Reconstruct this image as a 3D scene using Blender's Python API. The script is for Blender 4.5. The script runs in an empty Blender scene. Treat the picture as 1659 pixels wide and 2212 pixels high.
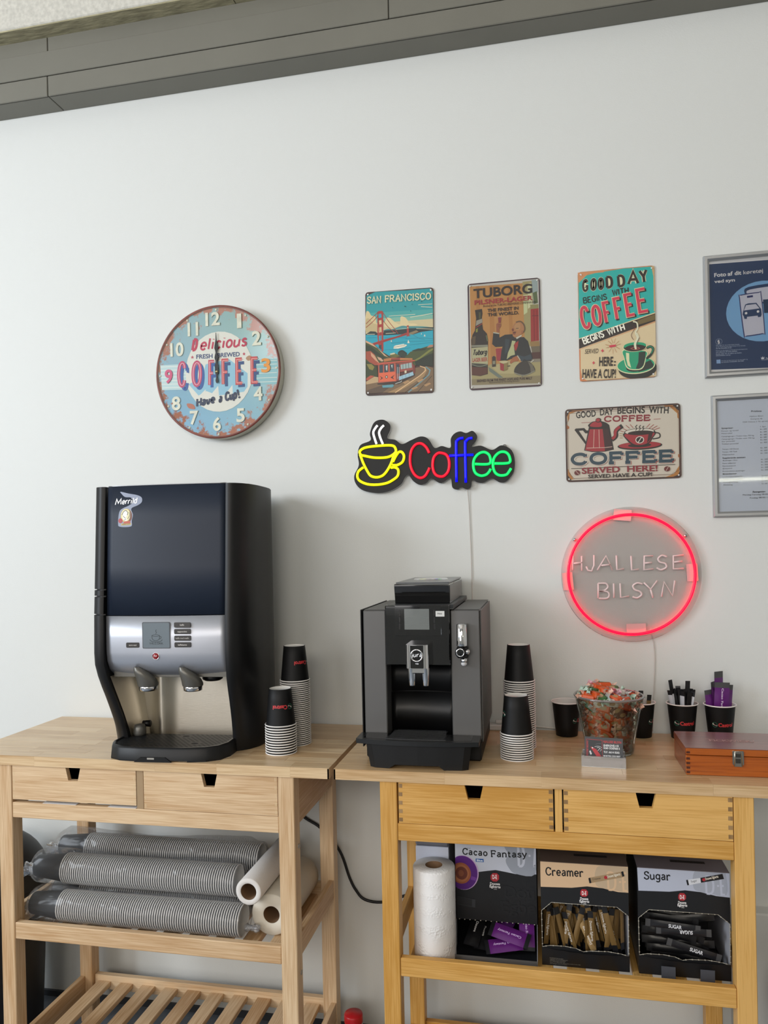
import bpy, math, random
from mathutils import Vector, Matrix
from mathutils.geometry import tessellate_polygon
random.seed(7)
PI = math.pi
scene = bpy.context.scene
COL = scene.collection
# ---------------------------------------------------------------- camera
def make_camera():
    yaw, pitch, roll, f, cy = .2054, -.0041, -.0209, 1624.87, 1188.79      # f and cy in pixels of a 1659 x 2212 frame
    r = Vector((math.cos(yaw), math.sin(yaw), 0))
    fw = Vector((-math.sin(yaw)*math.cos(pitch), math.cos(yaw)*math.cos(pitch), math.sin(pitch)))
    u = r.cross(fw)
    c, s = math.cos(roll), math.sin(roll)
    R = c*r+s*u; U = c*u-s*r
    cd = bpy.data.cameras.new('camera'); co = bpy.data.objects.new('camera', cd); COL.objects.link(co)
    m = Matrix.Identity(4)
    for i in range(3):
        m[i][0] = R[i]; m[i][1] = U[i]; m[i][2] = -fw[i]
    m[0][3], m[1][3], m[2][3] = .4835, -2.1384, 1.4147
    co.matrix_world = m
    cd.sensor_fit = 'HORIZONTAL'; cd.sensor_width = 36
    cd.lens = f*36/1659; cd.shift_y = (cy-1106)/1659
    cd.clip_start = .02
    scene.camera = co
make_camera()
# ---------------------------------------------------------------- world, lights, exposure
w = bpy.data.worlds.new('sky'); scene.world = w; w.use_nodes = True
bg = w.node_tree.nodes['Background']; bg.inputs[0].default_value = (.55, .72, 1, 1); bg.inputs[1].default_value = 1.3
def area(name, loc, aim, sx, sy, power, col):
    l = bpy.data.lights.new(name, 'AREA'); l.shape = 'RECTANGLE'; l.size = sx; l.size_y = sy; l.energy = power; l.color = col
    o = bpy.data.objects.new(name, l); COL.objects.link(o); o.location = loc
    o.rotation_euler = (Vector(aim)-Vector(loc)).to_track_quat('-Z', 'Y').to_euler()
    return o
area('daylight_left_window', (-3.6, -3.0, 2.35), (-.1, -.3, 1.1), 1.5, 1.5, 104, (.86, .93, 1))
area('warm_fill_rear_left', (-1.9, -5.2, 1.9), (-.2, 0, 1.5), 2.5, 2.2, 58, (1, .89, .76))  # added warm fill standing in for bounced room light, not a known window
area('warm_fill_rear_right', (.5, -5.2, 2.65), (.6, 0, 1.2), 1.6, .9, 45, (1, .90, .76))  # added lamp that lifts the shadows on the wall from the right rear
vs = scene.view_settings; vs.view_transform = 'Standard'; vs.look = 'None'; vs.gamma = 1; vs.exposure = 0; vs.use_curve_mapping = False
# ---------------------------------------------------------------- colour and materials
def lin(h, k=1.0):
    out = []
    for i in (0, 2, 4):
        v = int(h[i:i+2], 16)/255
        v = v/12.92 if v <= .04045 else ((v+.055)/1.055)**2.4
        out.append(min(v*k, .92))
    return (*out, 1)
MATS = {}
def mat(name, hexc, rough=.5, metal=0, emit=0, bump=0, bscale=200, vary=0, vscale=20, coat=0, k=1.0, spec=.5, stretch=None):
    if name in MATS: return MATS[name]
    m = bpy.data.materials.new(name); m.use_nodes = True; nt = m.node_tree; b = nt.nodes['Principled BSDF']
    c = lin(hexc, k)
    b.inputs['Base Color'].default_value = c; b.inputs['Roughness'].default_value = rough; b.inputs['Metallic'].default_value = metal
    b.inputs['Coat Weight'].default_value = coat; b.inputs['Specular IOR Level'].default_value = spec
    if emit:
        b.inputs['Emission Color'].default_value = lin(hexc); b.inputs['Emission Strength'].default_value = emit
    if vary or bump:
        tc = nt.nodes.new('ShaderNodeTexCoord'); mp = nt.nodes.new('ShaderNodeMapping'); nt.links.new(tc.outputs['Object'], mp.inputs[0])
        if stretch: mp.inputs['Scale'].default_value = stretch
    if vary:
        n = nt.nodes.new('ShaderNodeTexNoise'); n.inputs['Scale'].default_value = vscale; n.inputs['Detail'].default_value = 5
        nt.links.new(mp.outputs[0], n.inputs[0])
        r = nt.nodes.new('ShaderNodeValToRGB'); nt.links.new(n.outputs[0], r.inputs[0])
        r.color_ramp.elements[0].position = .3; r.color_ramp.elements[1].position = .7
        r.color_ramp.elements[0].color = tuple(x*(1-vary) for x in c[:3])+(1,)
        r.color_ramp.elements[1].color = tuple(min(x*(1+vary), 1) for x in c[:3])+(1,)
        nt.links.new(r.outputs[0], b.inputs['Base Color'])
    if bump:
        n2 = nt.nodes.new('ShaderNodeTexNoise'); n2.inputs['Scale'].default_value = bscale; nt.links.new(mp.outputs[0], n2.inputs[0])
        bp = nt.nodes.new('ShaderNodeBump'); bp.inputs['Strength'].default_value = bump; bp.inputs['Distance'].default_value = .002
        nt.links.new(n2.outputs[0], bp.inputs['Height']); nt.links.new(bp.outputs[0], b.inputs['Normal'])
    MATS[name] = m
    return m
def wood(name, light, dark, axis, rough=.42, scale=1.0, coat=0, k=1.0):
    if name in MATS: return MATS[name]
    m = bpy.data.materials.new(name); m.use_nodes = True; nt = m.node_tree; b = nt.nodes['Principled BSDF']
    N = nt.nodes.new; Lk = nt.links.new
    tc = N('ShaderNodeTexCoord'); oi = N('ShaderNodeObjectInfo')
    off = N('ShaderNodeVectorMath'); off.operation = 'SCALE'; off.inputs[0].default_value = (7.3, 3.1, 5.7); Lk(oi.outputs['Random'], off.inputs['Scale'])
    add = N('ShaderNodeVectorMath'); Lk(tc.outputs['Object'], add.inputs[0]); Lk(off.outputs[0], add.inputs[1])
    mp = N('ShaderNodeMapping'); Lk(add.outputs[0], mp.inputs[0])
    s = [14*scale]*3; s[axis] = 1.3*scale; mp.inputs['Scale'].default_value = s
    n1 = N('ShaderNodeTexNoise'); n1.inputs['Scale'].default_value = 1.0; n1.inputs['Detail'].default_value = 3; n1.inputs['Distortion'].default_value = .6; Lk(mp.outputs[0], n1.inputs[0])
    mul = N('ShaderNodeMath'); mul.operation = 'MULTIPLY'; mul.inputs[1].default_value = 9; Lk(n1.outputs[0], mul.inputs[0])
    fr = N('ShaderNodeMath'); fr.operation = 'PINGPONG'; fr.inputs[1].default_value = 1; Lk(mul.outputs[0], fr.inputs[0])
    mp2 = N('ShaderNodeMapping'); Lk(add.outputs[0], mp2.inputs[0]); s2 = [160]*3; s2[axis] = 5; mp2.inputs['Scale'].default_value = s2
    n2 = N('ShaderNodeTexNoise'); n2.inputs['Scale'].default_value = 2.0; n2.inputs['Detail'].default_value = 4; Lk(mp2.outputs[0], n2.inputs[0])
    mp3 = N('ShaderNodeMapping'); Lk(add.outputs[0], mp3.inputs[0]); s3 = [9]*3; s3[axis] = 3; mp3.inputs['Scale'].default_value = s3
    n3 = N('ShaderNodeTexNoise'); n3.inputs['Scale'].default_value = 1.0; n3.inputs['Detail'].default_value = 2; Lk(mp3.outputs[0], n3.inputs[0])
    a1 = N('ShaderNodeMath'); a1.operation = 'MULTIPLY_ADD'; Lk(fr.outputs[0], a1.inputs[0]); a1.inputs[1].default_value = .17; Lk(n2.outputs[0], a1.inputs[2])
    a2 = N('ShaderNodeMath'); a2.operation = 'MULTIPLY_ADD'; Lk(n3.outputs[0], a2.inputs[0]); a2.inputs[1].default_value = .5; Lk(a1.outputs[0], a2.inputs[2])
    a3 = N('ShaderNodeMath'); a3.operation = 'MULTIPLY_ADD'; Lk(oi.outputs['Random'], a3.inputs[0]); a3.inputs[1].default_value = .34; Lk(a2.outputs[0], a3.inputs[2])
    r = N('ShaderNodeValToRGB'); Lk(a3.outputs[0], r.inputs[0])
    r.color_ramp.elements[0].position = .62; r.color_ramp.elements[1].position = 1.0
    sc = N('ShaderNodeMath'); sc.operation = 'MULTIPLY'; sc.inputs[1].default_value = .8; Lk(a3.outputs[0], sc.inputs[0]); Lk(sc.outputs[0], r.inputs[0])
    r.color_ramp.elements[0].color = lin(light, k); r.color_ramp.elements[1].color = lin(dark, k)
    Lk(r.outputs[0], b.inputs['Base Color']); b.inputs['Roughness'].default_value = rough; b.inputs['Coat Weight'].default_value = coat; b.inputs['Coat Roughness'].default_value = .2
    bp = N('ShaderNodeBump'); bp.inputs['Strength'].default_value = .08; bp.inputs['Distance'].default_value = .001; Lk(n2.outputs[0], bp.inputs['Height']); Lk(bp.outputs[0], b.inputs['Normal'])
    MATS[name] = m
    return m
def clear(name, hexc='ffffff', gloss=.12, rough=.05, haze=0.0, bump=0, bscale=30, hazecol='ffffff', fres=.75):
    """thin clear film, glass or acrylic: lets light pass, shines at grazing angles"""
    if name in MATS: return MATS[name]
    m = bpy.data.materials.new(name); m.use_nodes = True; nt = m.node_tree; nt.nodes.clear(); N = nt.nodes.new; Lk = nt.links.new
    out = N('ShaderNodeOutputMaterial'); t = N('ShaderNodeBsdfTransparent'); t.inputs[0].default_value = lin(hexc)
    g = N('ShaderNodeBsdfGlossy'); g.inputs['Roughness'].default_value = rough; g.inputs[0].default_value = (1, 1, 1, 1)
    d = N('ShaderNodeBsdfDiffuse'); d.inputs[0].default_value = lin(hazecol)
    lw = N('ShaderNodeLayerWeight'); lw.inputs[0].default_value = .35
    mr = N('ShaderNodeMath'); mr.operation = 'MULTIPLY_ADD'; mr.inputs[1].default_value = fres; mr.inputs[2].default_value = gloss
    Lk(lw.outputs['Fresnel'], mr.inputs[0])
    m1 = N('ShaderNodeMixShader'); m1.inputs[0].default_value = haze; Lk(t.outputs[0], m1.inputs[1]); Lk(d.outputs[0], m1.inputs[2])
    m2 = N('ShaderNodeMixShader'); Lk(mr.outputs[0], m2.inputs[0]); Lk(m1.outputs[0], m2.inputs[1]); Lk(g.outputs[0], m2.inputs[2]); Lk(m2.outputs[0], out.inputs[0])
    if bump:
        tc = N('ShaderNodeTexCoord'); n = N('ShaderNodeTexNoise'); n.inputs['Scale'].default_value = bscale; n.inputs['Detail'].default_value = 2; n.inputs['Distortion'].default_value = 1.2
        Lk(tc.outputs['Object'], n.inputs[0])
        bp = N('ShaderNodeBump'); bp.inputs['Strength'].default_value = bump; bp.inputs['Distance'].default_value = .01; Lk(n.outputs[0], bp.inputs['Height'])
        for q in (g, d, lw): Lk(bp.outputs[0], q.inputs['Normal'])
    MATS[name] = m
    return m
def ink(h, k=1.05):
    return mat('ink_%s_%d' % (h, k*100), h, rough=.42, k=k)
# ---------------------------------------------------------------- objects
def tag(o, label=None, cat=None, group=None, kind=None):
    if label: o['label'] = label
    if cat: o['category'] = cat
    if group: o['group'] = group
    if kind: o['kind'] = kind
    return o
def empty(name, loc=(0, 0, 0), rz=0, **k):
    o = bpy.data.objects.new(name, None); COL.objects.link(o); o.location = loc; o.rotation_euler = (0, 0, rz); o.empty_display_size = .05
    return tag(o, **k)
class MB:
    """collects shapes and links them as ONE mesh object"""
    def __init__(s): s.v = []; s.f = []; s.m = []; s.sm = []; s.mats = []; s.cur = 0
    def use(s, m):
        if m not in s.mats: s.mats.append(m)
        s.cur = s.mats.index(m); return s
    def add(s, vs, fs, smooth=False):
        b = len(s.v); s.v += [tuple(p) for p in vs]
        for f in fs: s.f.append(tuple(i+b for i in f)); s.m.append(s.cur); s.sm.append(smooth)
        return s
    def box(s, x0, x1, y0, y1, z0, z1, ch=0):
        if ch <= 0:
            v = [(x, y, z) for x in (x0, x1) for y in (y0, y1) for z in (z0, z1)]
            return s.add(v, [(0, 1, 3, 2), (4, 6, 7, 5), (0, 4, 5, 1), (2, 3, 7, 6), (0, 2, 6, 4), (1, 5, 7, 3)])
        c = ch; v = []; idx = {}
        for ix, x in enumerate((x0, x1)):
            for iy, y in enumerate((y0, y1)):
                for iz, z in enumerate((z0, z1)):
                    sx, sy, sz = (c, -c)[ix], (c, -c)[iy], (c, -c)[iz]
                    idx[(ix, iy, iz, 0)] = len(v); v.append((x, y+sy, z+sz))
                    idx[(ix, iy, iz, 1)] = len(v); v.append((x+sx, y, z+sz))
                    idx[(ix, iy, iz, 2)] = len(v); v.append((x+sx, y+sy, z))
        F = []
        g = lambda a, b, c_, k: idx[(a, b, c_, k)]
        for a in (0, 1):
            q = [g(a, 0, 0, 0), g(a, 1, 0, 0), g(a, 1, 1, 0), g(a, 0, 1, 0)]; F.append(q if a else q[::-1])
            q = [g(0, a, 0, 1), g(1, a, 0, 1), g(1, a, 1, 1), g(0, a, 1, 1)]; F.append(q[::-1] if a else q)
            q = [g(0, 0, a, 2), g(1, 0, a, 2), g(1, 1, a, 2), g(0, 1, a, 2)]; F.append(q if a else q[::-1])
        for a in (0, 1):
            for b in (0, 1):
                q = [g(a, b, 0, 0), g(a, b, 1, 0), g(a, b, 1, 1), g(a, b, 0, 1)]; F.append(q if a != b else q[::-1])
                q = [g(a, 0, b, 0), g(a, 1, b, 0), g(a, 1, b, 2), g(a, 0, b, 2)]; F.append(q[::-1] if a != b else q)
                q = [g(0, a, b, 1), g(1, a, b, 1), g(1, a, b, 2), g(0, a, b, 2)]; F.append(q if a != b else q[::-1])
                for c_ in (0, 1):
                    q = [g(a, b, c_, 0), g(a, b, c_, 1), g(a, b, c_, 2)]; F.append(q if (a+b+c_) % 2 else q[::-1])
        return s.add(v, F)
    def prism(s, pts, lo, hi, axis='y', smooth=False, cap=True):
        """polygon pts in the plane across the axis, extruded lo..hi"""
        def P(a, b, c): return {'y': (a, c, b), 'z': (a, b, c), 'x': (c, a, b)}[axis]
        n = len(pts); v = [P(a, b, lo) for a, b in pts]+[P(a, b, hi) for a, b in pts]
        s.add(v, [(i, (i+1) % n, (i+1) % n+n, i+n) for i in range(n)], smooth)
        if cap:
            tri = tessellate_polygon([[Vector((a, b, 0)) for a, b in pts]])
            s.add([P(a, b, lo) for a, b in pts], tri); s.add([P(a, b, hi) for a, b in pts], [t[::-1] for t in tri])
        return s
    def lathe(s, prof, cx=0, cy=0, cz=0, n=32, axis='z', smooth=True, a0=0, a1=2*PI):
        full = abs(a1-a0-2*PI) < 1e-6; k = n if full else n+1; v = []
        for i in range(k):
            a = a0+(a1-a0)*i/n; c, d = math.cos(a), math.sin(a)
            for r, z in prof:
                v.append({'z': (cx+r*c, cy+r*d, cz+z), 'y': (cx+r*c, cy+z, cz+r*d), 'x': (cx+z, cy+r*c, cz+r*d)}[axis])
        m = len(prof); F = []
        for i in range(n):
            j = (i+1) % k
            for q in range(m-1): F.append((i*m+q, j*m+q, j*m+q+1, i*m+q+1))
        return s.add(v, F, smooth)
    def tube(s, path, r, n=8, cap=True, closed=False, smooth=True):
        P = [Vector(p) for p in path]; k = len(P); rs = r if isinstance(r, (list, tuple)) else [r]*k
        v = []; up = None
        for i in range(k):
            if closed: t = P[(i+1) % k]-P[i-1]
            else: t = P[min(i+1, k-1)]-P[max(i-1, 0)]
            if t.length < 1e-9: t = Vector((0, 0, 1))
            t.normalize()
            if up is None: up = Vector((0, 1, 0)) if abs(t.y) < .9 else Vector((1, 0, 0))
            a = t.cross(up).normalized(); up = a.cross(t).normalized()
            for j in range(n):
                an = 2*PI*j/n; v.append(P[i]+(a*math.cos(an)+up*math.sin(an))*rs[i])
        F = []
        for i in range(k if closed else k-1):
            i2 = (i+1) % k
            for j in range(n): F.append((i*n+j, i*n+(j+1) % n, i2*n+(j+1) % n, i2*n+j))
        if cap and not closed: F.append(tuple(range(n))[::-1]); F.append(tuple((k-1)*n+j for j in range(n)))
        return s.add(v, F, smooth)
    def build(s, name, m=None, parent=None, bevel=0, label=None, cat=None, group=None, kind=None, seg=2, fixn=False):
        me = bpy.data.meshes.new(name); me.from_pydata(s.v, [], s.f)
        if m is not None and not s.mats: s.mats = [m]
        for q in s.mats: me.materials.append(q)
        me.polygons.foreach_set('material_index', s.m); me.polygons.foreach_set('use_smooth', s.sm)
        me.update()
        if fixn:
            import bmesh
            bm = bmesh.new(); bm.from_mesh(me); bmesh.ops.remove_doubles(bm, verts=bm.verts, dist=1e-6); bmesh.ops.recalc_face_normals(bm, faces=bm.faces); bm.to_mesh(me); bm.free()
        o = bpy.data.objects.new(name, me); COL.objects.link(o)
        if parent: o.parent = parent
        if bevel:
            b = o.modifiers.new('bevel', 'BEVEL'); b.width = bevel; b.segments = seg; b.limit_method = 'ANGLE'; b.angle_limit = .6
            b.harden_normals = False
        return tag(o, label, cat, group, kind)
def boxo(name, x0, x1, y0, y1, z0, z1, m, parent=None, ch=0, **k):
    return MB().box(x0, x1, y0, y1, z0, z1, ch).build(name, m, parent, **k)
def copy_tree(o, parent=None):
    c = o.copy(); COL.objects.link(c)
    if parent: c.parent = parent
    for ch in list(o.children): copy_tree(ch, c)
    return c
def rrect(w, h, r, n=5):
    out = []
    for cx, cy, a in ((w/2-r, h/2-r, 0), (-w/2+r, h/2-r, PI/2), (-w/2+r, -h/2+r, PI), (w/2-r, -h/2+r, 1.5*PI)):
        for i in range(n+1): out.append((cx+r*math.cos(a+PI/2*i/n), cy+r*math.sin(a+PI/2*i/n)))
    return out
def catmull(pts, closed=False, n=7):
    P = [Vector(p) for p in pts]; k = len(P); out = []
    if k < 3 and not closed: return P
    for i in range(k if closed else k-1):
        g = (lambda j: P[j % k]) if closed else (lambda j: P[max(0, min(k-1, j))])
        p0, p1, p2, p3 = g(i-1), g(i), g(i+1), g(i+2)
        for t in range(n):
            t /= n
            out.append(.5*((2*p1)+(-p0+p2)*t+(2*p0-5*p1+4*p2-p3)*t*t+(-p0+3*p1-3*p2+p3)*t**3))
    if not closed: out.append(P[-1])
    return out
# ---------------------------------------------------------------- lettering and flat print
GL = {
'A': (8, ['0,0 4,10 8,0', '1.4,3.4 6.6,3.4'], ['-1,0 1.6,0', '6.4,0 9,0']), 'B': (7, ['0,0 0,10', '~0,10 4.6,10 6.2,7.7 4.4,5.4 0,5.2', '~0,5.2 5,5.2 7,2.7 5,.1 0,0'], ['-1,0 1,0', '-1,10 1,10']),
'C': (7.5, ['~7.3,7.6 6.2,9.4 4,10 1.4,8.8 0,5 1.4,1.2 4,0 6.2,.6 7.3,2.4'], ['7.3,7.2 7.3,10', '7.3,2.6 7.3,1']), 'D': (7, ['0,0 0,10', '~0,10 3.6,10 6.2,8.4 7,5 6.2,1.6 3.6,0 0,0'], ['-1,0 1,0', '-1,10 1,10']),
'E': (6, ['6,10 0,10 0,0 6.2,0', '0,5.1 4.8,5.1'], ['-1,0 1,0', '-1,10 1,10', '6.2,0 6.2,2.4', '6,10 6,7.8', '4.8,6.4 4.8,3.8']), 'F': (6, ['6,10 0,10 0,0', '0,5 4.6,5'], ['-1.2,0 1.6,0', '-1,10 1,10', '6,10 6,7.6', '4.6,6.4 4.6,3.6']),
'G': (7.8, ['~7.2,7.8 6,9.5 4,10 1.2,8.8 0,5 1.2,1.2 4,0 6.4,.8 7.4,2.4', '7.4,1 7.4,4.4 4.6,4.4'], []), 'H': (7.2, ['0,0 0,10', '7,0 7,10', '0,5 7,5'], ['-1,0 1,0', '-1,10 1,10', '6,0 8,0', '6,10 8,10']),
'I': (1, ['.4,0 .4,10'], ['-1,0 1.6,0', '-1,10 1.6,10']), 'J': (5, ['~4.4,10 4.4,3 3.4,.4 1.4,.2 0,2'], []), 'K': (7, ['0,0 0,10', '6.6,10 .2,4.2', '2.4,6 7,0'], ['-1,0 1,0', '-1,10 1,10']),
'L': (5.6, ['0,10 0,0 5.6,0'], ['-1,10 1,10']), 'M': (9, ['0,0 1,10 4.5,2.4 8,10 9,0'], []), 'N': (7.4, ['0,0 0,10 7.2,0 7.2,10'], ['-1,0 1,0', '-1,10 .6,10', '6.2,10 8.2,10']), 'O': (8, ['c4,10 1.1,8.6 0,5 1.1,1.4 4,0 6.9,1.4 8,5 6.9,8.6'], []),
'P': (6.6, ['0,0 0,10', '~0,10 4.6,10 6.6,7.5 4.6,4.8 0,4.6'], []), 'R': (7.2, ['0,0 0,10', '~0,10 4.6,10 6.4,7.6 4.6,5 0,4.9', '3.4,4.8 7.2,0'], ['-1,0 1,0', '-1,10 1,10', '6.4,0 8.2,0']),
'S': (6.4, ['~6,8 4.8,9.7 3,10 .7,8.9 .8,6.6 3.2,5.2 5.8,3.9 6.2,1.6 4.4,.1 2.2,0 0,1.8'], ['6.2,7.4 6.2,9.8', '0,.4 0,2.6']), 'T': (7.6, ['0,10 7.6,10', '3.8,10 3.8,0'], ['2.6,0 5,0', '0,10 0,8', '7.6,10 7.6,8']), 'U': (7.2, ['~0,10 0,3 1.2,.6 3.6,0 6,.6 7.2,3 7.2,10'], []),
'V': (7.6, ['0,10 3.8,0 7.6,10'], []), 'W': (10.4, ['0,10 2.6,0 5.2,8.6 7.8,0 10.4,10'], []), 'Y': (7.6, ['0,10 3.8,4.8 7.6,10', '3.8,4.8 3.8,0'], []),
'a': (5.4, ['~.4,5.7 2.4,6.7 4.4,5.9 4.7,4.2 4.7,.8', '~4.7,3.6 1.6,3.4 .1,1.8 1.2,.1 3.2,.3 4.7,1.8'], ['4.6,.2 5.7,.2']), 'b': (5.6, ['0,10 0,0', '~0,4.6 2,6.6 4.6,6 5.6,3.3 4.6,.6 2,0 0,1.6'], ['-1,10 0,10']), 'c': (5, ['~4.9,5.1 3.6,6.5 1.7,6.3 0,3.3 1.6,.3 3.4,.1 4.9,1.2'], ['4.8,4.6 4.8,6.4']),
'd': (5.6, ['5.4,10 5.4,0', '~5.4,4.6 3.4,6.6 1,6 0,3.3 1,.6 3.4,0 5.4,1.6'], []), 'e': (5.4, ['~.1,3.5 5.2,3.5 4.6,5.8 2.7,6.7 .7,5.6 0,3.3 .8,.9 2.9,0 5,1.1'], []), 'g': (5.6, ['~5.4,5 3.4,6.6 1,6 0,3.6 1,1.2 3.4,.8 5.4,2.2', '~5.4,6.6 5.4,-.6 4.2,-2.8 1.8,-3 .2,-2'], ['5.4,6.4 6.4,6.4']),
'h': (5.6, ['0,0 0,10', '~0,4.4 2,6.5 4.4,6 5.2,4.4 5.2,0'], []), 'i': (1.4, ['.6,0 .6,6.4', '.6,8.6 .6,9.2'], ['-.5,0 1.8,0', '-.5,6.4 .6,6.4']), 'j': (2.4, ['~2,6.4 2,-1 1.2,-2.8 -.6,-2.6', '2,8.6 2,9.2'], []), 'l': (1.4, ['.6,0 .6,10'], ['-.5,0 1.8,0', '-.5,10 .6,10']),
'm': (8.8, ['0,0 0,6.4', '~0,4.6 1.8,6.5 3.6,6 4.2,4.4 4.2,0', '~4.2,4.6 6,6.5 7.8,6 8.4,4.4 8.4,0'], ['-1,0 1,0', '-1,6.4 0,6.4', '3.4,0 5.2,0', '7.6,0 9.6,0']), 'n': (5.6, ['0,0 0,6.4', '~0,4.6 2,6.5 4.4,6 5.2,4.4 5.2,0'], ['-1,0 1,0', '-1,6.4 0,6.4', '4.2,0 6.2,0']),
'o': (5.6, ['c2.8,6.6 .8,5.6 0,3.3 .8,1 2.8,0 4.8,1 5.6,3.3 4.8,5.6'], []), 'p': (5.6, ['0,-3 0,6.4', '~0,4.6 2,6.6 4.6,6 5.6,3.3 4.6,.6 2,0 0,1.6'], []), 'r': (4, ['0,0 0,6.4', '~0,4 1.4,6 3.2,6.5 4,6'], ['-1,0 1.4,0', '-1,6.4 0,6.4', '4,6.4 4,5']),
's': (4.6, ['~4.2,5.4 2.6,6.6 .7,5.8 .9,4.2 2.6,3.4 4.3,2.5 4.3,.8 2.4,0 .1,1'], ['4.2,4.9 4.2,6.4', '.1,.3 .1,1.8']), 't': (3.8, ['~1.2,9 1.2,1.6 2,.2 3.8,.5', '-.4,6.2 3.6,6.2'], []), 'u': (5.6, ['~0,6.4 0,2 1,.2 3.2,.1 5.2,2', '5.2,6.4 5.2,0'], ['-1,6.4 0,6.4', '4.3,6.4 5.2,6.4', '5.2,0 6.2,0']),
'v': (5.4, ['~0,6.4 1,1.4 2.2,0 4.2,2 5.2,6.4'], []), 'y': (5.6, ['0,6.4 2.8,.2', '~5.6,6.4 2.8,.2 1.6,-2.4 -.2,-3'], ['-1,6.4 1,6.4', '4.6,6.4 6.6,6.4']), '!': (1, ['.4,3 .4,10', '.4,0 .4,.6'], []), '-': (4, ['0,4 4,4'], []), ' ': (3, [], []), '8': (6, ['c3,10 1,9 .8,7 3,5.4 5.2,7 5,9', 'c3,5.4 .5,4 .4,1.4 3,0 5.6,1.4 5.5,4'], [])}
def parse(s): return [tuple(map(float, p.split(','))) for p in s.split()]
def strokes(text, slab=False):
    x = 0; out = []
    for ch in text:
        adv, st, se = GL[ch]
        for q in st+(se if slab else []):
            sm = q[0] == '~'; cl = q[0] == 'c'
            pts = parse(q[1:] if sm or cl else q)
            if sm or cl:
                pts = [(p[0], p[1]) for p in catmull([(a, b, 0) for a, b in pts], cl, 5)]
                if cl: pts.append(pts[0])
            out.append([(a+x, b) for a, b in pts])
        x += adv+(2.7 if not slab else 2.9)
    return out, x-2.7
TXT = {}
def textmesh(body, style):
    key = (body, style)
    if key in TXT: return TXT[key]
    cu = bpy.data.curves.new('t', 'FONT'); cu.body = body; cu.size = 1; cu.resolution_u = 2 if len(body) > 12 else 4
    if style in 'bn': cu.offset = .026 if 'ø' not in body and 'æ' not in body else .006
    if style == 'i': cu.shear = .25
    ob = bpy.data.objects.new('t', cu); me = ob.to_mesh()
    v = [(p.co.x, p.co.y) for p in me.vertices]; f = [tuple(p.vertices) for p in me.polygons]
    ob.to_mesh_clear(); bpy.data.objects.remove(ob); bpy.data.curves.remove(cu)
    TXT[key] = (v, f)
    return TXT[key]
CAP = max(p[1] for p in textmesh('H', 'r')[0])
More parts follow.
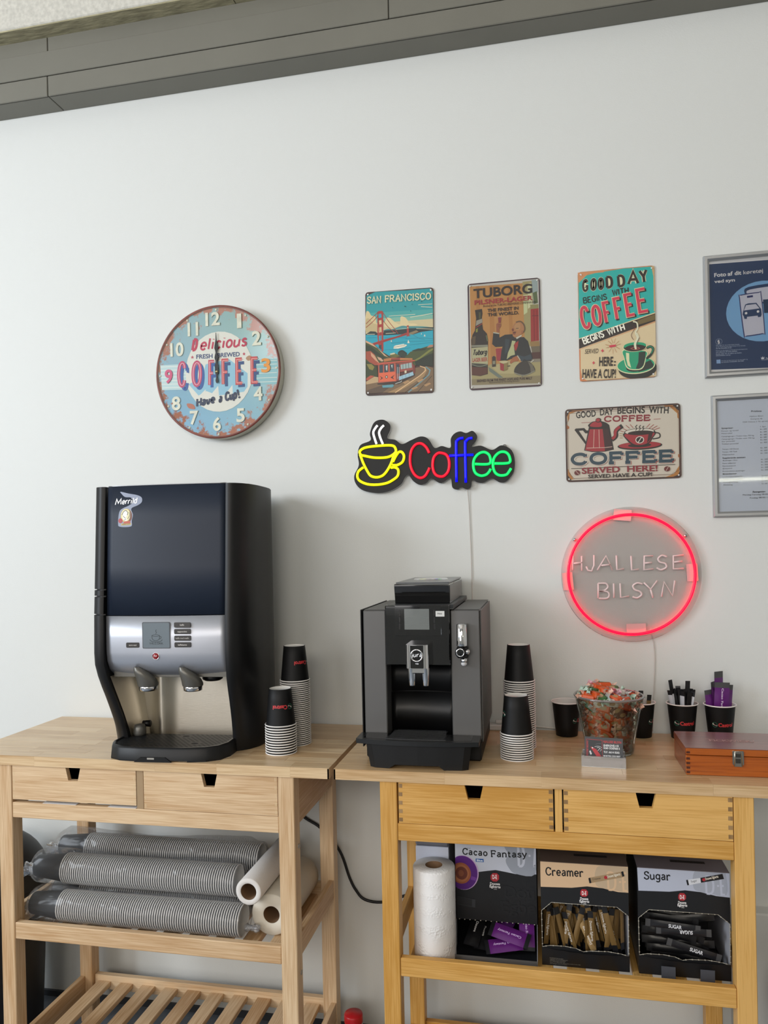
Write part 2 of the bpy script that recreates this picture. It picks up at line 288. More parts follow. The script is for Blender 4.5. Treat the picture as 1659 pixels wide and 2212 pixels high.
class Art:
    """flat print: every op is its own thin layer, in millimetres on the sheet (u right, v up), facing -Y"""
    def __init__(s, step=.00002, k=1.05): s.mb = MB(); s.d = 0; s.step = step; s.k = k
    def pt(s, u, v): return (u/1000, -s.d, v/1000)
    def col(s, h): s.d += s.step; s.mb.use(ink(h, s.k))
    def poly(s, pts):
        tri = tessellate_polygon([[Vector((a, b, 0)) for a, b in pts]])
        out = []
        for t in tri:
            a, b, c = [pts[i] for i in t]
            out.append(t if (b[0]-a[0])*(c[1]-a[1])-(b[1]-a[1])*(c[0]-a[0]) > 0 else t[::-1])
        s.mb.add([s.pt(*p) for p in pts], out)
    def line(s, pts, wd):
        h = wd/2; n = len(pts); V = []
        closed = pts[0] == pts[-1] and n > 3
        def un(a, b):
            dx, dy = b[0]-a[0], b[1]-a[1]; l = math.hypot(dx, dy) or 1
            return dx/l, dy/l
        for i in range(n):
            d0 = un(pts[i-1], pts[i]) if i else (un(pts[-2], pts[-1]) if closed else None)
            d1 = un(pts[i], pts[i+1]) if i < n-1 else (un(pts[0], pts[1]) if closed else None)
            d0 = d0 or d1; d1 = d1 or d0
            sx, sy = d0[0]+d1[0], d0[1]+d1[1]; l = math.hypot(sx, sy)
            if l < 1e-6: sx, sy, l = d0[0], d0[1], 1
            sx /= l; sy /= l
            k = 1/max(.5, sx*d1[0]+sy*d1[1])
            nx, ny = -sy*h*k, sx*h*k
            V += [s.pt(pts[i][0]+nx, pts[i][1]+ny), s.pt(pts[i][0]-nx, pts[i][1]-ny)]
        s.mb.add(V, [(2*i, 2*i+1, 2*i+3, 2*i+2) for i in range(n-1)])
    def text(s, p0, p1, h, style, body, gw=None):
        L = math.hypot(p1[0]-p0[0], p1[1]-p0[1]); ex = ((p1[0]-p0[0])/L, (p1[1]-p0[1])/L); ey = (-ex[1], ex[0])
        if gw is None:
            v, f = textmesh(body, style)
            if not v: return
            x0 = min(p[0] for p in v); x1 = max(p[0] for p in v); sx = L/(x1-x0); sy = h/CAP
            s.mb.add([s.pt(p0[0]+ex[0]*(x-x0)*sx+ey[0]*y*sy, p0[1]+ex[1]*(x-x0)*sx+ey[1]*y*sy) for x, y in v], f)
        else:
            st, W = strokes(body, style == 'slab'); W = max(W, 1); sy = (h-gw*.6)/10; sx = max(.001, (L-gw))/W; sh = .22 if style in ('script', 'round') else 0
            for q in st:
                q = [((x*sx+gw/2+sh*y*sy), y*sy+gw*.3) for x, y in q]; s.d += .00001
                s.line([(p0[0]+ex[0]*x+ey[0]*y, p0[1]+ex[1]*x+ey[1]*y) for x, y in q], gw*(.8 if style == 'slab' else 1))
    def run(s, src):
        for ln in src.strip().split('\n'):
            t = ln.split(' '); k = t[0]; s.col(t[1])
            P = lambda a: [tuple(map(float, q.split(','))) for q in a]
            if k == 'P': s.poly(P(t[2:]))
            elif k == 'S': s.poly([(p[0], p[1]) for p in catmull([(a, b, 0) for a, b in P(t[2:])], True, 4)])
            elif k == 'L': s.line(P(t[3:]), float(t[2]))
            elif k == 'Q': s.line([(p[0], p[1]) for p in catmull([(a, b, 0) for a, b in P(t[3:])], False, 5)], float(t[2]))
            elif k == 'E':
                (cx, cy), (rx, ry) = P(t[2:4]); s.poly([(cx+rx*math.cos(i*PI/16), cy+ry*math.sin(i*PI/16)) for i in range(32)])
            elif k == 'T': p = P(t[2:4]); s.text(p[0], p[1], float(t[4]), t[5], ' '.join(t[6:]))
            elif k == 'G': p = P(t[2:4]); s.text(p[0], p[1], float(t[4]), t[6], ' '.join(t[7:]), float(t[5]))
        return s
    def clip(s, W, H):
        """keeps the print inside its sheet"""
        a, b = W/2000, H/2000
        s.mb.v = [(max(-a, min(a, x)), y, max(-b, min(b, z))) for x, y, z in s.mb.v]
        return s
    def build(s, name, parent, loc=(0, 0, 0), rot=None, **k):
        o = s.mb.build(name, None, parent, **k); o.location = loc
        if rot: o.rotation_euler = rot
        return o
def printed(name, sheet, parent, loc, rot=None, clip=True, step=.00002, **k):
    W, H, src = SHEETS[sheet]; a = Art(step, {'beer': .78, 'pot': .86, 'bay': .98, 'clock': .95, 'foto': 1.15, 'pris': 1.2}.get(sheet, 1.05)).run(src)
    if clip: a.clip(W, H)
    return a.build(name, parent, loc, rot, **k)
SHEETS = {
'bay': (200, 300, '''P 2f9a9f -96,139.9 -69.7,148.9 24.9,146.8 90.3,147.6 97.5,139 98.4,75 -98.7,76.4
P 4aa6a3 -98.5,89.5 97.7,87.9 97.7,62.2 -98.8,69.9
P 7fb5a3 -98.8,72.3 97.9,71.8 97.8,49.4 -99,56.8
P cdbf95 -99,58.4 97.9,60.6 98.4,33.3 -98.7,28.9
S d9c594 -98,89.4 -90,93.8 -82.6,81.8 -70.9,77.7 -67.7,64.4 -64.3,44.6 -64.5,34.8 -98.9,37.1
S c4b184 -98.3,69.8 -87.8,72.4 -76.2,58.5 -66.2,54.5 -64.5,34.8 -98.9,35.5
S dccb9c -42.8,46.3 -39.2,68.9 -29.9,72.3 -19.2,64.2 -11,57.1 2.2,51.3 4.1,72.2 15.7,70.6 24.6,61.1 28.6,52.7 46.7,49.8 49.9,44.7 -9.5,44
L d9d3b5 1.5 -30.7,76.4 5.8,76.6 47,76.4
L d9d3b5 2 32.1,69.4 61.7,72.1 96.8,75.9
L d9d3b5 1.5 55.5,103.1 96.2,103.2
L d9d3b5 1.6 63.6,97.2 96.1,93.6
S 4d8f90 -44.7,36.7 -32.9,39.9 -19.6,38.2 7.1,46.1 23.6,44.1 43.3,42.8 72.8,40.2 97.1,35 97.1,28.6 -44.7,33.4
P 2c3a3a -98.7,28.1 -85,36.2 -69.9,34.3 -64.6,29.9 -46.5,28.6 -44.7,35.9 -23,36 0.3,36 23.5,37.7 49.8,37 77.6,37.2 98.4,36.5 98.3,27.7 56.2,26.5 23.3,22.3 -46.6,22.1 -98.7,27.3
P 8a7a5c 28.3,24.4 49.7,31 56.2,26.5 39.7,19.6 28.2,17.9
L c9c3a8 1.6 -95.3,27.8 -71.7,26.8
L c9c3a8 1.6 -39.8,26.6 -9.8,27
L b8b399 2 49.8,35.9 97.1,31
L 8fb0a5 2.3 -9.6,36.7 23.5,37.7
P 23a3b8 -98.7,26.4 -43.2,21.9 23.3,21.5 39.7,18.8 64.4,25.2 98.3,27.7 98.4,-24.6 72,-24.5 39.1,-29 19.1,-45.6 -0.8,-41.2 -27.4,-39.5 -47.3,-26.9 -77.2,-0.4 -99,9.2
L 1b8296 1.3 -43.3,13.7 -10,13.5 23.1,10.2
L 1b8296 1.2 18.1,8.1 64.2,8.3 96.8,3.7
L 1b8296 1.3 -23.5,-2.2 23,-0.4 96.7,-1.9
L 1b8296 1.2 -43.9,-20.5 -10.5,-21 32.7,-18.8
L 1b8296 1.2 31.1,-10.6 72.2,-7.6 97.5,-6.8
L 1b8296 1.2 -97.2,17.3 -66.8,16.9
L 1b8296 1.2 41.3,17.1 59.3,6.2 74,3.6
Q a8403a 1.5 -98.2,58.4 -79.3,75 -63.6,88.9
Q a8403a 1.5 -98.4,47.7 -77.8,63.5 -63.8,78.8
Q a8403a 1.5 -48.1,88.2 -32.6,63.5 -12.9,37.8 -3.2,24.1
Q a8403a 1.5 -48.4,66.3 -32.8,45.6 -19.7,33.3 -11.4,26.3
P a8403a -63.9,91 -58.9,93.1 -49.7,92.7 -47.2,89 -46.4,-23.7 -51.5,-25 -53.7,-6.8 -61.3,-5.5 -64.2,18.4
P 23a3b8 -60.7,84.3 -52.3,84.5 -51.6,73.8 -60.5,72.8
P d9c594 -60.1,65.5 -52.1,66.2 -51.6,55.1 -60,53.7
P d9c594 -60,45.6 -52.1,46.2 -51.8,31.5 -59.9,30.4
P 23a3b8 -60,21.4 -51.9,22.5 -51.5,6.1 -59.4,4.2
L 8a2f30 1.2 -63.6,90.2 -49.3,-23.5
P 2c4a50 -59.6,-5.6 -52.9,-5.2 -51.9,-20 -60.5,-12.9
P a8403a -80.5,0.6 -48.4,9.2 -9.9,16.4 20,25 28.3,25.2 29,20.3 -6.7,12.1 -46.9,1.7 -77.3,-6.1
L 7d2c2c 1.3 -78.9,-2.8 -43.5,5.6 23.3,22.3
P a8403a 22.4,45.8 27.7,46.3 29,15.5 22.4,15.1
P d9c594 23.9,41.7 26.5,41.8 26.8,37.5 24,37.2
L a8403a 1.6 19.9,15.2 33.1,16.8
P e9e4cf -17.1,-18.1 -15.3,-10.9 19.6,-8.3 22.9,-10.9 16.2,-15.3 -3.8,-19
L e9e4cf 2 -12,-10.3 14.6,-7.1
L 6c6b5a 1 -16.2,-14.1 17.9,-10.6
P e9e4cf 23.8,-4.5 26.7,5.1 30.4,-4.9
P e9e4cf 71.6,11.8 74.1,18.1 76.5,11.5
P e9e4cf -25.1,1.9 -23,7.5 -21,1.7
P e9e4cf 63.5,18 64.7,22.7 66,17.8
P 47512f -99,10.9 -78.9,-1.9 -57.3,-21.3 -27.5,-42.8 0.8,-47.8 47,-57 51.8,-70.3 -64.7,-60.3 -99.2,-55
P d7a986 -98.7,10 -78.9,-0.3 -57.3,-19.7 -32.5,-42.5 -27.5,-44.4 -44.1,-36.9 -63.9,-14.4 -84,-3.3 -98.2,4.2
P 2f3a2c -98.4,-2.3 -84.1,-8.2 -60.8,-27.7 -37.5,-45.5 -47.7,-54.7 -60.9,-37.5 -98.6,-18.8
S 2c3b33 -4,-36.1 -0.6,-26.5 9.4,-23.9 19.3,-31 22.4,-42.6 10.8,-45.1
L 1f2a26 2.3 -3.9,-31.2 9.4,-25.5 22.5,-34.4
P 6a6a38 -29,-36.2 -10.6,-32.4 2.6,-41.4 -10.8,-43.8 -25.8,-41.3
P d6cba5 -27.3,-32.2 -13.9,-29.7 -12.3,-33.9 -25.7,-35.6
P 47512f 15.8,-45.4 32.5,-30.2 62.2,-22.3 77,-18.4 98.2,-13.3 97.9,-73 46.9,-66.8 45.4,-56.9 19.1,-47.2
P b0806a 80.2,-20.2 88.5,-13.5 98.2,-13.3 98.2,-19.7 83.5,-21.2
P 2f3a2c 35.8,-27.1 55.6,-21.9 80.2,-22.6 75.2,-28 45.7,-29.4
P 7d8040 45.4,-53.7 60.3,-46.5 85,-28.6 98.4,-23 98.4,-27.8 86.6,-35.1 63.5,-49.9 48.6,-58.7
P 262f26 45.3,-58.6 65.2,-50 88.2,-40.1 98.3,-37.5 98.4,-74.6 48.5,-70.1
P a5503c -98.2,-22.1 -84.3,-21.3 -72.6,-31.9 -62.8,-52.2 -56.3,-64 -78.2,-62.8 -98.5,-43.5
P d2a07e -84.3,-24.6 -72.7,-35.2 -61.2,-53.9 -57.9,-59 -69.5,-50.1 -82.8,-36.2
P c9a487 -65.2,-38.9 -54.3,-42.8 -46,-51.5 -51.1,-53.7 -61.1,-47.3
P 39432b -98.7,-50.1 -83.2,-55.9 -66.4,-66.7 -63.4,-89.9 -65.3,-103 -99.5,-101.2
P 8a8040 -96.8,-58.4 -81.5,-59.3 -73.2,-68 -78.4,-77.6 -88.5,-73.7
P b5563f -97.5,-99.6 -85.4,-92 -73.6,-94.3 -90.7,-105 -97.6,-106.2
P bfa27a -98.5,-109.5 -73.7,-96 -61.9,-98.3 -62.2,-119.7 -87.7,-128.3 -98.1,-136
P 7a6248 -98.6,-117.8 -11.7,-105.9 46.8,-76.5 79.6,-73.5 98.8,-79.5 99.2,-144.3 21.1,-145.3 -98.2,-142.6
P 5b4a3c -98.9,-136 -74.2,-128.9 -11.7,-110.8 -1.7,-111.3 -49.1,-143.4 -96.5,-144.4
P a08058 -35.7,-144.1 21.4,-120.7 67.9,-93.9 76.3,-78.2 81.1,-85 71.1,-103.9 21.3,-130.5 -8.9,-145.4
L e0b98a 2.3 -12.2,-145.2 21.4,-124 59.6,-100 76.2,-86.3 74.7,-78.1 60,-72.4
L 6f8f94 3.6 26,-146.3 62.7,-118 85.9,-98.2 89.3,-85.4 76.3,-75
L 2a2522 1.6 16.1,-146.6 51.1,-122.3 79.3,-101.1
L 2a2522 1.3 52.5,-146.8 79.1,-118.9 94.8,-101.9
P b08a60 9.8,-116.9 24.8,-111.1 31.4,-114.7 16.4,-122.1
P b08a60 51.2,-114.2 67.7,-108.5 71,-112 56.1,-119.3
P b08a60 34.5,-134.5 51,-130.4 54.3,-133.9 39.4,-139.6
P b08a60 70.8,-126.6 87.3,-121 92.1,-124.5 77.3,-131.8
P 3a2b26 -64.7,-116.2 -6.7,-111.1 44.9,-92.7 45.6,-99.2 -1.9,-121.2 -35.3,-121.9 -63.9,-119.6
P b65a48 -62.2,-63.7 -11,-60.1 -8.4,-112.6 -62.1,-114.7
P e06a48 -59.7,-85.2 -12.2,-85.4 -10.9,-111.7 -59.1,-111.6
P 4a2f2c -57.6,-94.4 -47.6,-101.5 -57,-107.6 -52.7,-101.2
P 4a2f2c -13.2,-93.5 -26.3,-101 -14.2,-107.4 -19.1,-100.9
E 3a2220 -37.5,-98.8 3.9,4.3
E e9e4cf -37.5,-98.8 2.1,2.1
P 35424a -58.8,-63.9 -47.9,-63.2 -47.9,-85.9 -58.3,-86.1
P 35424a -44.2,-63.4 -32.8,-62.9 -32.3,-84.8 -44,-86.1
P 35424a -27.7,-62.7 -15.7,-61.5 -14.7,-83.6 -27.2,-84.6
P b7c4bf -39.5,-66.7 -34.5,-65.3 -35.6,-81.6 -38.9,-78.2
P b7c4bf -24.4,-65.9 -19.4,-64.5 -20.4,-75.9
P 8a3f38 -11,-61.8 1.5,-59.2 2.4,-109.9 -8.4,-111.8
P 3a4650 -8.6,-64.4 -0.2,-63.2 1.1,-90.2 -7.8,-90.6
L c5c9c5 1.2 -5.3,-71.9 -5,-106.3
L c5c9c5 1.2 -0.4,-72.2 0,-103.3
P 9c5046 1.5,-60.9 38.7,-58.2 40.1,-82.6 2.8,-87.1
P 9fb0ac 3.9,-65.9 36.2,-61.3 36.9,-75.9 4.5,-79
L 3d4a50 1.2 10.6,-63 11.2,-79.4
L 3d4a50 1.2 18.9,-62.7 19.5,-78.2
L 3d4a50 1.2 27.1,-61.5 27.8,-77.1
P 5a3430 2.7,-88.7 38.4,-82.5 38.4,-89 3.5,-96.9
P 9cc0cf -1.6,-99.9 40,-87.5 42.4,-97.4 -0.9,-110.6
L 5f7c88 0.8 8.4,-97.2 9.1,-107
L 5f7c88 0.8 18.4,-93.6 19.1,-103.5
L 5f7c88 0.8 28.4,-90.9 29.1,-100.8
P d9cfb0 15.3,-83.7 21.1,-82.4 21.5,-89.7 16,-91.9
P 7a3a35 38.7,-64.7 46,-70 46.6,-91.1 40.8,-92.4
P c35a48 -66.3,-58.5 -47.8,-56.3 45.4,-54.5 46.2,-57.8 -7.7,-59.5 -61.3,-62.9
P b97a4a -45.9,-46.6 -20.8,-44 38.9,-49.2 38.8,-54.1 -20.9,-52.2 -44.4,-54.9
P 8d3f37 -24.2,-46.3 2.5,-46.2 2.4,-52.8 -23.4,-52.5
P 5f9aa5 -50.5,-122.7 -18.6,-121.1 -15.3,-125.4 -20.4,-130.1 -48.9,-129.4
L cfd6d0 1.5 -11.9,-119.8 4.9,-115 7.4,-111.8
G d8d4ae -94.7,115.7 -51.5,115 20.5 4.3 slab SAN
G d8d4ae -41.8,116.2 93.9,115 20 4.3 slab FRANCISCO
E 2a3a38 17.7,100.6 2,1.2
E 2a3a38 38.4,105.2 1.3,0.8
E 2a3a38 65.4,111.2 1.5,1
E 2a3a38 -18.7,99.8 1,0.8
E 2a3a38 34,86.2 0.8,1.5
E f4f4f0 -91.5,142.2 2.1,2.3
E f4f4f0 92.1,142.3 2.1,2.5
E f4f4f0 -92.4,-142.4 2.1,2.3
E f4f4f0 92.6,-141.5 2.1,2.5'''),
'beer': (200, 300, '''P c4bfb4 -96,146.3 96.7,146.7 96.9,-146.5 -96.6,-145.6
P c08a4c -93.6,142 55.1,138.6 57.3,-136.4 -93.1,-134.3
P b57c40 -76.4,141.3 -66.6,141.3 -64.8,-78.4 -76.3,-80.9
P b57c40 -40.4,140.7 -27.4,140.2 -25.6,-74.7 -38.7,-77
P b57c40 11.5,138.6 21.2,138.6 24.4,-12.7 14.7,-13.5
P a59a68 52.8,142.4 79.3,142.5 81.9,-38.4 56.2,-36.4
P d3d2a4 66.3,136.3 76,136.8 79.5,74.7 66.4,65.9
P c9cf9a 54.4,104.6 65.7,105.3 64.6,56.3 54.8,50.5
P 9aa9a6 77.8,145.1 93.8,145.3 94.6,109.3 78.9,109
P 5a6a44 80.2,108.9 91.5,112.9 94,80 82.7,77.7
P 8f8a58 72.3,76.9 95.2,76.6 95.3,63.5 73.6,63.7
P a02c2c 73.6,64.5 95.6,65.1 95,-24.7 72.5,-25.4
L 6e1d22 1.6 82.4,61.3 82.2,-23.7
L 6e1d22 1.3 90.4,60.7 90.2,-22.7
L 6e1d22 2 77.2,45.4 94.9,44.8
P 9a7a48 70.1,-25.2 95.8,-25.5 96.3,-39.5 71.4,-39.2
P 6e6450 72.2,-39.3 96.6,-39.5 96.7,-55.8 75.1,-55.8
P 4e2a26 73.5,-55.7 97.2,-55.9 97.1,-77.1 74.7,-75.4
P 8a8270 42.5,-73.1 97.4,-74.7 97.5,-96.7 51.7,-95.1
P a89c6c -93.3,-107.8 -38.7,-80.3 97.3,-83.6 97,-142.4 -92.3,-136
P b9ac7c -38.9,-86.9 13.4,-74.2 40.8,-79.5 25.5,-111.2 -16.5,-108.2
P 6f7a6e -45.4,-88.1 -32.6,-97.2 -7,-118.8 8.8,-138.8 -1,-138.1 -16.8,-121.4 -44,-99.7
P 6f7a6e 48,-117.7 33.3,-128.2 23.3,-139.8 33,-140.5 52.7,-126.3
P 8f8260 -93.3,-119.4 96.9,-121.2 97,-142.4 -93.1,-135.9
P 2b2320 -80.3,74.8 -60.6,76.4 -59.3,63.1 -62.1,46.9 -58.6,18.5 -48.3,6.2 -45.1,-12.2 -47.8,-107.7 -68.8,-112 -92.5,-107.8 -92.5,-8.6 -88.4,6 -81.6,17 -77.5,51.4
P 4c4b2a -69.8,67.3 -64.1,67.6 -64.5,48.7 -69.9,48.3
P 8a8f34 -78.2,21.7 -73.2,23 -74.3,12.3 -79.2,11.9
P 5a4a34 -89.3,-0.5 -79.4,2 -81.6,-21 -90.7,-23.6
L 6d7a50 2.3 -50,1.3 -47.1,-15.4
P 9b9585 -76.9,44.7 -60.1,49.2 -59.8,38.4 -78.8,30
L a33a35 2 -78.1,25.8 -60.4,35.2
P 8b8b78 -92.3,-23.5 -46.5,-25.3 -45.8,-31.1 -91.9,-28.5
P b5b18a -92,-30.9 -46.1,-31.1 -47.2,-79.7 -92.3,-73.9
G 221e1c -90.5,-52.1 -49.6,-52.8 15.5 2.9 round Tuborg
T a8322d -90.1,-70.8 -48.3,-71 10.1 b LAGER BEER
P 3f4238 -92.6,-73.9 -47.2,-79.7 -47.4,-87.9 -68.2,-84.8 -92.4,-79.7
Q 9aa08a 1.3 -91.9,-78.1 -69.9,-84.6 -47.7,-80.5
P 5a3126 -92.5,-84.7 -47.9,-89.5 -48.3,-106 -68.8,-111.1 -92,-107
P 22262a -30.3,7.2 -14.1,3.5 -13.6,-8.1 2,-1.1 24.7,-1.2 27.7,-11.3 53.5,-11.6 64.5,-23.9 71.9,-52.3 77.1,-72.4 71.4,-79.3 45.6,-78.2 34.7,-62.7 29.8,-65.6 5.3,-73.6 -14.1,-72.2 -12.2,-55.9 -5.2,-33.4 -24.7,-33.6 -34.3,-24.6
P 31414c 33.1,-59.3 54,-65.7 71.8,-60.5 74.7,-75.4 45.6,-78.2
P 2f3c44 1.8,-12.5 14.7,-15.2 9.1,-47.6 0.8,-56.9
P a03038 -24.8,-37.7 -7.7,-38.1 -12.5,-73.1 -22.3,-71.6
P a22c2c 26.5,-27.6 38.8,-21.1 36.9,-34.9 30.9,-49.3 27,-42.4
P b9bb8a 21.1,-19 31.5,-21.4 25.6,-32.4 28.3,-58.9 16.9,-61.3 5.4,-70.3 9,-52.5 17.5,-33.5
L 1f1d1d 2.6 19.5,-14.7 35.6,-19.3
P c9c7b8 31.7,-11.6 47.2,-4.6 47.9,-8.7 34.1,-15.9
S b27a4e 22.6,15.4 27.7,26.5 36.7,32.3 47.9,29.8 55.7,17.7 53.8,3.1 44,-4.3 34.2,-10.1 24.5,-7.7 23.1,0.6
S b98a5a 27.6,19.9 36.6,29 44.6,25.1 42.7,10.5 33,9.6
Q 6a5238 3.6 32.6,31 44.8,32.5 54.2,22.7 56.4,9.4 52.2,1.6
S 8a4a32 23.2,3.9 30.5,4.9 31.1,-1.7 25.5,-2.9
L 3a241c 1.5 32.3,13.8 39.5,14
L 3a241c 2 24.8,2.9 32.9,3.9
S 7a4230 20.9,13.1 25.8,14.3 26.5,7.7 22.4,7.2
S a56a48 46.6,5.3 52.3,6.5 51.3,-0.8 47.3,-1.3
P 9a5a3e -21.3,9 -21.8,22.2 -21.7,30.4 -15.1,34.8 -8.6,31.8 -8,24.4 -13.8,16.6 -14.1,6
L 5a2c22 1.1 -16.9,27.6 -9.5,27.8
L 5a2c22 1.1 -16.1,22.6 -11.3,23
P 8a3a3a -16.4,48.1 -7.5,48.2 -8.9,33.5 -15.4,34
L c9a9a0 1 -17.2,49 -6.6,49.3
P b9b7a5 -30.3,8.9 -13.3,4.2 -14.2,1.8 -30.3,5.6
P a8643f 13.3,-79.1 21.7,-66.6 33.1,-62.5 38.6,-67.9 36,-77.5 24.6,-78.3 16.4,-83.5
L c9bfa8 2.3 34.7,-61.8 42.5,-74.7
P 3a2f2c -35,-60.8 -30.1,-57.9 -25.3,-61.5 -25.1,-87.9 -35.7,-88.8
P 8a8a70 -33.7,-72.4 -26.3,-72.1 -26.5,-81.2 -33.5,-81.5
P a03038 -13.5,-78.8 -3,-82.9 -3.4,-102.6 -13.1,-98.6
P 8d7a48 -2.8,-74.7 8.5,-77.2 8,-98.5 -2.6,-102.7
S c9bd90 -15.8,-75.4 0.4,-73.3 10.1,-77.3 -3,-81.2
L 2a2522 2 6.6,-89.3 14.7,-88.8
S 33302c 25.3,-107.9 30,-91.9 45.6,-79.9 61.7,-79.4 75.9,-90.3 82,-107.1 64.1,-115.6 39.9,-117.2
P 6a6558 63.3,-81.2 75.9,-90.3 82,-107.1 70.6,-112.8 69.4,-96.3
Q 8a8878 2.6 25.6,-109.6 52.8,-118.1 82,-107.9
Q 2a2522 1.5 50.5,-78.6 53.8,-73.9 59.3,-79.2
L c9c7b8 2.3 71.3,-83.4 79.4,-77.4
T 2f2726 -83.3,108.4 78.9,109.4 24.5 b TUBORG
T a52e36 -81.1,89.4 79.5,89.5 12.1 b PILSNER-LAGER
T 3a2a26 -57.3,80.8 89.2,80.4 5.9 i Bottled at the TUBORG BREWERIES COPENHAGEN
T 2b2020 -45.3,65.9 40.3,66 8.5 b THE FINEST IN
T 2b2020 -45.1,53.7 41.2,53.3 8.5 b THE WORLD.
T 4a3a34 -78.7,-128.6 73.8,-130.2 6.5 b BREWED FROM THE FINEST HOPS AND PURE MALT
T 4a3a34 -44.8,-133.5 39.6,-134.4 3.9 i Recommended by the leading Brewers'''),
'good': (200, 300, '''P 22a89f -97.9,134.9 -53.6,143.3 19.8,148.5 98.8,146.6 100.3,22.7 -100.1,-32.6
P c98a5c -99.7,148.8 -25.9,148.4 -32.2,143.5 -72.1,143.6 -97.7,120.3
P bfa070 92.1,147.3 99.6,148.4 99.5,24.3 96.4,27.8 97,119.8
P d3bf98 -100.3,-59.1 99.7,-1.8 99.1,-147.6 -98.1,-147.4
P 2b2320 -100.1,-33.4 100.2,20.3 99.7,0.6 -100.3,-59.9
L d9cda0 2.2 -100.1,-32.6 100,22.4
L c98a5c 1.4 -99.9,-61.9 99.6,-2.9
P 6a5a34 53.5,4.8 99.7,18.8 99.9,3.7 56.1,-6.6
P c97a4c -100.3,-59.9 -96.6,-63.5 -97,-117.9 -93.2,-140.6 -78.2,-149.7 -98.9,-149
G d8d6b0 -89.3,95.5 -72.6,94.9 33.4 10.3 sans G
G d8d6b0 -68.4,96.7 -50.5,95.9 32.9 10.3 sans O
G d8d6b0 -48,96.8 -30.5,96.7 32.3 10.3 sans O
G d8d6b0 -26.2,99 -6.6,99.9 31.9 10.3 sans D
G d8d6b0 4.6,99.1 25.3,100.6 31.9 10.3 sans D
G d8d6b0 29,103.5 60.7,103.5 36.5 10.3 sans A
G d8d6b0 61.6,103.9 85.3,106.3 35.4 10.3 sans Y
G 2b2320 -89.3,95.5 -72.6,94.9 33.4 5.3 sans G
G 2b2320 -68.4,96.7 -50.5,95.9 32.9 5.3 sans O
G 2b2320 -48,96.8 -30.5,96.7 32.3 5.3 sans O
G 2b2320 -26.2,99 -6.6,99.9 31.9 6.8 sans D
G 2b2320 4.6,99.1 25.3,100.6 31.9 6.8 sans D
G 2b2320 29,103.5 60.7,103.5 36.5 6.8 sans A
G 2b2320 61.6,103.9 85.3,106.3 35.4 6.8 sans Y
G 1f1c1c -86.6,62.7 -23.5,68.7 16.3 2.6 sans BEGINS
G 1f1c1c -10.2,77.5 33.9,80.7 16.3 3.1 sans WITH
G 1f1c1c -88.3,-12.5 -61.5,-8.8 62.5 8.1 sans C
G 1f1c1c -59.1,-5.8 -31.8,-2.1 56.3 8.1 sans O
G 1f1c1c -28.1,-0.2 -5.4,3 59.4 8.1 sans F
G 1f1c1c -0.3,6.5 23.9,9.9 60.9 8.1 sans F
G 1f1c1c 28.3,13.1 54.8,16.6 62.5 8.1 sans E
G 1f1c1c 58.9,20.2 88.4,23.4 65.6 8.1 sans E
G d8cda0 -92.2,-9.6 -64.5,-5.6 64 10.6 sans C
G d8cda0 -63,-2.7 -34.4,1.3 57.8 10.6 sans O
G d8cda0 -31.6,2.2 -8.1,5.6 60.9 10.6 sans F
G d8cda0 -3.7,9.2 21.5,12.8 62.5 10.6 sans F
G d8cda0 24.6,15.7 51.9,19.6 64 10.6 sans E
G d8cda0 55.4,22.9 86.2,26.7 67.1 10.6 sans E
G c8344c -90.9,-8.4 -65.5,-4.5 61.9 7.8 sans C
G c8344c -61.7,-1.5 -35.6,2.1 55.6 7.8 sans O
G c8344c -30.4,3.2 -9.1,6.4 58.7 7.8 sans F
G c8344c -2.4,10.2 20.4,13.5 60.3 7.8 sans F
G c8344c 26,16.9 50.8,20.3 61.9 7.8 sans E
G c8344c 56.7,23.9 85,27.4 65 7.8 sans E
G f1eedd -87.6,-49.8 -31.8,-32.2 18.6 3.3 sans BEGINS
G f1eedd -23.4,-29.7 22.6,-17.9 17.9 3.4 sans WITH
T 2b2320 -85.4,-74.8 -49.4,-75.1 11.7 i SERVED
P c8344c -38.4,-64.4 -36.7,-69.3 -34,-70.6 -37.1,-71.6 -39.2,-74.7 -40.4,-71 -43.9,-69.2 -40.3,-68.2
P c8344c -62.7,-95.9 -61.1,-100 -58.4,-101.5 -61.2,-102.4 -63.1,-106.2 -64.5,-102.1 -67.2,-100.8 -64.4,-99.7
L b5794a 0.9 -23.9,-44 -13.7,-54.5
L b5794a 0.9 -14.6,-40.1 -11.3,-51.5
L b5794a 0.9 -4,-39.4 -8.2,-51.8
L b5794a 0.9 4.8,-46.5 -4.6,-55.3
L b5794a 0.9 9.1,-54.8 -3.2,-58.3
L b5794a 0.9 7,-69 -3.3,-61.7
L b5794a 0.9 -1.7,-77.8 -7.2,-64.6
L b5794a 0.9 -11.6,-80.2 -11.1,-65.9
L b5794a 0.9 -22,-74.5 -14.8,-64
L b5794a 0.9 -29.2,-63.5 -18.4,-60.5
L b5794a 0.9 -31.1,-53.8 -18.3,-57.3
P c8344c -21.4,-58.6 -18.3,-56.5 -3.8,-55.7 -3.3,-61 -18.5,-62.8
T 1f1a1a -48.5,-110.6 -12,-112.2 23.3 n HERE
T 1f1a1a -9.8,-112.1 -5.2,-112.5 17.1 n :
T 1f1a1a -93.5,-139.8 -5.7,-145.8 22.5 n HAVE A CUP!
E 1f2220 51.5,-124.9 49.4,27.7
E 12966c 47.4,-115.9 49,22.5
E d8d6a8 47.4,-115.9 49.4,23.3
E 12966c 47.4,-115.1 47.6,21.4
P 23302b 52.6,-134.5 73,-109.3 85.2,-104 92.8,-117.2 90.3,-124.9 69.2,-131.1
E 1f2220 45.6,-122.9 23.3,10.1
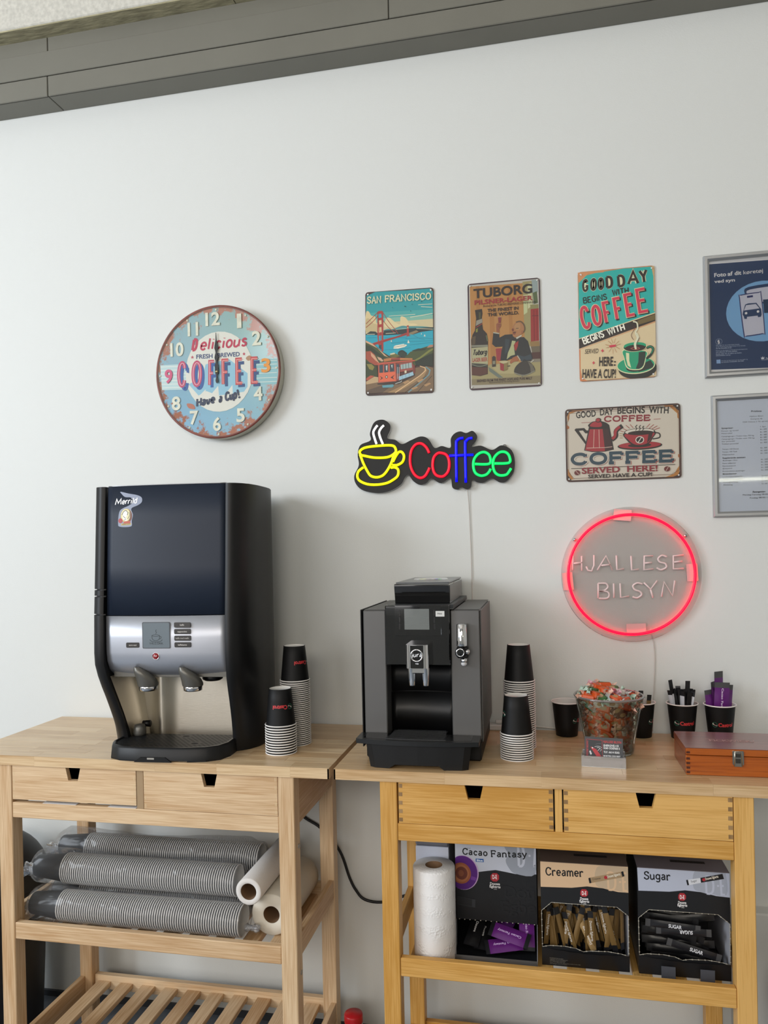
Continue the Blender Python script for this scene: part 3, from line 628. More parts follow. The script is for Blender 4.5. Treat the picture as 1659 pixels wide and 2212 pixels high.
S d8d6a8 15.2,-71.3 75,-79.5 73.4,-99.9 68.1,-119.9 57.3,-128.5 31.9,-126.5 21,-116.2 16.6,-95.2
S 12966c 17.4,-73 73,-80.1 71.6,-99.7 66.4,-118.2 55.9,-126.1 33.5,-124.3 23.1,-114.7 18.4,-95.3
P 23302b 55.5,-81 73,-80.1 71.6,-99.7 66.4,-118.2 55.9,-126.1 47,-124.6 53.7,-107.7
P d8d6a8 22.4,-79.8 30.6,-82.1 30.6,-102.7 35.1,-122 26.4,-115 22.6,-95.7
E d8d6a8 45.5,-65.9 31.4,13.2
E 23302b 45.5,-65.9 29.2,11.5
E 12966c 45.7,-62.7 28.8,9.3
E 2b1a18 46.2,-69.1 26.7,9
Q b5534a 1.4 34.1,-69.7 46.3,-66.8 58.1,-70.9 46,-73.5 34.9,-69.8
Q 23302b 6.2 76,-71.6 85.1,-67.7 92.3,-74.6 87.3,-88.4 74.9,-100
Q 12966c 1.9 77.6,-70.2 85.1,-67.7 92.3,-74.6 87.3,-86.8
Q d8d6b8 3.7 47.5,-72.4 45.1,-57.9 52.4,-42.7 47.8,-28 53.5,-15.9 51.8,-1.4 42.2,2.6
Q d8d6b8 2.5 49,-72.5 48.2,-56.6 55.5,-41.4 50.8,-28.3
Q 5a2c2c 1.2 42.5,-46.6 37,-33.4 45.1,-18.3 43.9,-10.2
Q 5a2c2c 1.2 51.3,-72.7 52.8,-53.8 57.7,-41.6
E f4f4f0 -91.3,141 1.7,1.9
E f4f4f0 93,142.1 1.7,1.9
E f4f4f0 91.5,-142.3 1.9,2
E f4f4f0 -91.7,-142.3 1.7,1.9'''),
'pot': (300, 200, '''P c9bfae -145.4,95.7 145.7,95.3 145.1,-96.1 -145.6,-95.8
P b57a3c -145.4,95.7 -101.4,95.5 -131.7,88.2 -143.2,64.5
P b57a3c 108,95.4 145.7,95.3 145.2,57.6 131.7,75.7
P b57a3c 144.2,-67.2 145.1,-96.1 108.5,-96.6 131.2,-88
P b57a3c -145.5,-63.8 -125.1,-91.2 -145.6,-95.8
P a8602c -146.7,58 -135.2,48.4 -146.1,44.7
P a8602c 146.6,-35.1 137.3,-38.9 146.6,-48
P d3c9b8 -138.2,86.3 -116.4,93.8 122.2,92.5 141.8,72.9 142.1,-71.3 123.1,-87.6 -131.5,-90.9 -143.5,-68.3
L 5a2a22 1.9 -144.4,93.4 144.6,92.1
L 6b4a38 1.1 -134.9,88.4 138.3,88.2 145.8,70.5 144.8,-77.9 125.1,-89.8 -129.3,-91 -142.7,-75 -144.3,64.5 -138.3,84.1
P 332b2a -145.4,96.8 -127.1,96.7 -138,93 -145.3,80.1
P 332b2a 130.5,95.7 145.8,96 146.1,79.1
P 332b2a 145.3,-82.2 145.5,-96.8 126.8,-96.8 141.2,-91.7
P 332b2a -146.1,-81.4 -135.9,-95.6 -145.4,-96
T 1f1a1a -120.3,74.1 -68,77 16.6 n GOOD
T 1f1a1a -57.3,78.6 -21.8,79 16.6 n DAY
T 1f1a1a -11.9,80.5 59.5,78.6 17.1 n BEGINS
T 1f1a1a 69.2,78 119.8,74.3 17.1 n WITH
G 8a2430 -47.9,59.7 73.9,56.6 16.6 5.1 slab COFFEE
L a85a54 1.3 -106.9,60.9 -82.4,60.7
L a85a54 1.3 81.5,60.2 99.4,60.6
P 201c1c -125.7,42.3 -122.4,45.9 -99.9,46.3 -93.8,39.3 -86.3,38.9 -86.6,31.2 -97.3,31.8 -103.4,39.9 -114.1,39.4 -92.9,4 -96.3,-0.2
P 201c1c -87,50 -33.1,47.8 -22.9,-16.3 -46.2,-20.9 -80,-20.5 -101.1,-15.4
P a52a34 -85.2,42.1 -51.3,41.2 -46.1,-19.4 -79.9,-18.7 -98.5,-14.4
P 3a1c20 -51.3,41.2 -36.5,40.3 -26,-15 -45.7,-19.4
L d9b9a8 1.3 -73.5,40.3 -76.4,-10.1
L d9b9a8 1.3 -60.9,39.6 -60.6,-11
L d9b9a8 1.5 -94.4,-9.1 -45.8,-10 -26.8,-8.4
S 201c1c -89.1,50.1 -81.3,60.7 -70.6,63.3 -53.7,62.3 -39.1,55.9 -34.2,46.8 -60.7,43.5
S a52a34 -84.9,50.9 -77.1,60.4 -66.4,61.9 -54.9,59 -54.2,48 -71.2,47.3
E 201c1c -62,65.6 7.7,6.4
E a52a34 -62.9,66.1 5.5,4.7
Q 201c1c 11.9 -28.2,10.3 -17.3,19.5 -15.7,34.7 0.5,46.9
Q a52a34 7.3 -27,12.4 -19.8,19.6 -17.2,34.8 -5.9,45.1
E 201c1c 44.5,-9.1 57.6,11.1
E a52a34 44.2,-7.5 54.4,9
E 2a1a1a 44.2,-8 29.9,5.5
S 201c1c 6,28 82.7,28.9 77.9,9.7 67,-4.9 48.2,-10.3 27.6,-7 11.5,6.9
S a52a34 8.4,24.6 79.5,25.8 74.8,9.9 65,-2.6 48.3,-7.1 29.8,-4.5 14.7,8.9
P 3a1c20 68.1,23.3 79.5,25.8 74.8,9.9 62.9,-3.6
E 201c1c 44.5,29 39.5,9
E d8d0c0 44.5,29 37.3,7.7
E 2a1818 47.5,25.5 33.1,6
Q 201c1c 3 81.5,24.6 94.8,21.7 95.4,10.8 77.8,7.5
E e4ddcf 44.7,6.6 11.1,9.6
E 241c1c 44.7,6.6 9,7.7
L e4ddcf 2.1 40.3,-0.1 49.5,13.5
Q 201c1c 1.9 34.3,32.9 37.6,37 34.7,42.6 38.6,47.2
Q 201c1c 1.9 42.6,32.4 46.9,36.5 44,41.6 47.9,46.2
Q 201c1c 1.9 51.5,31.8 55.8,35.9 52.7,40.5 56.5,43.5
L a8423c 1.3 9.3,48.1 19.4,38.8
L a8423c 1.3 20.4,49.6 28.3,39.8
L a8423c 1.3 1.8,39.4 12.5,33.9
L a8423c 1.3 -5.3,33.7 4,30.3
L a8423c 1.3 71.6,48.7 62.1,38.8
L a8423c 1.3 81.4,46.3 68.6,35.8
L a8423c 1.3 90.5,42.3 74.7,33.7
L a8423c 1.3 96.4,36.8 82.9,32.2
L a8823c 1.1 -7.6,26.6 1.7,25
L a8823c 1.1 -7.9,20.7 1.5,19.5
L a8823c 1.1 -7,14.5 0.9,14.1
G a83a38 -136.3,-56.5 134.9,-58.5 33.1 11.1 slab COFFEE
G d8d0c0 -137.5,-55.8 133.7,-57.6 33.7 12.8 slab COFFEE
G 2a4452 -138.8,-54.9 132.5,-56.9 33.1 10.7 slab COFFEE
L 2a2626 1.3 -136.9,-63.8 133.8,-63.6
T 8a2430 -108.6,-78.8 -8.4,-78.1 15.4 b SERVED
T 8a2430 10.3,-78.3 88.8,-79.1 15.4 b HERE!
E 6a2a28 -120.9,-75.6 7.7,6.8
E 6a2a28 113.1,-74.6 7.7,6.8
L c9a89a 1.5 -125.4,-69.2 -116.2,-80.6
L c9a89a 1.5 110.2,-79.5 116.7,-69
T 1f1a1a -92.1,-91.9 74.9,-92.2 9.6 b SERVED HAVE A CUP!
E e8e8e4 -142.7,91.5 1.7,1.7
E e8e8e4 142.6,92.3 1.7,1.7
E e8e8e4 -143.3,-92.1 1.7,1.7
E e8e8e4 142.4,-91.9 1.7,1.7'''),
'foto': (208, 295, '''P e8eaee -110.1,143 163.5,137.3 158.5,-159.6 -108.2,-145.5
P 1c3a64 -108.6,139.5 178.2,135.9 173.4,-146.1 -107.8,-139.7
E 7fb2dd 25.9,4.9 90,79.2
S 1c3a64 -16.7,50 -8.7,70.7 88.1,71.6 87.3,22.9 -10.9,31.4
S c9cad8 -10.6,49.5 -4.2,63.7 88,65.1 87.3,26.1 -3.2,34
P 123456 26.4,34.7 87.5,34.2 86.9,-1.5 28.4,-0.7
S 1f2a66 -31.8,44.7 -28.9,51.9 16.9,55.5 22.9,49.8 30.3,-49.2 24.9,-55.3 -15.6,-58.7 -22.4,-53.3
S c9cad8 -29.4,44.5 -26.7,49.6 15.7,52.9 21,47.5 28,-48.2 23.4,-52.7 -14,-55.9 -20,-51
L 1f2a66 5.4 -12.2,45 2.3,45.8
P 1c3a64 -22.8,6.1 -17.1,25.3 -9.5,28 10.4,27.6 21.5,10.5 22.7,-4.3 20.4,-9.9 13.5,-10.1 12.8,-6 -13.1,-7.1 -13.5,-12.5 -19.6,-12 -20.8,-5.6 -23.7,-0.4
P c9cad8 -20.5,10 -14.9,23.5 8.8,24.7 17.7,12.5
E f2f2f4 -15.2,2.6 3.2,3.2
E f2f2f4 13.9,4.6 3.2,3.2
E 9fb0c8 -83.3,-66.7 8.2,7.9
E 1c3a64 -83.3,-66.7 7.6,7.3
T f4f4f6 -86.3,-70.2 -80.8,-69.9 7.6 b §
T f4f4f6 -91.6,104.4 -62.2,104.6 9.8 b Foto
T f4f4f6 -58.5,104.6 -45.7,105.1 9.8 b af
T f4f4f6 -41.5,104.7 -24.9,105.1 9.8 b dit
T f4f4f6 -20,104.9 27.7,105.8 9.8 b køretøj
T f4f4f6 -91.9,88.5 -68.3,88.5 7.9 b ved
T f4f4f6 -64,88.6 -40.9,88.4 7.9 b syn
T a9b8cf -90.7,-77.5 -32,-78.9 2.7 b Nye regler for syn af køretøjer betyder,
T a9b8cf -90.7,-81.6 -18.3,-83.2 2.7 b at der fremover skal tages et foto af dit køretøj,
T a9b8cf -90.8,-85.8 -51.4,-86.5 2.7 b når det fremstilles til syn.
T a9b8cf -90.9,-91.9 -13.1,-92.7 2.7 b Fotoet vil efterfølgende fremgå på synsrapporten,
T a9b8cf -91,-95.7 -38.5,-96.6 2.7 b som udleveres når synet afsluttes.
T a9b8cf -91.1,-100.7 -27.8,-101.5 2.7 b Dette sker for at sikre en bedre
T a9b8cf -91.2,-104.7 -54.5,-105.3 2.7 b dokumentation ved syn.
P 8fb2dd -90.2,-114.3 -80.5,-114.2 -79.9,-124.7 -90,-124.3
T a9b8cf -77.9,-119.4 -13.6,-119.5 2.7 b Her kan du læse mere om de nye regler og
T a9b8cf -78,-123.2 -23.1,-123.2 2.7 b se, hvordan vi behandler dine data
P d9dde6 18.5,-114.7 20.8,-117.3 22.8,-113.4 24.6,-117.3 27.3,-114.2 26.3,-120.7 19.9,-120.9
T d9dde6 30.9,-121 72.8,-121.9 3.8 b Færdselsstyrelsen
L d9dde6 0.6 19.6,-122.5 72.8,-123.5'''),
'pris': (208, 295, '''P c9d1de -111.4,145.3 159,146.3 153.9,-151.8 -109.2,-147.8
T 2b2d38 -20.9,112.9 4.6,112.2 4 b Prisliste
T 2b2d38 -24.6,100 8.3,99.8 3.1 r Hjallese Bilsyn
T 2b2d38 -22.3,93.1 6.1,92.6 3.1 r Energivej 4b
T 2b2d38 -42,86.2 26.8,84.8 3.1 r 5260 Odense S Tlf. 66140202
T 2b2d38 -94.4,72.2 -65.6,72 3.7 b Synspriser:
T 2b2d38 -94.6,65 -52.8,64.9 3.1 r Person- og varebil
T 2b2d38 -94.7,58.6 -68.4,58.4 3.1 r Motorcykel
T 2b2d38 -94.5,50.6 -15.2,49.8 3.1 r Campingvogn / Trailer max 750 kg
T 2b2d38 -94.6,43.7 -14.3,43.2 3.1 r Campingvogn / Trailer over 750 kg
T 2b2d38 -94.5,37.3 -62.2,37.3 3.1 r Stor personbil
T 2b2d38 -94.3,30.8 -53.4,30.5 3.1 r Toldsyn personbil
T 2b2d38 -93.6,16.9 -52.5,16.5 3.1 r Tempo 100 Dansk
T 2b2d38 -93.8,9.7 -56.8,9.5 3.1 r Tempo 100 Tysk
T 2b2d38 -93.6,2.4 -63.4,2.3 3.1 r Miljømærker
T 2b2d38 -93.4,-6.4 -36.3,-7 3.7 b Supplerende attester:
T 2b2d38 -93.6,-13.1 -56,-13.2 3.1 r Ændringer i Dmr
T 2b2d38 -93.7,-20.5 -60.3,-20.6 3.1 r Flere udførsler
T 2b2d38 -93.5,-27.5 -61,-27.6 3.1 r Dyretransport
T 2b2d38 -93.3,-34.4 -70.3,-34.3 3.1 r ID-kontrol
T 2b2d38 -93.5,-41.3 -38.4,-41.5 3.1 r Konstruktive ændringer
T 2b2d38 -93.3,-48.9 -58.8,-48.8 3.7 b Motorkontor
T 2b2d38 -93.1,-56.1 -44.5,-56.1 3.1 r 1 sæt nummerplader
T 2b2d38 -93.3,-63.3 -44.7,-63.1 3.1 r Enkelt nummerplade
T 2b2d38 -93.1,-70.5 -57,-70.3 3.1 r Om registrering
T 2b2d38 -92.9,-77.6 -69.8,-77.5 3.1 r Afmelding
T 2b2d38 0.2,71.7 13.1,71.6 3.1 r 1. Syn
T 2b2d38 0.1,64.8 15.9,64.8 3.1 r Kr. 499
T 2b2d38 -0.1,57.7 15.8,57.7 3.1 r Kr. 299
T 2b2d38 0.1,50.6 16,50.6 3.1 r Kr. 400
T 2b2d38 -0,43.7 15.8,43.7 3.1 r Kr. 580
T 2b2d38 0.2,37.1 16,37.1 3.1 r Kr. 550
T 2b2d38 0.1,29.9 16.2,30.3 3.1 r Kr. 450
T 2b2d38 0.1,16.1 16.2,16.3 3.1 r Kr. 300
T 2b2d38 0.3,9.1 16.4,9.3 3.1 r Kr. 600
T 2b2d38 0.4,2.1 16.6,2.3 3.1 r Kr. 100
T 2b2d38 0.8,-14.1 16.9,-13.8 3.1 r Kr. 200
T 2b2d38 0.8,-20.9 16.9,-20.8 3.1 r Kr. 200
T 2b2d38 1,-28.1 17.1,-27.8 3.1 r Kr. 200
T 2b2d38 1.1,-35 17.3,-34.8 3.1 r Kr. 200
T 2b2d38 1.2,-41.9 17.3,-41.6 3.1 r Kr. 200
T 2b2d38 1.5,-56.6 19.7,-56.4 3.1 r Kr. 1460
T 2b2d38 1.5,-63.8 17.6,-63.5 3.1 r Kr. 810
T 2b2d38 1.5,-70.8 17.7,-70.4 3.1 r Kr. 480
T 2b2d38 1.7,-77.6 14.9,-77.3 3.1 r Kr. 60
T 2b2d38 -21.9,-98.7 10.1,-98.6 3.7 b Åbningstider:
T 2b2d38 -45.4,-105.5 32.3,-105.7 3.4 r Mandag-Torsdag 08.00-17.00
T 2b2d38 -28.1,-114.1 27.7,-113.7 3.4 r Fredag 08.00-16.00'''),
'clock': (396, 396, '''P b9d3d3 -185.4,33.1 -34.3,29.2 -36.1,-48 -181.4,-42.9
P 8fbfc4 -31.4,30.4 194.7,26.2 191.6,-48.1 -33,-38.9
L dbe2dc 2.2 -184.1,27.6 36.8,18.9
L dbe2dc 2.2 -184.4,16.8 36.5,8.4
L dbe2dc 2.2 -184.6,6.6 36.3,-2.2
L dbe2dc 2.2 -183.4,-3.5 36,-12.8
L dbe2dc 2.2 -183.6,-14.3 35.8,-23.4
L dbe2dc 2.2 -182.4,-25.2 35.5,-34
L dbe2dc 2.2 -181.2,-36.1 -61.8,-39.7
L cfdcd4 2.2 36.9,25.6 187.7,21.5
L cfdcd4 2.2 36.7,15 187.5,11
L cfdcd4 2.2 36.4,1.7 187.2,-0.7
L cfdcd4 2.2 36.1,-11.5 186.9,-13.8
L cfdcd4 2.2 35.8,-24.7 186.6,-28.1
L cfdcd4 2.2 35.5,-36.7 186.3,-39.9
E dcdcd0 5.1,0.7 108,119.5
P 8fbfd2 -93.4,-31 -62.4,-66.4 -36.2,-54.7 0.6,-70.3 43.3,-67.6 94.1,-62.9 95.3,-10.2 37.2,36.1 -37.2,25.5 -49.6,-11.1
P dcdcd0 -59.5,-66.6 -39,-49.2 -39.5,-69.2
P dcdcd0 -25.1,-68.7 1.3,-41.1 3.4,-70
P dcdcd0 23.4,-67.7 46.7,-41.4 47.5,-67.9
P dcdcd0 79.9,-67.3 94.4,-49.7 95.4,-66.9
S b06a50 -100.6,-88.3 -80.4,-92.1 -74.9,-105.9 -95.1,-102
S b08a6a 90.7,35 102.1,42 113.1,33.4 98.9,26.5
G b93a52 -82.9,68.3 -63.5,68.8 35.8 8.3 script D
G b93a52 -55.8,67.7 94.3,70.3 35.3 6.1 script elicious
T 3a4a72 -67,44.1 -14.5,43 12.1 b FRESH
T 3a4a72 1.8,43.5 71.8,42.1 12.1 b BREWED
P b94a5a -79.5,55.2 -77.8,51.3 -74.7,50.6 -77,48.3 -76.2,44.8 -79.7,47.2 -83.2,45.3 -82.2,48.7 -84.5,51.3 -81,51.6
P b94a5a 85.5,53.3 87.1,49.5 90.2,48.7 87.9,46.5 88.6,43 85.3,45.4 81.9,43.5 82.8,46.9 80.6,49.4 84,49.7
P 2f5a9a -98,19 -90.8,18.5 -91.2,2.4 -99.8,5.7
G 2f5a9a -121.4,-46.7 -92.3,-47.1 78.5 10.5 sans C
G 2f5a9a -74.9,-46.9 -42.4,-47.6 75.7 10.5 sans O
G 2f5a9a -23.2,-47.5 4,-47.9 73 9.4 sans F
G 33507e 23.3,-47.3 46.6,-47.2 72.2 9.4 sans F
G 33507e 64.9,-47.8 90.2,-47.6 72.2 9.4 sans E
G 33507e 112.6,-48.2 137.7,-48.3 72.2 9.4 sans E
G c0486a -131.9,-36.6 -101.7,-37.7 75.7 10.5 sans C
G c0486a -84.9,-38.2 -50.3,-39.4 75.7 10.5 sans O
G c24a5a -30.7,-39.8 -7.8,-40.5 75.7 9.4 sans F
G c24a4c 12.7,-40.5 38.8,-40.8 77.1 9.4 sans F
G c24a4c 56.6,-40.7 81.9,-41 77.1 9.4 sans E
G c24a4c 104.4,-41.1 130.3,-41.5 77.1 9.4 sans E
G e8b8c0 -127.2,-32.8 -105.1,-33.7 67.7 1.9 sans C
G e8b8c0 -80.1,-34.5 -54.2,-35.4 67.7 1.9 sans O
G e8b8c0 -26.9,-36.6 -7.8,-37 68.9 1.9 sans F
G e8b0a8 16.4,-37.5 38.3,-37.6 70.5 1.9 sans F
G e8b0a8 60.3,-37.5 81.4,-37.8 70.5 1.9 sans E
G e8b0a8 108.1,-38.2 129.8,-38.3 70.5 1.9 sans E
G 26344e -70.4,-100.8 -9,-91 25.3 5.8 script Have
G 26344e 1.5,-91.7 13.8,-90.3 25.3 5.8 script a
G 26344e 21.5,-88.9 61.3,-82 25.9 5.8 script Cup
T 26344e 64.9,-82.2 71.7,-80.5 24.8 b !'''),
'creamer': (195, 240, '''P d9b894 -100.5,120.7 100.1,123.2 100.7,61.3 75.3,61.2 41.3,67.6 6.9,69.4 -27.8,63.7 -98.1,61.1
S c3ab8e 26.6,107.6 38.8,119.1 89.9,118.9 97.8,108.9 97.7,64.6 61.7,65.5 31,70.4 24.5,86
G d9b894 52.1,63.8 72.6,64.6 42.4 4.6 sans D
G d9b894 84.8,63.7 97,64.2 42.4 4.6 sans E
E d9b894 79.8,84.6 2.5,2.5
G 17181c -86.2,88.4 -0.3,90.7 19.4 3.5 slab Creamer
P b03038 -4.6,62.5 4.4,62.4 8.8,57.7 8.3,49.8 3.7,45.2 -4.9,45.3 -8.7,49.7 -8.2,57.6
T f0eeee -4.9,48.9 5.2,49.2 8.5 n D-E
T f0eeee -8.9,37.8 9.1,38.1 5.6 b Douwe
T f0eeee -10.4,31.6 11,32.2 5.6 b Egberts
T f0eeee -2.2,28.3 4.1,28.4 1.8 b 1753
P 17181c 10.1,88.6 14.2,90.3 16.8,78.3 12.2,76.9
P a58a68 14.2,90.3 83.6,108.6 85.4,96 16.8,78.3
P 17181c 82.2,108.1 87,109.9 89.5,98.7 85.1,97
E b03038 48.6,93 3.9,3.9
T 17181c 19.3,84.6 38.3,88.8 4.6 r Creamer
T e8e0d0 52.7,92.3 81.1,100.6 5.6 b Douwe Egberts'''),
'sugar': (195, 240, '''P b9bfd0 -98,126 100.7,126.6 101.2,66.3 69,67.8 36.7,74.1 4.1,75.9 -29,70.3 -95.7,67.9
S a4aab8 22.8,115.3 34.4,124.3 82.9,124.1 90.5,114.3 90.3,71.2 56.2,72.1 27,76.9 20.7,92.1
G b9bfd0 47,70.4 66.5,71.1 40.8 4.4 sans D
G b9bfd0 78.1,70.2 89.7,70.8 40.8 4.4 sans E
E b9bfd0 73.3,90.6 2.4,2.4
G 17181c -83.5,94.2 -25.9,95.8 18.7 3.4 slab Sugar
P b03038 -6.9,69.2 1.6,69.1 5.8,64.5 5.4,56.8 1,52.3 -7.2,52.4 -10.7,56.6 -10.3,64.4
T f0eeee -7.1,55.9 2.4,56.2 8.2 n D-E
T f0eeee -11,45.1 6.1,45.4 5.4 b Douwe
T f0eeee -12.4,39.1 8,39.6 5.4 b Egberts
T f0eeee -4.5,35.8 1.4,35.9 1.7 b 1753
P d8dbe2 10.4,100.1 37.3,106.2 37.7,95.1 11.5,88
P 17181c 6.5,99.1 10.4,100.1 12.8,88.4 8.9,87.5
P 17181c 36.6,106.1 82.8,118.3 85.8,107.1 37.7,95.4
E b03038 43.7,102.4 3.4,3.4
T 17181c 17.5,94.3 30,98 4.4 r Sugar
T e8e0d0 47.6,101.7 74.6,109.5 5.4 b Douwe Egberts'''),
'cacao': (195, 221, '''P c6cad6 -104.6,133.8 101.4,144.8 97.1,10.9 48.1,8.4 24.4,11.9 0.5,15 -20.2,11.5 -41,7.5 -98.5,3.6
S 9ba0ab 25.7,78.6 95.2,84.5 95.4,11.6 48.1,9.2 31.4,23.6 25,40.5 32.1,54.8
G c6cad6 53.6,26.8 72.2,27.2 53.6 5.9 sans D
G c6cad6 89.9,29.3 96.6,28.8 53.6 5.9 sans E
E c6cad6 82,54.8 2.8,2.8
T 6a6c72 -68,62.1 -59.3,62.1 3.1 r TYP
G 121316 -80.1,47.7 -17.7,47.3 16.4 3.5 slab Cacao
G 121316 -10,46.1 76.8,49.9 16.4 3.5 slab Fantasy
P 1f5aa5 -47.2,40.2 -28.2,40.2 -28,32.2 -47.4,32.3
T e8eef4 -44.8,33.7 -30.1,33.8 4.8 b Blue
E c9a8d0 -78.4,3.8 37.7,42.3
E 5a2080 -80.1,3.6 36.6,41.5
P 7a3fa0 -58.5,-3.3 -46.5,-6.8 -48.3,-14.4 -60.4,-12.1
E a8603c -83.7,2 24.2,25.9
E b9754c -84.5,1.9 19.9,21.6
E 7a4030 -82.8,2.1 14.7,15.9
E 96583c -83.7,2 6.9,7.8
P b03038 -6.5,7.3 2.9,7.9 8.5,3.1 8.3,-6.5 2.5,-12.6 -6.6,-12.9 -12,-7.9 -11.8,1.3
T f0eeee -7.5,-7 3.5,-6.4 9.7 n D-E
T f0eeee -13.6,-21.4 10.1,-21.1 5.9 b Douwe
T f0eeee -14.8,-28 11.3,-28.2 5.9 b Egberts
T c0bebe -4.6,-32.5 2.3,-32.4 2.1 b 1753
T 1c1d20 19.7,-50.6 92.6,-48.6 27.6 b Dou
T 1c1d20 11.3,-87.6 95.2,-83.6 27.6 b Egbe
P 34363a -94.4,-54.8 -50.1,-60.2 -50.5,-80.3 -94.9,-75
P 202124 -93.4,-56.1 -58.3,-60.5 -58.7,-78 -93.8,-74'''),
'card': (85, 50, '''P b83a40 -38.6,19.4 -3.2,19.2 -2.1,-24.9 -38.6,-26.4
P 35363a -37.9,18.5 -3.9,18.3 -2.9,-23.9 -37.8,-25.2
P b83a40 -29.5,1.6 -26.2,2.4 -16.1,-2.7 -4.5,-18.5 -7.5,-20.4 -14.4,-20.3 -28.2,0
E e4e4e6 -24.7,0.2 1.7,1.5
Q d8d8dc 0.8 -20.1,2.7 -12,4.9 -4.1,2
Q d8d8dc 0.9 -15.1,0.8 -11,2.1 -9.1,-1.1 -13.2,-5.8
Q d8d8dc 0.7 -8.1,0.1 -5.2,-3.1 -8.2,-6.6
Q 8a8c90 0.4 -18,8.5 -11.9,10.5 -5.4,10.3
E d0d0d4 -29.9,-9.1 1.9,2.7
E d0d0d4 -28.4,-12.9 2.1,2.7
T d8d8da -29.5,-23 -6,-22.5 1.9 b KOMPETENT OG HURTIG
T c0454a -34.5,-22.8 -34.3,15.6 2.5 b HJALLESE BILSYN
T c0454a -0.8,13.7 39,13.8 4.8 b HJALLESE BILSYN
T e6e6e8 -0,5 33.2,6 4.4 b ENERGIVEJ 4 B
T e6e6e8 -0.1,-0.6 35.7,-0.1 4.4 b 5260 ODENSE S
T e6e6e8 -0.1,-9.5 35.1,-8.9 4.2 b TLF. 6614 0202
T e6e6e8 -0.3,-18 36.9,-17.3 3.6 b MORTEN 2320 9897'''),
'merrild': (120, 120, '''S 8a92a6 -28.5,50.2 -5,44.7 18.4,40 30.9,33.3 31.4,22.1 21.2,14.5 2.5,6.2 7.2,-9 4.3,-24.8 2.3,-39.1 -29,-39.2 -34.7,-30.2 -31.5,-1.6 -21.1,7.7 -5.8,13.6 7.9,22.8 1.5,34.1 -15.3,36.2 -25.3,44.5
E b99c50 -11.4,-11.7 16.1,18.3
E e0d6a4 -13.1,-10.1 13.4,15.7
S 6a3a26 -4.3,4 3.9,-5.7 3.5,-21.6 -6.8,-29.3 -1.4,-16.7 -1.1,-4
S f2efe2 -19.6,-1.9 -12.8,2.7 -8.7,-3.8 -8.3,-10.2 -11.5,-14.9 -9.1,-22.9 -16.8,-24.3 -21.6,-14.6
Q 26221e 1.5 -24,-9.8 -19.6,-1.9 -12.8,1.9 -7.9,-3.8 -8.8,-10.2
Q 26221e 1.3 -19.9,-11.5 -16.6,-16.3 -12.4,-18
Q 26221e 1.3 -4.4,-2.3 -2.1,-10.3 -7.4,-19.8
L 26221e 1.3 -18.4,-22.7 -11.6,-21.3
P b54a30 -16.8,-25.9 0.1,-24.7 -0.1,-31.1 -20.3,-31.4
E a5282c -27.8,-24 6.2,6.2
P c2ac60 -26.2,-31.2 1.6,-30.3 1.9,-35.1 -25.5,-36.1
T 3a2a20 -23.8,-34.5 -0.1,-33.8 2.3 b DANMARKS FAVORIT
G f4f5f8 -44.6,16.6 -25.9,17.4 15.6 2.8 script M
G f4f5f8 -24.6,17.4 17.9,19.3 15.1 2.5 script errild'''),
}
NEON = {'yellow': ['~c-0.0195,1.6827 -0.0230,1.6936 -0.0064,1.7035 0.0343,1.7068 0.0716,1.7059 0.0822,1.6963 0.0804,1.6842 0.0585,1.6731 0.0211,1.6732 -0.0101,1.6801', '~-0.0226,1.6844 -0.0137,1.6595 -0.0031,1.6376 0.0075,1.6219 0.0246,1.6166 0.0418,1.6205 0.0545,1.6322 0.0674,1.6529 0.0772,1.6768 0.0867,1.6870', '~0.0720,1.6497 0.0859,1.6491 0.1015,1.6575 0.1064,1.6739 0.1005,1.6854 0.0913,1.6858 0.0817,1.6735 0.0737,1.6587', '~-0.0139,1.6466 -0.0284,1.6356 -0.0319,1.6204 -0.0242,1.6078 -0.0024,1.5978 0.0257,1.5952 0.0538,1.5987 0.0726,1.6071 0.0868,1.6187 0.0887,1.6353 0.0795,1.6427 0.0672,1.6423'],
'white': ['0.0309,1.7657 0.0245,1.7585 0.0180,1.7466 0.0208,1.7312 0.0267,1.7126', '0.0496,1.7647 0.0417,1.7576 0.0352,1.7457 0.0380,1.7303 0.0453,1.7117'],
'red': ['~0.1789,1.6797 0.1725,1.6935 0.1621,1.7045 0.1515,1.7081 0.1393,1.7041 0.1282,1.6896 0.1237,1.6656 0.1257,1.6413 0.1360,1.6198 0.1510,1.6101 0.1648,1.6141 0.1742,1.6273 0.1790,1.6376', '~c0.1882,1.6447 0.1917,1.6656 0.2025,1.6771 0.2131,1.6781 0.2265,1.6730 0.2338,1.6607 0.2355,1.6427 0.2315,1.6249 0.2208,1.6134 0.2102,1.6114 0.1982,1.6158 0.1909,1.6266'],
'blue': ['0.2768,1.7169 0.2663,1.7159 0.2588,1.7103 0.2561,1.6985 0.2549,1.5941', '0.3020,1.7156 0.2916,1.7146 0.2840,1.7076 0.2814,1.6973 0.2811,1.5916', '0.2360,1.6690 0.3040,1.6686'],
'green': ['~0.3079,1.6426 0.3477,1.6417 0.3496,1.6615 0.3410,1.6722 0.3293,1.6748 0.3159,1.6689 0.3052,1.6546 0.3033,1.6339 0.3089,1.6173 0.3235,1.6093 0.3383,1.6117 0.3473,1.6202 0.3509,1.6274', '~0.3624,1.6417 0.4018,1.6421 0.4035,1.6590 0.3951,1.6706 0.3820,1.6733 0.3702,1.6679 0.3603,1.6551 0.3578,1.6345 0.3633,1.6166 0.3763,1.6081 0.3938,1.6094 0.4028,1.6194 0.4073,1.6265']}
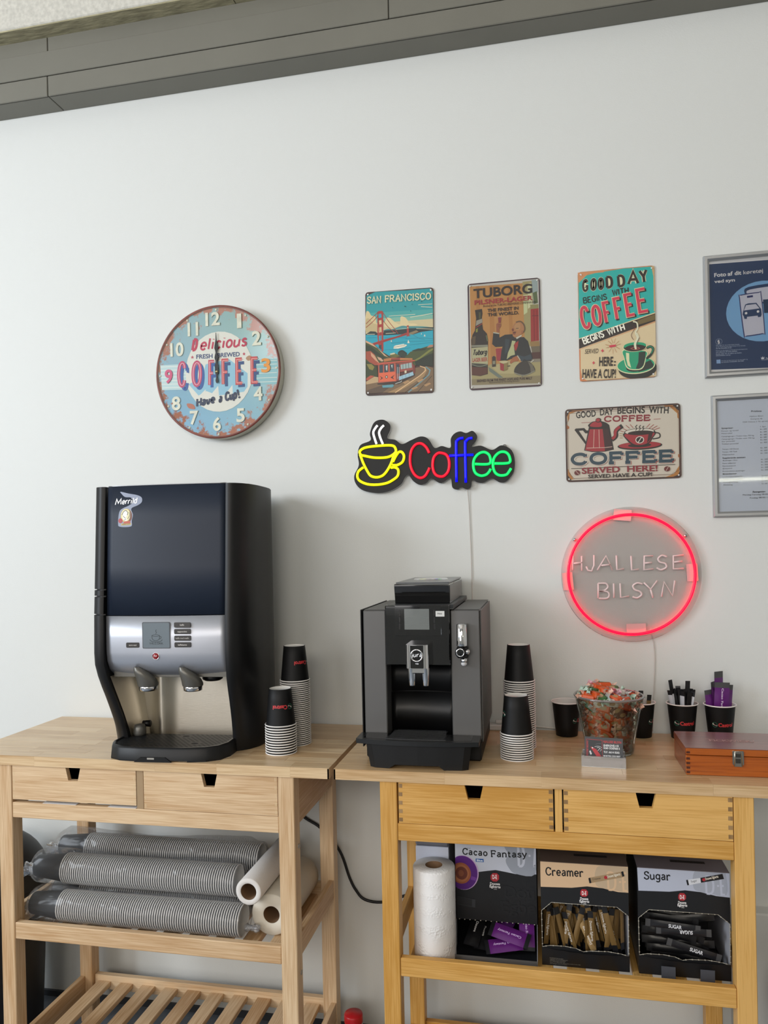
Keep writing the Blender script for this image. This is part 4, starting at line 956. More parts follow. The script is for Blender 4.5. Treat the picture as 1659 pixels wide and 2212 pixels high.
NEON_BACK = '~0.0081,1.7242 0.0070,1.7441 0.0170,1.7711 0.0312,1.7810 0.0499,1.7808 0.0652,1.7685 0.0658,1.7532 0.0573,1.7339 0.0612,1.7261 0.0812,1.7221 0.1010,1.7090 0.1273,1.7192 0.1550,1.7281 0.1761,1.7204 0.1938,1.6940 0.2150,1.6981 0.2389,1.6919 0.2409,1.7172 0.2517,1.7315 0.2683,1.7367 0.2845,1.7313 0.3024,1.7364 0.3146,1.7224 0.3107,1.7077 0.2986,1.6920 0.3252,1.6937 0.3558,1.6804 0.3809,1.6919 0.4040,1.6826 0.4153,1.6644 0.4176,1.6349 0.4113,1.6117 0.3935,1.5918 0.3759,1.5889 0.3527,1.6007 0.3290,1.5898 0.3113,1.5920 0.2982,1.5999 0.2948,1.5807 0.2828,1.5728 0.2671,1.5802 0.2574,1.5731 0.2426,1.5796 0.2372,1.6068 0.2098,1.5928 0.1829,1.6074 0.1674,1.5944 0.1491,1.5906 0.1310,1.6019 0.1176,1.6205 0.1067,1.6149 0.0940,1.5942 0.0627,1.5771 0.0252,1.5718 -0.0154,1.5799 -0.0371,1.5991 -0.0422,1.6239 -0.0280,1.6540 -0.0305,1.6847 -0.0220,1.7119'
RING_LETTERS = ['0.5694,1.3801 0.5687,1.3424', '0.5690,1.3593 0.5937,1.3615', '0.5928,1.3796 0.5928,1.3394', '0.6254,1.3816 0.6249,1.3532 0.6183,1.3378 0.6084,1.3405 0.6041,1.3509', '0.6333,1.3401 0.6564,1.3785 0.6730,1.3396', '0.6435,1.3529 0.6684,1.3551', '0.6837,1.3793 0.6842,1.3407 0.7027,1.3430', '0.7217,1.3773 0.7222,1.3394 0.7406,1.3412', '0.7777,1.3763 0.7558,1.3762 0.7539,1.3397 0.7782,1.3419', '0.7555,1.3575 0.7749,1.3585', '~0.8126,1.3731 0.8006,1.3771 0.7908,1.3684 0.7955,1.3594 0.8086,1.3554 0.8109,1.3452 0.7975,1.3391 0.7867,1.3443', '0.8557,1.3774 0.8294,1.3753 0.8288,1.3412 0.8551,1.3415', '0.8291,1.3589 0.8519,1.3610', '0.6351,1.3040 0.6344,1.2639', '~0.6351,1.3040 0.6550,1.3037 0.6598,1.2934 0.6497,1.2844 0.6372,1.2833', '~0.6372,1.2833 0.6571,1.2818 0.6631,1.2727 0.6567,1.2638 0.6356,1.2639', '0.6753,1.3035 0.6753,1.2649', '0.6921,1.3033 0.6926,1.2661 0.7148,1.2693', '~0.7496,1.3015 0.7362,1.3042 0.7251,1.2966 0.7298,1.2863 0.7431,1.2811 0.7466,1.2721 0.7355,1.2645 0.7233,1.2672', '0.7533,1.3052 0.7700,1.2872 0.7873,1.3100', '0.7700,1.2872 0.7756,1.2642', '0.7974,1.2666 0.8042,1.3072 0.8251,1.2690 0.8318,1.3095']
# ================================================================ setting
M_WALL = mat('white_plaster', 'd9dbd8', rough=.62, bump=.12, bscale=260, k=1.04)
M_OTHER = mat('room_plaster', 'd2cfc8', rough=.8)
M_FLOOR = mat('grey_vinyl', '6a7480', rough=.35, vary=.1, vscale=40)
M_STEEL = mat('grey_cladding', '77756b', rough=.5, bump=.05, bscale=30, vary=.04, vscale=6)
def struct(name, mb, m): return mb.build(name, m, kind='structure')
struct('wall_back', MB().box(-3.8, 3.8, 0, .12, 0, 2.86), M_WALL)
def wall_hole(name, axis, pos, thick, a0, a1, z0, z1, holes):
    mb = MB(); cuts = sorted(holes)
    def bx(u0, u1, w0, w1):
        if axis == 'x': mb.box(pos, pos+thick, u0, u1, w0, w1)
        else: mb.box(u0, u1, pos, pos+thick, w0, w1)
    u = a0
    for h0, h1, b0, b1 in cuts:
        bx(u, h0, z0, z1); bx(h0, h1, z0, b0); bx(h0, h1, b1, z1); u = h1
    bx(u, a1, z0, z1)
    return struct(name, mb, M_OTHER)
wall_hole('wall_left', 'x', -3.8, .12, -5.3, 0, 0, 3.7, [(-3.9, -2.1, 1.3, 3.1)])
wall_hole('wall_right', 'x', 3.68, .12, -5.3, 0, 0, 3.7, [])
wall_hole('wall_front', 'y', -5.42, .12, -3.8, 3.8, 0, 3.7, [(-3.2, -.6, .8, 3.0), (-.35, 1.35, 2.15, 3.15)])
struct('floor', MB().box(-3.8, 3.8, -5.42, .12, -.1, 0), M_FLOOR)
struct('ceiling', MB().box(-3.8, 3.8, -5.42, .12, 3.7, 3.8), M_OTHER)
struct('baseboard_back', MB().box(-3.68, 3.68, -.009, 0, 0, .018), mat('dark_skirting', '3c4046', rough=.6))
def window(n, axis, pos, a0, a1, z0, z1):
    m = mat('white_window_frame', 'dcdcda', rough=.4); mb = MB()
    def bx(u0, u1, w0, w1):
        if axis == 'x': mb.box(pos-.03, pos+.03, u0, u1, w0, w1)
        else: mb.box(u0, u1, pos-.03, pos+.03, w0, w1)
    bx(a0, a1, z0, z0+.07); bx(a0, a1, z1-.07, z1); bx(a0, a0+.07, z0, z1); bx(a1-.07, a1, z0, z1)
    k = max(1, round((a1-a0)/.9))
    for i in range(1, k): u = a0+(a1-a0)*i/k; bx(u-.03, u+.03, z0, z1)
    struct('window_%d' % n, mb, m)
window(1, 'x', -3.74, -3.9, -2.1, 1.3, 3.1); window(2, 'y', -5.36, -3.2, -.6, .8, 3.0); window(3, 'y', -5.36, -.35, 1.35, 2.15, 3.15)  # the two rear frames are made up to hold the added fill lamps
# boxed-in pipe low on the wall at the right
struct('trim_1', MB().box(.955, 3.68, -.045, 0, .018, .447, .004), M_WALL)
lampo = empty('wall_lamp', (2.85, -5.30, 1.965), label='slim white tube lamp on the wall behind the camera', cat='lamp')
boxo('housing', -.78, .78, -.0, .03, -.02, .02, mat('white_plastic', 'dcdcd8', rough=.4), lampo, ch=.003)
boxo('tube', -.76, .76, .0305, .05, -.012, .012, mat('lit_tube', 'fff6e0', rough=.4, emit=14), lampo)
lampo.location.y = -5.298
# steel clad beam: soffit and two fascia courses, each sheet a piece
beam = empty('trim_2', (0, 0, 2.817)); beam['kind'] = 'structure'
def sheets(name, cuts, y0, y1, z0, z1, m=M_STEEL):
    for a, b in zip(cuts, cuts[1:]): boxo(name, a+.0012, b-.0012, y0, y1, z0-2.817, z1-2.817, m, beam, ch=.0015)
ZS = [2.8175, 2.877, 2.950, 2.990]
sheets('soffit_panel', [-3.68, -.967, 1.62, 3.68], -.075, .0, 2.8175, 2.823)
sheets('fascia_panel', [-3.68, -.967, 1.62, 3.68], -.082, -.077, 2.8175, 2.8785)
sheets('fascia_panel', [-3.68, -2.4, .10, 2.5, 3.68], -.0835, -.078, 2.8800, 2.9545)
sheets('fascia_panel', [-3.68, -.967, 1.62, 3.68], -.078, -.073, 2.9560, 3.000)
boxo('core', -3.68, 3.68, -.0725, 0, .0065, .19, mat('beam_core', '6d6b64', rough=.8), beam)
M_CONC = mat('speckled_concrete', 'cdcac0', rough=.85, vary=.12, vscale=90, bump=.5, bscale=120)
M_CONCE = mat('rough_concrete_edge', 'a9a284', rough=.95, vary=.3, vscale=60, bump=1, bscale=80, stretch=(.3, 1, 1))
conc = empty('trim_3', (0, 0, 3.0)); conc['kind'] = 'structure'
for a, b in ((-3.68, -.353), (-.350, 3.68)):
    o = MB().box(a, b, -.130, -.0, 0.004, .70, .003).build('concrete_panel', M_CONC, conc)
    boxo('concrete_edge', a, b, -.127, -.002, 0.0, .0038, M_CONCE, conc)
    e = MB(); e.lathe([(0, -.0008), (.012, -.0008), (.016, 0)], -.90, -.1305, .165, 20, 'y'); e.use(mat('plug_grey', '9a978e', rough=.8))
    if a < -1: e.build('anchor_plug', mat('plug_grey', '9a978e', rough=.8), conc)
# ================================================================ trolleys
def make_cart(x0, tone, label, seedv, stave_front):
    rnd = random.Random(seedv)
    root = empty('kitchen_trolley', (x0, 0, 0), label=label, cat='trolley')
    if tone == 'pale': L, D, TL, TD = 'e3c6a0', 'c0986c', 'e0c49c', 'bf9b70'
    else: L, D, TL, TD = 'e6b66c', 'c89242', 'dfc096', 'bf9a6c'
    wd = [wood('birch_%s_%d' % (tone, a), L, D, a, k=1.0) for a in range(3)]
    wdk = [wood('dim_birch_%s_%d' % (tone, a), L, D, a) for a in range(3)]
    wt = wood('worktop_%s' % tone, TL, TD, 0, rough=.28, k=1.0)
    top = boxo('worktop', .004, .996, -.443, -.021, .8752, .899, wt, root)
    # staves of the glued top, one piece each
    rows = 10; wy = .43/rows
    for r in range(rows):
        cuts = [0]
        if r == 0: cuts = [0]+stave_front
        else:
            while cuts[-1] < .86: cuts.append(cuts[-1]+rnd.uniform(.16, .36))
            if cuts[-1] > .93: cuts[-1] = 1
            else: cuts.append(1)
        for a, b in zip(cuts, cuts[1:]):
            z0 = .875 if r in (0, rows-1) else .8992
            y0 = -.447+r*wy
            yA, yB = (y0, y0+.0036) if r == 0 else (y0+wy-.0036, y0+wy)
            mb = MB().box(a+.00008, b-.00008, y0+.00008, y0+wy-.00008, .8992, .9001+rnd.uniform(-.00003, .00003), .0003)
            if r in (0, rows-1): mb.box(a+.00008, b-.00008, yA, yB, .8750, .8991)
            mb.build('stave', wt, top)
    boxo('end_lipping', 0, .0038, -.447, -.017, .875, .899, wt, top); boxo('end_lipping', .9962, 1, -.447, -.017, .875, .899, wt, top)
    # legs
    for lx, ly in ((.108, -.441), (.871, -.441), (.108, -.112), (.871, -.112)):
        lg = boxo('leg', lx, lx+.040, ly, ly+.040, 0, .8748, wd[2], root, ch=.0018)
        if ly < -.3:
            side = lx+.0402 if lx > .5 else lx-.0002
            for z in (.7, .395):
                sc = MB().lathe([(0, -.0002), (.0028, -.0002), (.003, .0006), (.0058, .0010), (.006, 0)], side, ly+.028, z, 14, 'x')
                sc.build('bolt', mat('zinc', 'c8c8c6', rough=.35, metal=1), lg)
    # frame
    lw = 0 if tone == 'pale' else .034
    for x in (.1095, .8945):
        boxo('side_panel', x, x+.015, -.4008, -.1122, .750, .8748, wd[1], root, ch=.001)
        boxo('side_rail', x, x+.015, -.4008, -.1122, .431, .485, wd[1], root, ch=.001)
        boxo('side_rail', x, x+.015, -.4008, -.1122, .088-lw, .141-lw, wd[1], root, ch=.001)
    boxo('upper_rail', .1485, .8705, -.4395, -.4205, .738, .7775, wd[0], root, ch=.0012)
    boxo('shelf_board', .1485, .8705, -.4395, -.4215, .424, .4665, wd[0], root, ch=.0015)
    boxo('shelf_board', .1485, .8705, -.4395, -.4215, .088-lw, .130-lw, wd[0], root, ch=.0015)
    boxo('back_rail', .1485, .8705, -.098, -.080, .424, .468, wd[0], root, ch=.0012)
    boxo('back_rail', .1485, .8705, -.098, -.080, .098-lw, .141-lw, wd[0], root, ch=.0012)
    boxo('back_rail', .1485, .8705, -.098, -.080, .780, .874, wd[0], root, ch=.0012)
    for k in range(10):
        xs = .1505+.0075+.0728*k+.002
        for z in (.4225, .110-lw): boxo('slat', xs, xs+.042, -.421, -.0985, z, z+.0145, wd[1], root, ch=.0012)
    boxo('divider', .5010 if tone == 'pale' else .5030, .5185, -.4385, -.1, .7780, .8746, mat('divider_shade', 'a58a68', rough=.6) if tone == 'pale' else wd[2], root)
    # drawers
    for i, (a, b) in enumerate(((.1500, .4995), (.5205, .8695))):
        c = (a+b)/2; zb = .7855 if (tone == 'pale' and i == 0) else .7790; zt = .8738
        if tone != 'pale': a += .0015; b -= .0003
        pts = [(a, zb), (b, zb), (b, zt), (c+.0212, zt), (c+.0135, zt-.0335), (c-.0135, zt-.0335), (c-.0212, zt), (a, zt)]
        mb = MB().use(wd[0]).prism(pts, -.4395, -.4265)
        mb.use(mat('drawer_inside_shade', '2e241c', rough=.8)).box(a+.003, a+.012, -.4262, -.112, zb+.001, .870).box(b-.012, b-.003, -.4262, -.112, zb+.001, .870).box(a+.0122, b-.0122, -.4262, -.112, zb+.002, zb+.006).box(a+.0122, b-.0122, -.118, -.112, zb+.0062, .868)  # box painted near-black to give the shade seen through the notch
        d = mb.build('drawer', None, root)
        jm = wood('joint_end_grain', 'a8865c', '8a6a44', 2) if tone != 'pale' else mat('pale_joint', 'dcc49c', rough=.5)
        for e in range(2):
            for q in range(5):
                z = zb+.0035+q*.0195+(.0 if e == 0 else .001)
                if z+.007 > zt: continue
                if tone != 'pale': xx = a+.0006 if e == 0 else b-.0092; wj = .0086
                else: xx = a+.0025 if e == 0 else b-.0065; wj = .0012
                j = boxo('finger_joint', xx, xx+wj, -.43972, -.4390, z, z+.0088, jm, d)
                if tone == 'pale': boxo('finger_joint', xx+.0028, xx+.004, -.43972, -.4390, z, z+.0088, jm, d)
    if tone == 'pale':
        boxo('paper_liner', .235, .33, -.438, -.30, .7779, .7786, mat('white_paper', 'e6e6e8', rough=.7), root)
        boxo('paper_liner', .42, .497, -.438, -.30, .7779, .7786, mat('white_paper', 'e6e6e8', rough=.7), root)
    return root
make_cart(-1.0117, 'pale', 'pale birch trolley on the left carrying the tall coffee dispenser, bagged cups on its shelf', 3, [.22, .555, .718, .905, 1])
make_cart(0, 'amber', 'amber-lacquered birch trolley on the right carrying the compact espresso machine and a wooden box', 5, [.26, .475, .83, 1])
# ================================================================ wall things
def frame_w(p): return None
M_PLATEB = mat('brown_tin', '4a3632', rough=.45, vary=.35, vscale=30)
def tin_sign(sheet, cx, cz, W, H, rot, m_plate, name, label, group=None, r=.009, inset=0):
    root = empty(name, (cx, -.0035, cz), label=label, cat='sign'); root.rotation_euler = (0, rot, 0)
    MB().prism(rrect(W, H, r), -.0004, .0024, 'y').build('plate', m_plate, root)
    printed('print', sheet, root, (0, -.0005, 0))
    for sx in (-1, 1):
        for sz in (-1, 1):
            MB().lathe([(0, -.0012), (.0018, -.001), (.0022, 0)], sx*(W/2-.0075), -.0022, sz*(H/2-.0075), 12, 'y').build('screw', mat('white_screw', 'e6e6e2', rough=.4), root)
    return root
tin_sign('bay', .0965, 2.0045, .2, .3, math.radians(1.0), M_PLATEB, 'tin_sign', 'tin travel sign reading SAN FRANCISCO with a red bridge and cable car')
tin_sign('beer', .3955, 2.003, .2, .3, 0, mat('maroon_tin', '3a222c', rough=.45, vary=.3, vscale=40), 'tin_sign', 'tin beer advertisement of a bottle and a man raising a glass')
tin_sign('good', .6975, 2.0077, .2, .3, 0, mat('rust_tan_tin', 'b88a64', rough=.45, vary=.3, vscale=30), 'tin_sign', 'turquoise and cream tin sign with GOOD DAY, red COFFEE and a green cup')
tin_sign('pot', .7065, 1.6838, .3, .2, 0, mat('rusty_tin', '4a3630', rough=.5, vary=.5, vscale=25), 'tin_sign', 'wide rusty tin sign with a red coffee pot above dark blue COFFEE')
def snap_frame(cx, cz, sheet, label, tube):
    W, H = .237, .3215
    root = empty('picture_frame', (cx, -.001, cz), label=label, cat='picture frame')
    m = mat('brushed_aluminium', 'b4b6b8', rough=.38, metal=.85)
    prof = [(0, 0), (0, -.009), (.003, -.0125), (.009, -.0125), (.0142, -.009), (.0142, -.006), (.0142, 0)]
    for k in range(4):
        L = (W if k % 2 == 0 else H); D = (H if k % 2 == 0 else W)
        mb = MB(); v = []
        for e in (-1, 1):
            for a, y in prof: v.append((e*(L/2-a), y, D/2-a))
        n = len(prof); mb.add(v, [(i, i+1, i+1+n, i+n) for i in range(n-1)], False)
        ca, sa = math.cos(k*PI/2), math.sin(k*PI/2)
        mb.v = [(x*ca+z*sa, y, -x*sa+z*ca) for x, y, z in mb.v]
        mb.build('frame_rail', m, root)
    boxo('backing', -W/2+.012, W/2-.012, -.0045, -.001, -H/2+.012, H/2-.012, mat('white_card', 'e4e6ea', rough=.6), root)
    printed('poster', sheet, root, (0, -.0052, 0))
    boxo('cover_sheet', -W/2+.0143, W/2-.0143, -.0078, -.0074, -H/2+.0143, H/2-.0143, clear('frame_cover', gloss=.0, rough=.03, fres=.6), root)
    return root
snap_frame(1.0385, 2.0065, 'foto', 'aluminium snap frame holding a dark blue poster with a phone and car drawing', 0)
fr = snap_frame(1.052, 1.6365, 'pris', 'aluminium snap frame holding a white printed price list', 1)
# round clock
clk = empty('wall_clock', (-.4505, 0, 1.948), label='round retro tin wall clock with pale blue face and the word COFFEE', cat='clock')
MB().lathe([(.190, -.0002), (.1975, -.002), (.1985, -.012), (.1985, -.036), (.1975, -.0395), (.1945, -.0410), (.1915, -.0400)], 0, 0, 0, 96, 'y').build('case', mat('clock_case', 'b4b2a4', rough=.4, metal=.2), clk)
MB().lathe([(.1985, -.0362), (.1988, -.0385), (.1965, -.0415), (.1935, -.0415), (.1915, -.0398)], 0, 0, 0, 96, 'y').build('rim', mat('rust_red_rim', '7d4238', rough=.4, vary=.4, vscale=20), clk)
def clock_face():
    m = bpy.data.materials.new('clock_face'); m.use_nodes = True; nt = m.node_tree; b = nt.nodes['Principled BSDF']; b.inputs['Roughness'].default_value = .3
    N = nt.nodes.new; Lk = nt.links.new
    tc = N('ShaderNodeTexCoord'); sp = N('ShaderNodeSeparateXYZ'); Lk(tc.outputs['Object'], sp.inputs[0])
    mr = N('ShaderNodeMapRange'); Lk(sp.outputs['X'], mr.inputs[0]); mr.inputs[1].default_value = -.17; mr.inputs[2].default_value = .15
    mr2 = N('ShaderNodeMapRange'); Lk(sp.outputs['Z'], mr2.inputs[0]); mr2.inputs[1].default_value = -.15; mr2.inputs[2].default_value = .12
    ad = N('ShaderNodeMath'); Lk(mr.outputs[0], ad.inputs[0]); Lk(mr2.outputs[0], ad.inputs[1])
    hf = N('ShaderNodeMath'); hf.operation = 'MULTIPLY'; hf.inputs[1].default_value = .5; Lk(ad.outputs[0], hf.inputs[0])
    r = N('ShaderNodeValToRGB'); Lk(hf.outputs[0], r.inputs[0]); r.color_ramp.elements[0].color = lin('93c0de', .95); r.color_ramp.elements[1].color = lin('86a99c', .92)
    n = N('ShaderNodeTexNoise'); n.inputs['Scale'].default_value = 28; n.inputs['Detail'].default_value = 8; n.inputs['Roughness'].default_value = .7; Lk(tc.outputs['Object'], n.inputs[0])
    ln = N('ShaderNodeVectorMath'); ln.operation = 'LENGTH'; Lk(tc.outputs['Object'], ln.inputs[0])
    e = N('ShaderNodeMapRange'); Lk(ln.outputs['Value'], e.inputs[0]); e.inputs[1].default_value = .135; e.inputs[2].default_value = .200; e.inputs[3].default_value = 0; e.inputs[4].default_value = .25
    s = N('ShaderNodeMath'); Lk(n.outputs[0], s.inputs[0]); Lk(e.outputs[0], s.inputs[1])
    rr = N('ShaderNodeValToRGB'); Lk(s.outputs[0], rr.inputs[0]); rr.color_ramp.elements[0].position = .66; rr.color_ramp.elements[0].color = (0, 0, 0, 1); rr.color_ramp.elements[1].position = .72
    mx = N('ShaderNodeMix'); mx.data_type = 'RGBA'; Lk(rr.outputs[0], mx.inputs[0]); Lk(r.outputs[0], mx.inputs[6]); mx.inputs[7].default_value = lin('a8705a')
    Lk(mx.outputs[2], b.inputs['Base Color'])
    return m
MB().lathe([(0, -.0368), (.19, -.0368), (.1922, -.038)], 0, 0, 0, 96, 'y').build('face', clock_face(), clk)
printed('print', 'clock', clk, (0, -.0371, 0), clip=False)
def emboss(txt, u, v, h, wpx, m, rot=0):
    """a numeral pressed out of the tin"""
    W = .0; mb = MB().use(m); vv, ff = textmesh(txt, 'b')
    x0 = min(p[0] for p in vv); x1 = max(p[0] for p in vv); sx = wpx/(x1-x0); sy = h/CAP
    lo = -.0378; hi = -.0396
    V = [((u+(x-x0)*sx)/1000, hi, (v+y*sy)/1000) for x, y in vv]; n = len(V)
    edges = {}
    for f in ff:
        for i in range(len(f)):
            e = (f[i], f[(i+1) % len(f)])
            if (e[1], e[0]) in edges: edges.pop((e[1], e[0]))
            else: edges[e] = 1
    mb.add(V, ff); mb.add(V+[(a, lo, c) for a, b, c in V], [(a, b, b+n, a+n) for a, b in edges])
    return mb.build('numeral', None, clk)
cream = mat('cream_enamel', 'd8d8c4', rough=.35, vary=.12, vscale=60)
for t, x, y, h, wd in (('12', -34, 140, 37, 46), ('1', 66, 126, 40, 14), ('2', 112, 71, 39, 28), ('4', 114, -92, 38, 27), ('5', 58, -152, 38, 26), ('6', -17, -174, 37, 25), ('7', -91, -151, 38, 27), ('8', -149, -105, 38, 28), ('10', -150, 57, 38, 43), ('11', -92, 114, 38, 34)):
    emboss(t, x, y, h, wd, cream)
emboss('3', 139, -10, 38, 28, mat('orange_enamel', 'cf8a3c', rough=.35, k=1.2)); emboss('9', -170, -22, 38, 25, mat('pink_enamel', 'b8486c', rough=.35, k=1.2))
for k in range(12):
    a = k*PI/6; rr = .186
    MB().lathe([(0, -.0025), (.0025, -.002), (.0036, 0)], rr*math.sin(a), -.0372, rr*math.cos(a), 12, 'y').build('stud', cream, clk)
def hand(name, pts, y):
    P = [(p[0]/1000, p[1]/1000) for p in pts]; P += [(-a, b) for a, b in P[::-1]]
    MB().prism(P, y-.0006, y+.0006, 'y').build(name, mat('black_hand', '141414', rough=.35), clk)
hand('minute_hand', [(.6, 116), (1.6, 95), (5, 78), (6, 70), (3.2, 62), (2.5, 56), (4.4, 50), (6, 42), (3, 34), (3.2, 26), (6, 18), (5.4, 10), (5.8, 4), (5.5, -2), (3, -8), (2, -16), (4.5, -26), (3, -32), (0.1, -35)], -.0425)
hand('hour_hand', [(.6, 66), (2, 56), (5, 48), (6.5, 40), (3, 30), (3, 20), (6, 12), (6, -4), (2, -10), (3, -24), (.1, -30)], -.0410)
MB().lathe([(0, -.003), (.003, -.0025), (.0045, 0)], 0, -.0432, 0, 16, 'y').build('spindle', mat('brass', 'd8c898', rough=.3, metal=1), clk)
# neon coffee sign
def unpack(s):
    sm = 's' if s[0] == '~' else ''
    cl = False
    while s[0] in '~c':
        if s[0] == 'c': cl = True
        else: sm = 's'
        s = s[1:]
    p = [(a, b) for a, b in parse(s)]
    return p, bool(sm), cl
def neon(col, hexc, strength):
    return mat('neon_'+col, hexc, rough=.4, emit=strength)
ns = empty('neon_sign', (.19, 0, 1.66), label='LED neon sign of a yellow cup and the word Coffee in red, blue and green', cat='neon sign')
def rel(p, y, o=(.19, 1.66)): return [(a-o[0], y, b-o[1]) for a, b in p]
pts, sm, cl = unpack(NEON_BACK)
out = catmull([(a-.19, b-1.66, 0) for a, b in pts], True, 5)
MB().prism([(p[0], p[1]) for p in out], -.0165, -.0105, 'y').build('backing_board', mat('black_acrylic', '1b1b1d', rough=.45, spec=.25), ns)
MB().prism([(p[0]*.995, p[1]*.99-.0005) for p in out], -.0103, -.0055, 'y').build('board_edge', mat('white_acrylic', 'd8d8d8', rough=.4), ns)
for q, z in ((.045, .112), (.27, -.03), (.385, 0)): pass
for sx, sz in ((-.15, .09), (.20, .03), (-.10, -.03), (.1, -.03)): MB().lathe([(0, -.0055), (.006, -.0055), (.006, 0), (0, 0)], sx, 0, sz, 12, 'y').build('standoff', mat('zinc', 'c8c8c6', rough=.35, metal=1), ns)
for col, hx, st in (('yellow', 'ffff00', 1.0), ('white', 'ffffff', 1.1), ('red', 'ff0a28', 1.05), ('blue', '0505ff', 1.05), ('green', '00ff66', .95)):
    for s in NEON[col]:
        p, smo, clo = unpack(s)
        if smo or clo: q = [(v[0], v[1]) for v in catmull([(a, b, 0) for a, b in p], clo, 6)]
        else: q = p
        if not smo and not clo and len(p) > 2: q = [(v[0], v[1]) for v in catmull([(a, b, 0) for a, b in p], False, 5)]
        MB().tube(rel(q, -.0205), .0036 if col != 'white' else .0032, 8, closed=clo).build('%s_tube' % col, neon(col, hx, st), ns)
# ring sign
RC = (.7195, 1.3275)
ring = empty('neon_sign', (RC[0], 0, RC[1]), label='round clear acrylic sign with a glowing red neon ring and unlit letters', cat='neon sign')
MB().lathe([(0, -.0145), (.181, -.0145), (.1822, -.0135), (.1822, -.0115), (.181, -.0105), (0, -.0105)], 0, 0, 0, 96, 'y', False).build('acrylic_disc', clear('acrylic', 'fbf4f4', gloss=.0, rough=.03), ring)
MB().tube([(.1635*math.cos(a*PI/60), -.019, .1615*math.sin(a*PI/60)) for a in range(120)], .0037, 8, closed=True).build('ring_tube', neon('ring', 'ff0018', 6.5), ring)
M_OFF = mat('unlit_pink_tube', 'ead2d0', rough=.45)
for s in RING_LETTERS:
    p, smo, clo = unpack(s)
    q = [(v[0], v[1]) for v in catmull([(a, b, 0) for a, b in p], False, 5)] if smo else p
    MB().tube([(a-RC[0], -.0175, b-RC[1]) for a, b in q], .0024, 6).build('letter_tube', M_OFF, ring)
for x, z, ww, hh, rot in ((-.018, .161, .046, .030, -.1), (-.165, -.017, .028, .048, .08), (.157, .003, .028, .046, .05), (.012, -.148, .050, .030, .03)):
    t = MB().prism(rrect(ww, hh, .001, 2), -.0156, -.0148, 'y').build('tape', mat('pink_tape', 'd8a8a6', rough=.3), ring); t.location = (x, 0, z); t.rotation_euler = (0, -rot, 0)
for a in (2.55, .62): MB().lathe([(0, -.0172), (.004, -.0172), (.004, 0), (0, 0)], .174*math.cos(a), 0, .174*math.sin(a), 12, 'y').build('standoff', mat('zinc', 'c8c8c6', rough=.35, metal=1), ring)
def cable(name, pts, r, m, label, y=None):
    c = catmull(pts, False, 6); return MB().tube(c, r, 8).build(name, m, label=label, cat='cable')
M_WC = mat('pale_cable', 'cfcac4', rough=.4)
cable('sign_cable', [(.282, -.008, 1.585), (.2865, -.004, 1.53), (.29, -.004, 1.386), (.291, -.004, 1.268), (.293, -.004, 1.10), (.30, -.006, .93), (.303, -.012, .9035)], .0014, M_WC, 'thin pale cable hanging from the coffee neon sign behind the espresso machine')
cable('sign_cable', [(.770, -.009, 1.166), (.777, -.004, 1.14), (.779, -.004, 1.089), (.776, -.004, 1.03), (.772, -.004, .96), (.770, -.005, .9035)], .0014, M_WC, 'thin pale cable hanging from the round red ring sign')
cable('power_cable', [(-.32, -.02, .80), (-.28, -.012, .69), (-.225, -.007, .623), (-.169, -.007, .589), (-.113, -.007, .526), (-.085, -.007, .45), (-.066, -.007, .413), (-.039, -.007, .387), (.017, -.007, .384), (.093, -.007, .412), (.16, -.012, .43), (.2, -.02, .47)], .0042, mat('black_rubber', '101012', rough=.5), 'black power cable looping down the wall between the two trolleys')
ps = empty('power_strip', (.385, -.022, .9002), label='white power strip on the worktop behind the espresso machine', cat='power strip')
boxo('housing', -.055, .02, -.018, .018, 0, .016, mat('white_plastic', 'dcdcd8', rough=.4), ps, ch=.003)
boxo('plug', -.035, .0, -.010, .010, .0163, .026, mat('white_plastic', 'dcdcd8', rough=.4), ps, ch=.003)
MB().tube(catmull([(.02, 0, .008), (.06, -.004, .012), (.10, -.004, .010), (.16, 0, .004)], False, 5), .0017, 6).build('cord', mat('white_plastic', 'dcdcd8', rough=.4), ps)
# ================================================================ tall coffee dispenser
M_BLK = mat('black_plastic', '121213', rough=.45, spec=.35)
M_BLKS = mat('black_satin', '0b0b0c', rough=.38, spec=.35)
M_DOOR = mat('dark_blue_door', '1d2636', rough=.52, spec=.4)
M_SILV = mat('silver_panel', 'b9bcc4', rough=.42, metal=.75)
M_GREYM = mat('grey_spout', '6a6862', rough=.38, metal=.5)
M_CHROME = mat('chrome', 'e8e8ea', rough=.06, metal=1)
M_STAIN = mat('brushed_stainless', 'd2cbbd', rough=.38, metal=1, bump=.05, bscale=60, stretch=(1, 1, 14))
def strip_surface(mb, xs, prof, fx, smooth=True):
    """skin over columns xs; prof = [(y, z)], fx(x) adds depth per column"""
    v = []
    for x in xs:
        for y, z in prof: v.append((x, y+fx(x), z))
    m = len(prof); F = []
    for i in range(len(xs)-1):
        for j in range(m-1): F.append((i*m+j, (i+1)*m+j, (i+1)*m+j+1, i*m+j+1))
    return mb.add(v, F, smooth)
mc = empty('coffee_dispenser', (-.445, -.24, .9), rz=math.radians(4), label='tall black coffee dispenser with silver control panel and drip tray on the left trolley', cat='coffee machine')
boxo('cabinet_body', -.148, .143, -.128, .175, .2250, .676, M_BLK, mc, ch=.002)
def front_y(z):
    T = [(0, -.100), (.04, -.105), (.09, -.120), (.14, -.140), (.18, -.158), (.215, -.170), (.26, -.174), (.356, -.170), (.48, -.160), (.60, -.151), (.69, -.144)]
    for (z0, y0_), (z1, y1_) in zip(T, T[1:]):
        if z <= z1: return y0_+(y1_-y0_)*(z-z0)/(z1-z0)
    return T[-1][1]
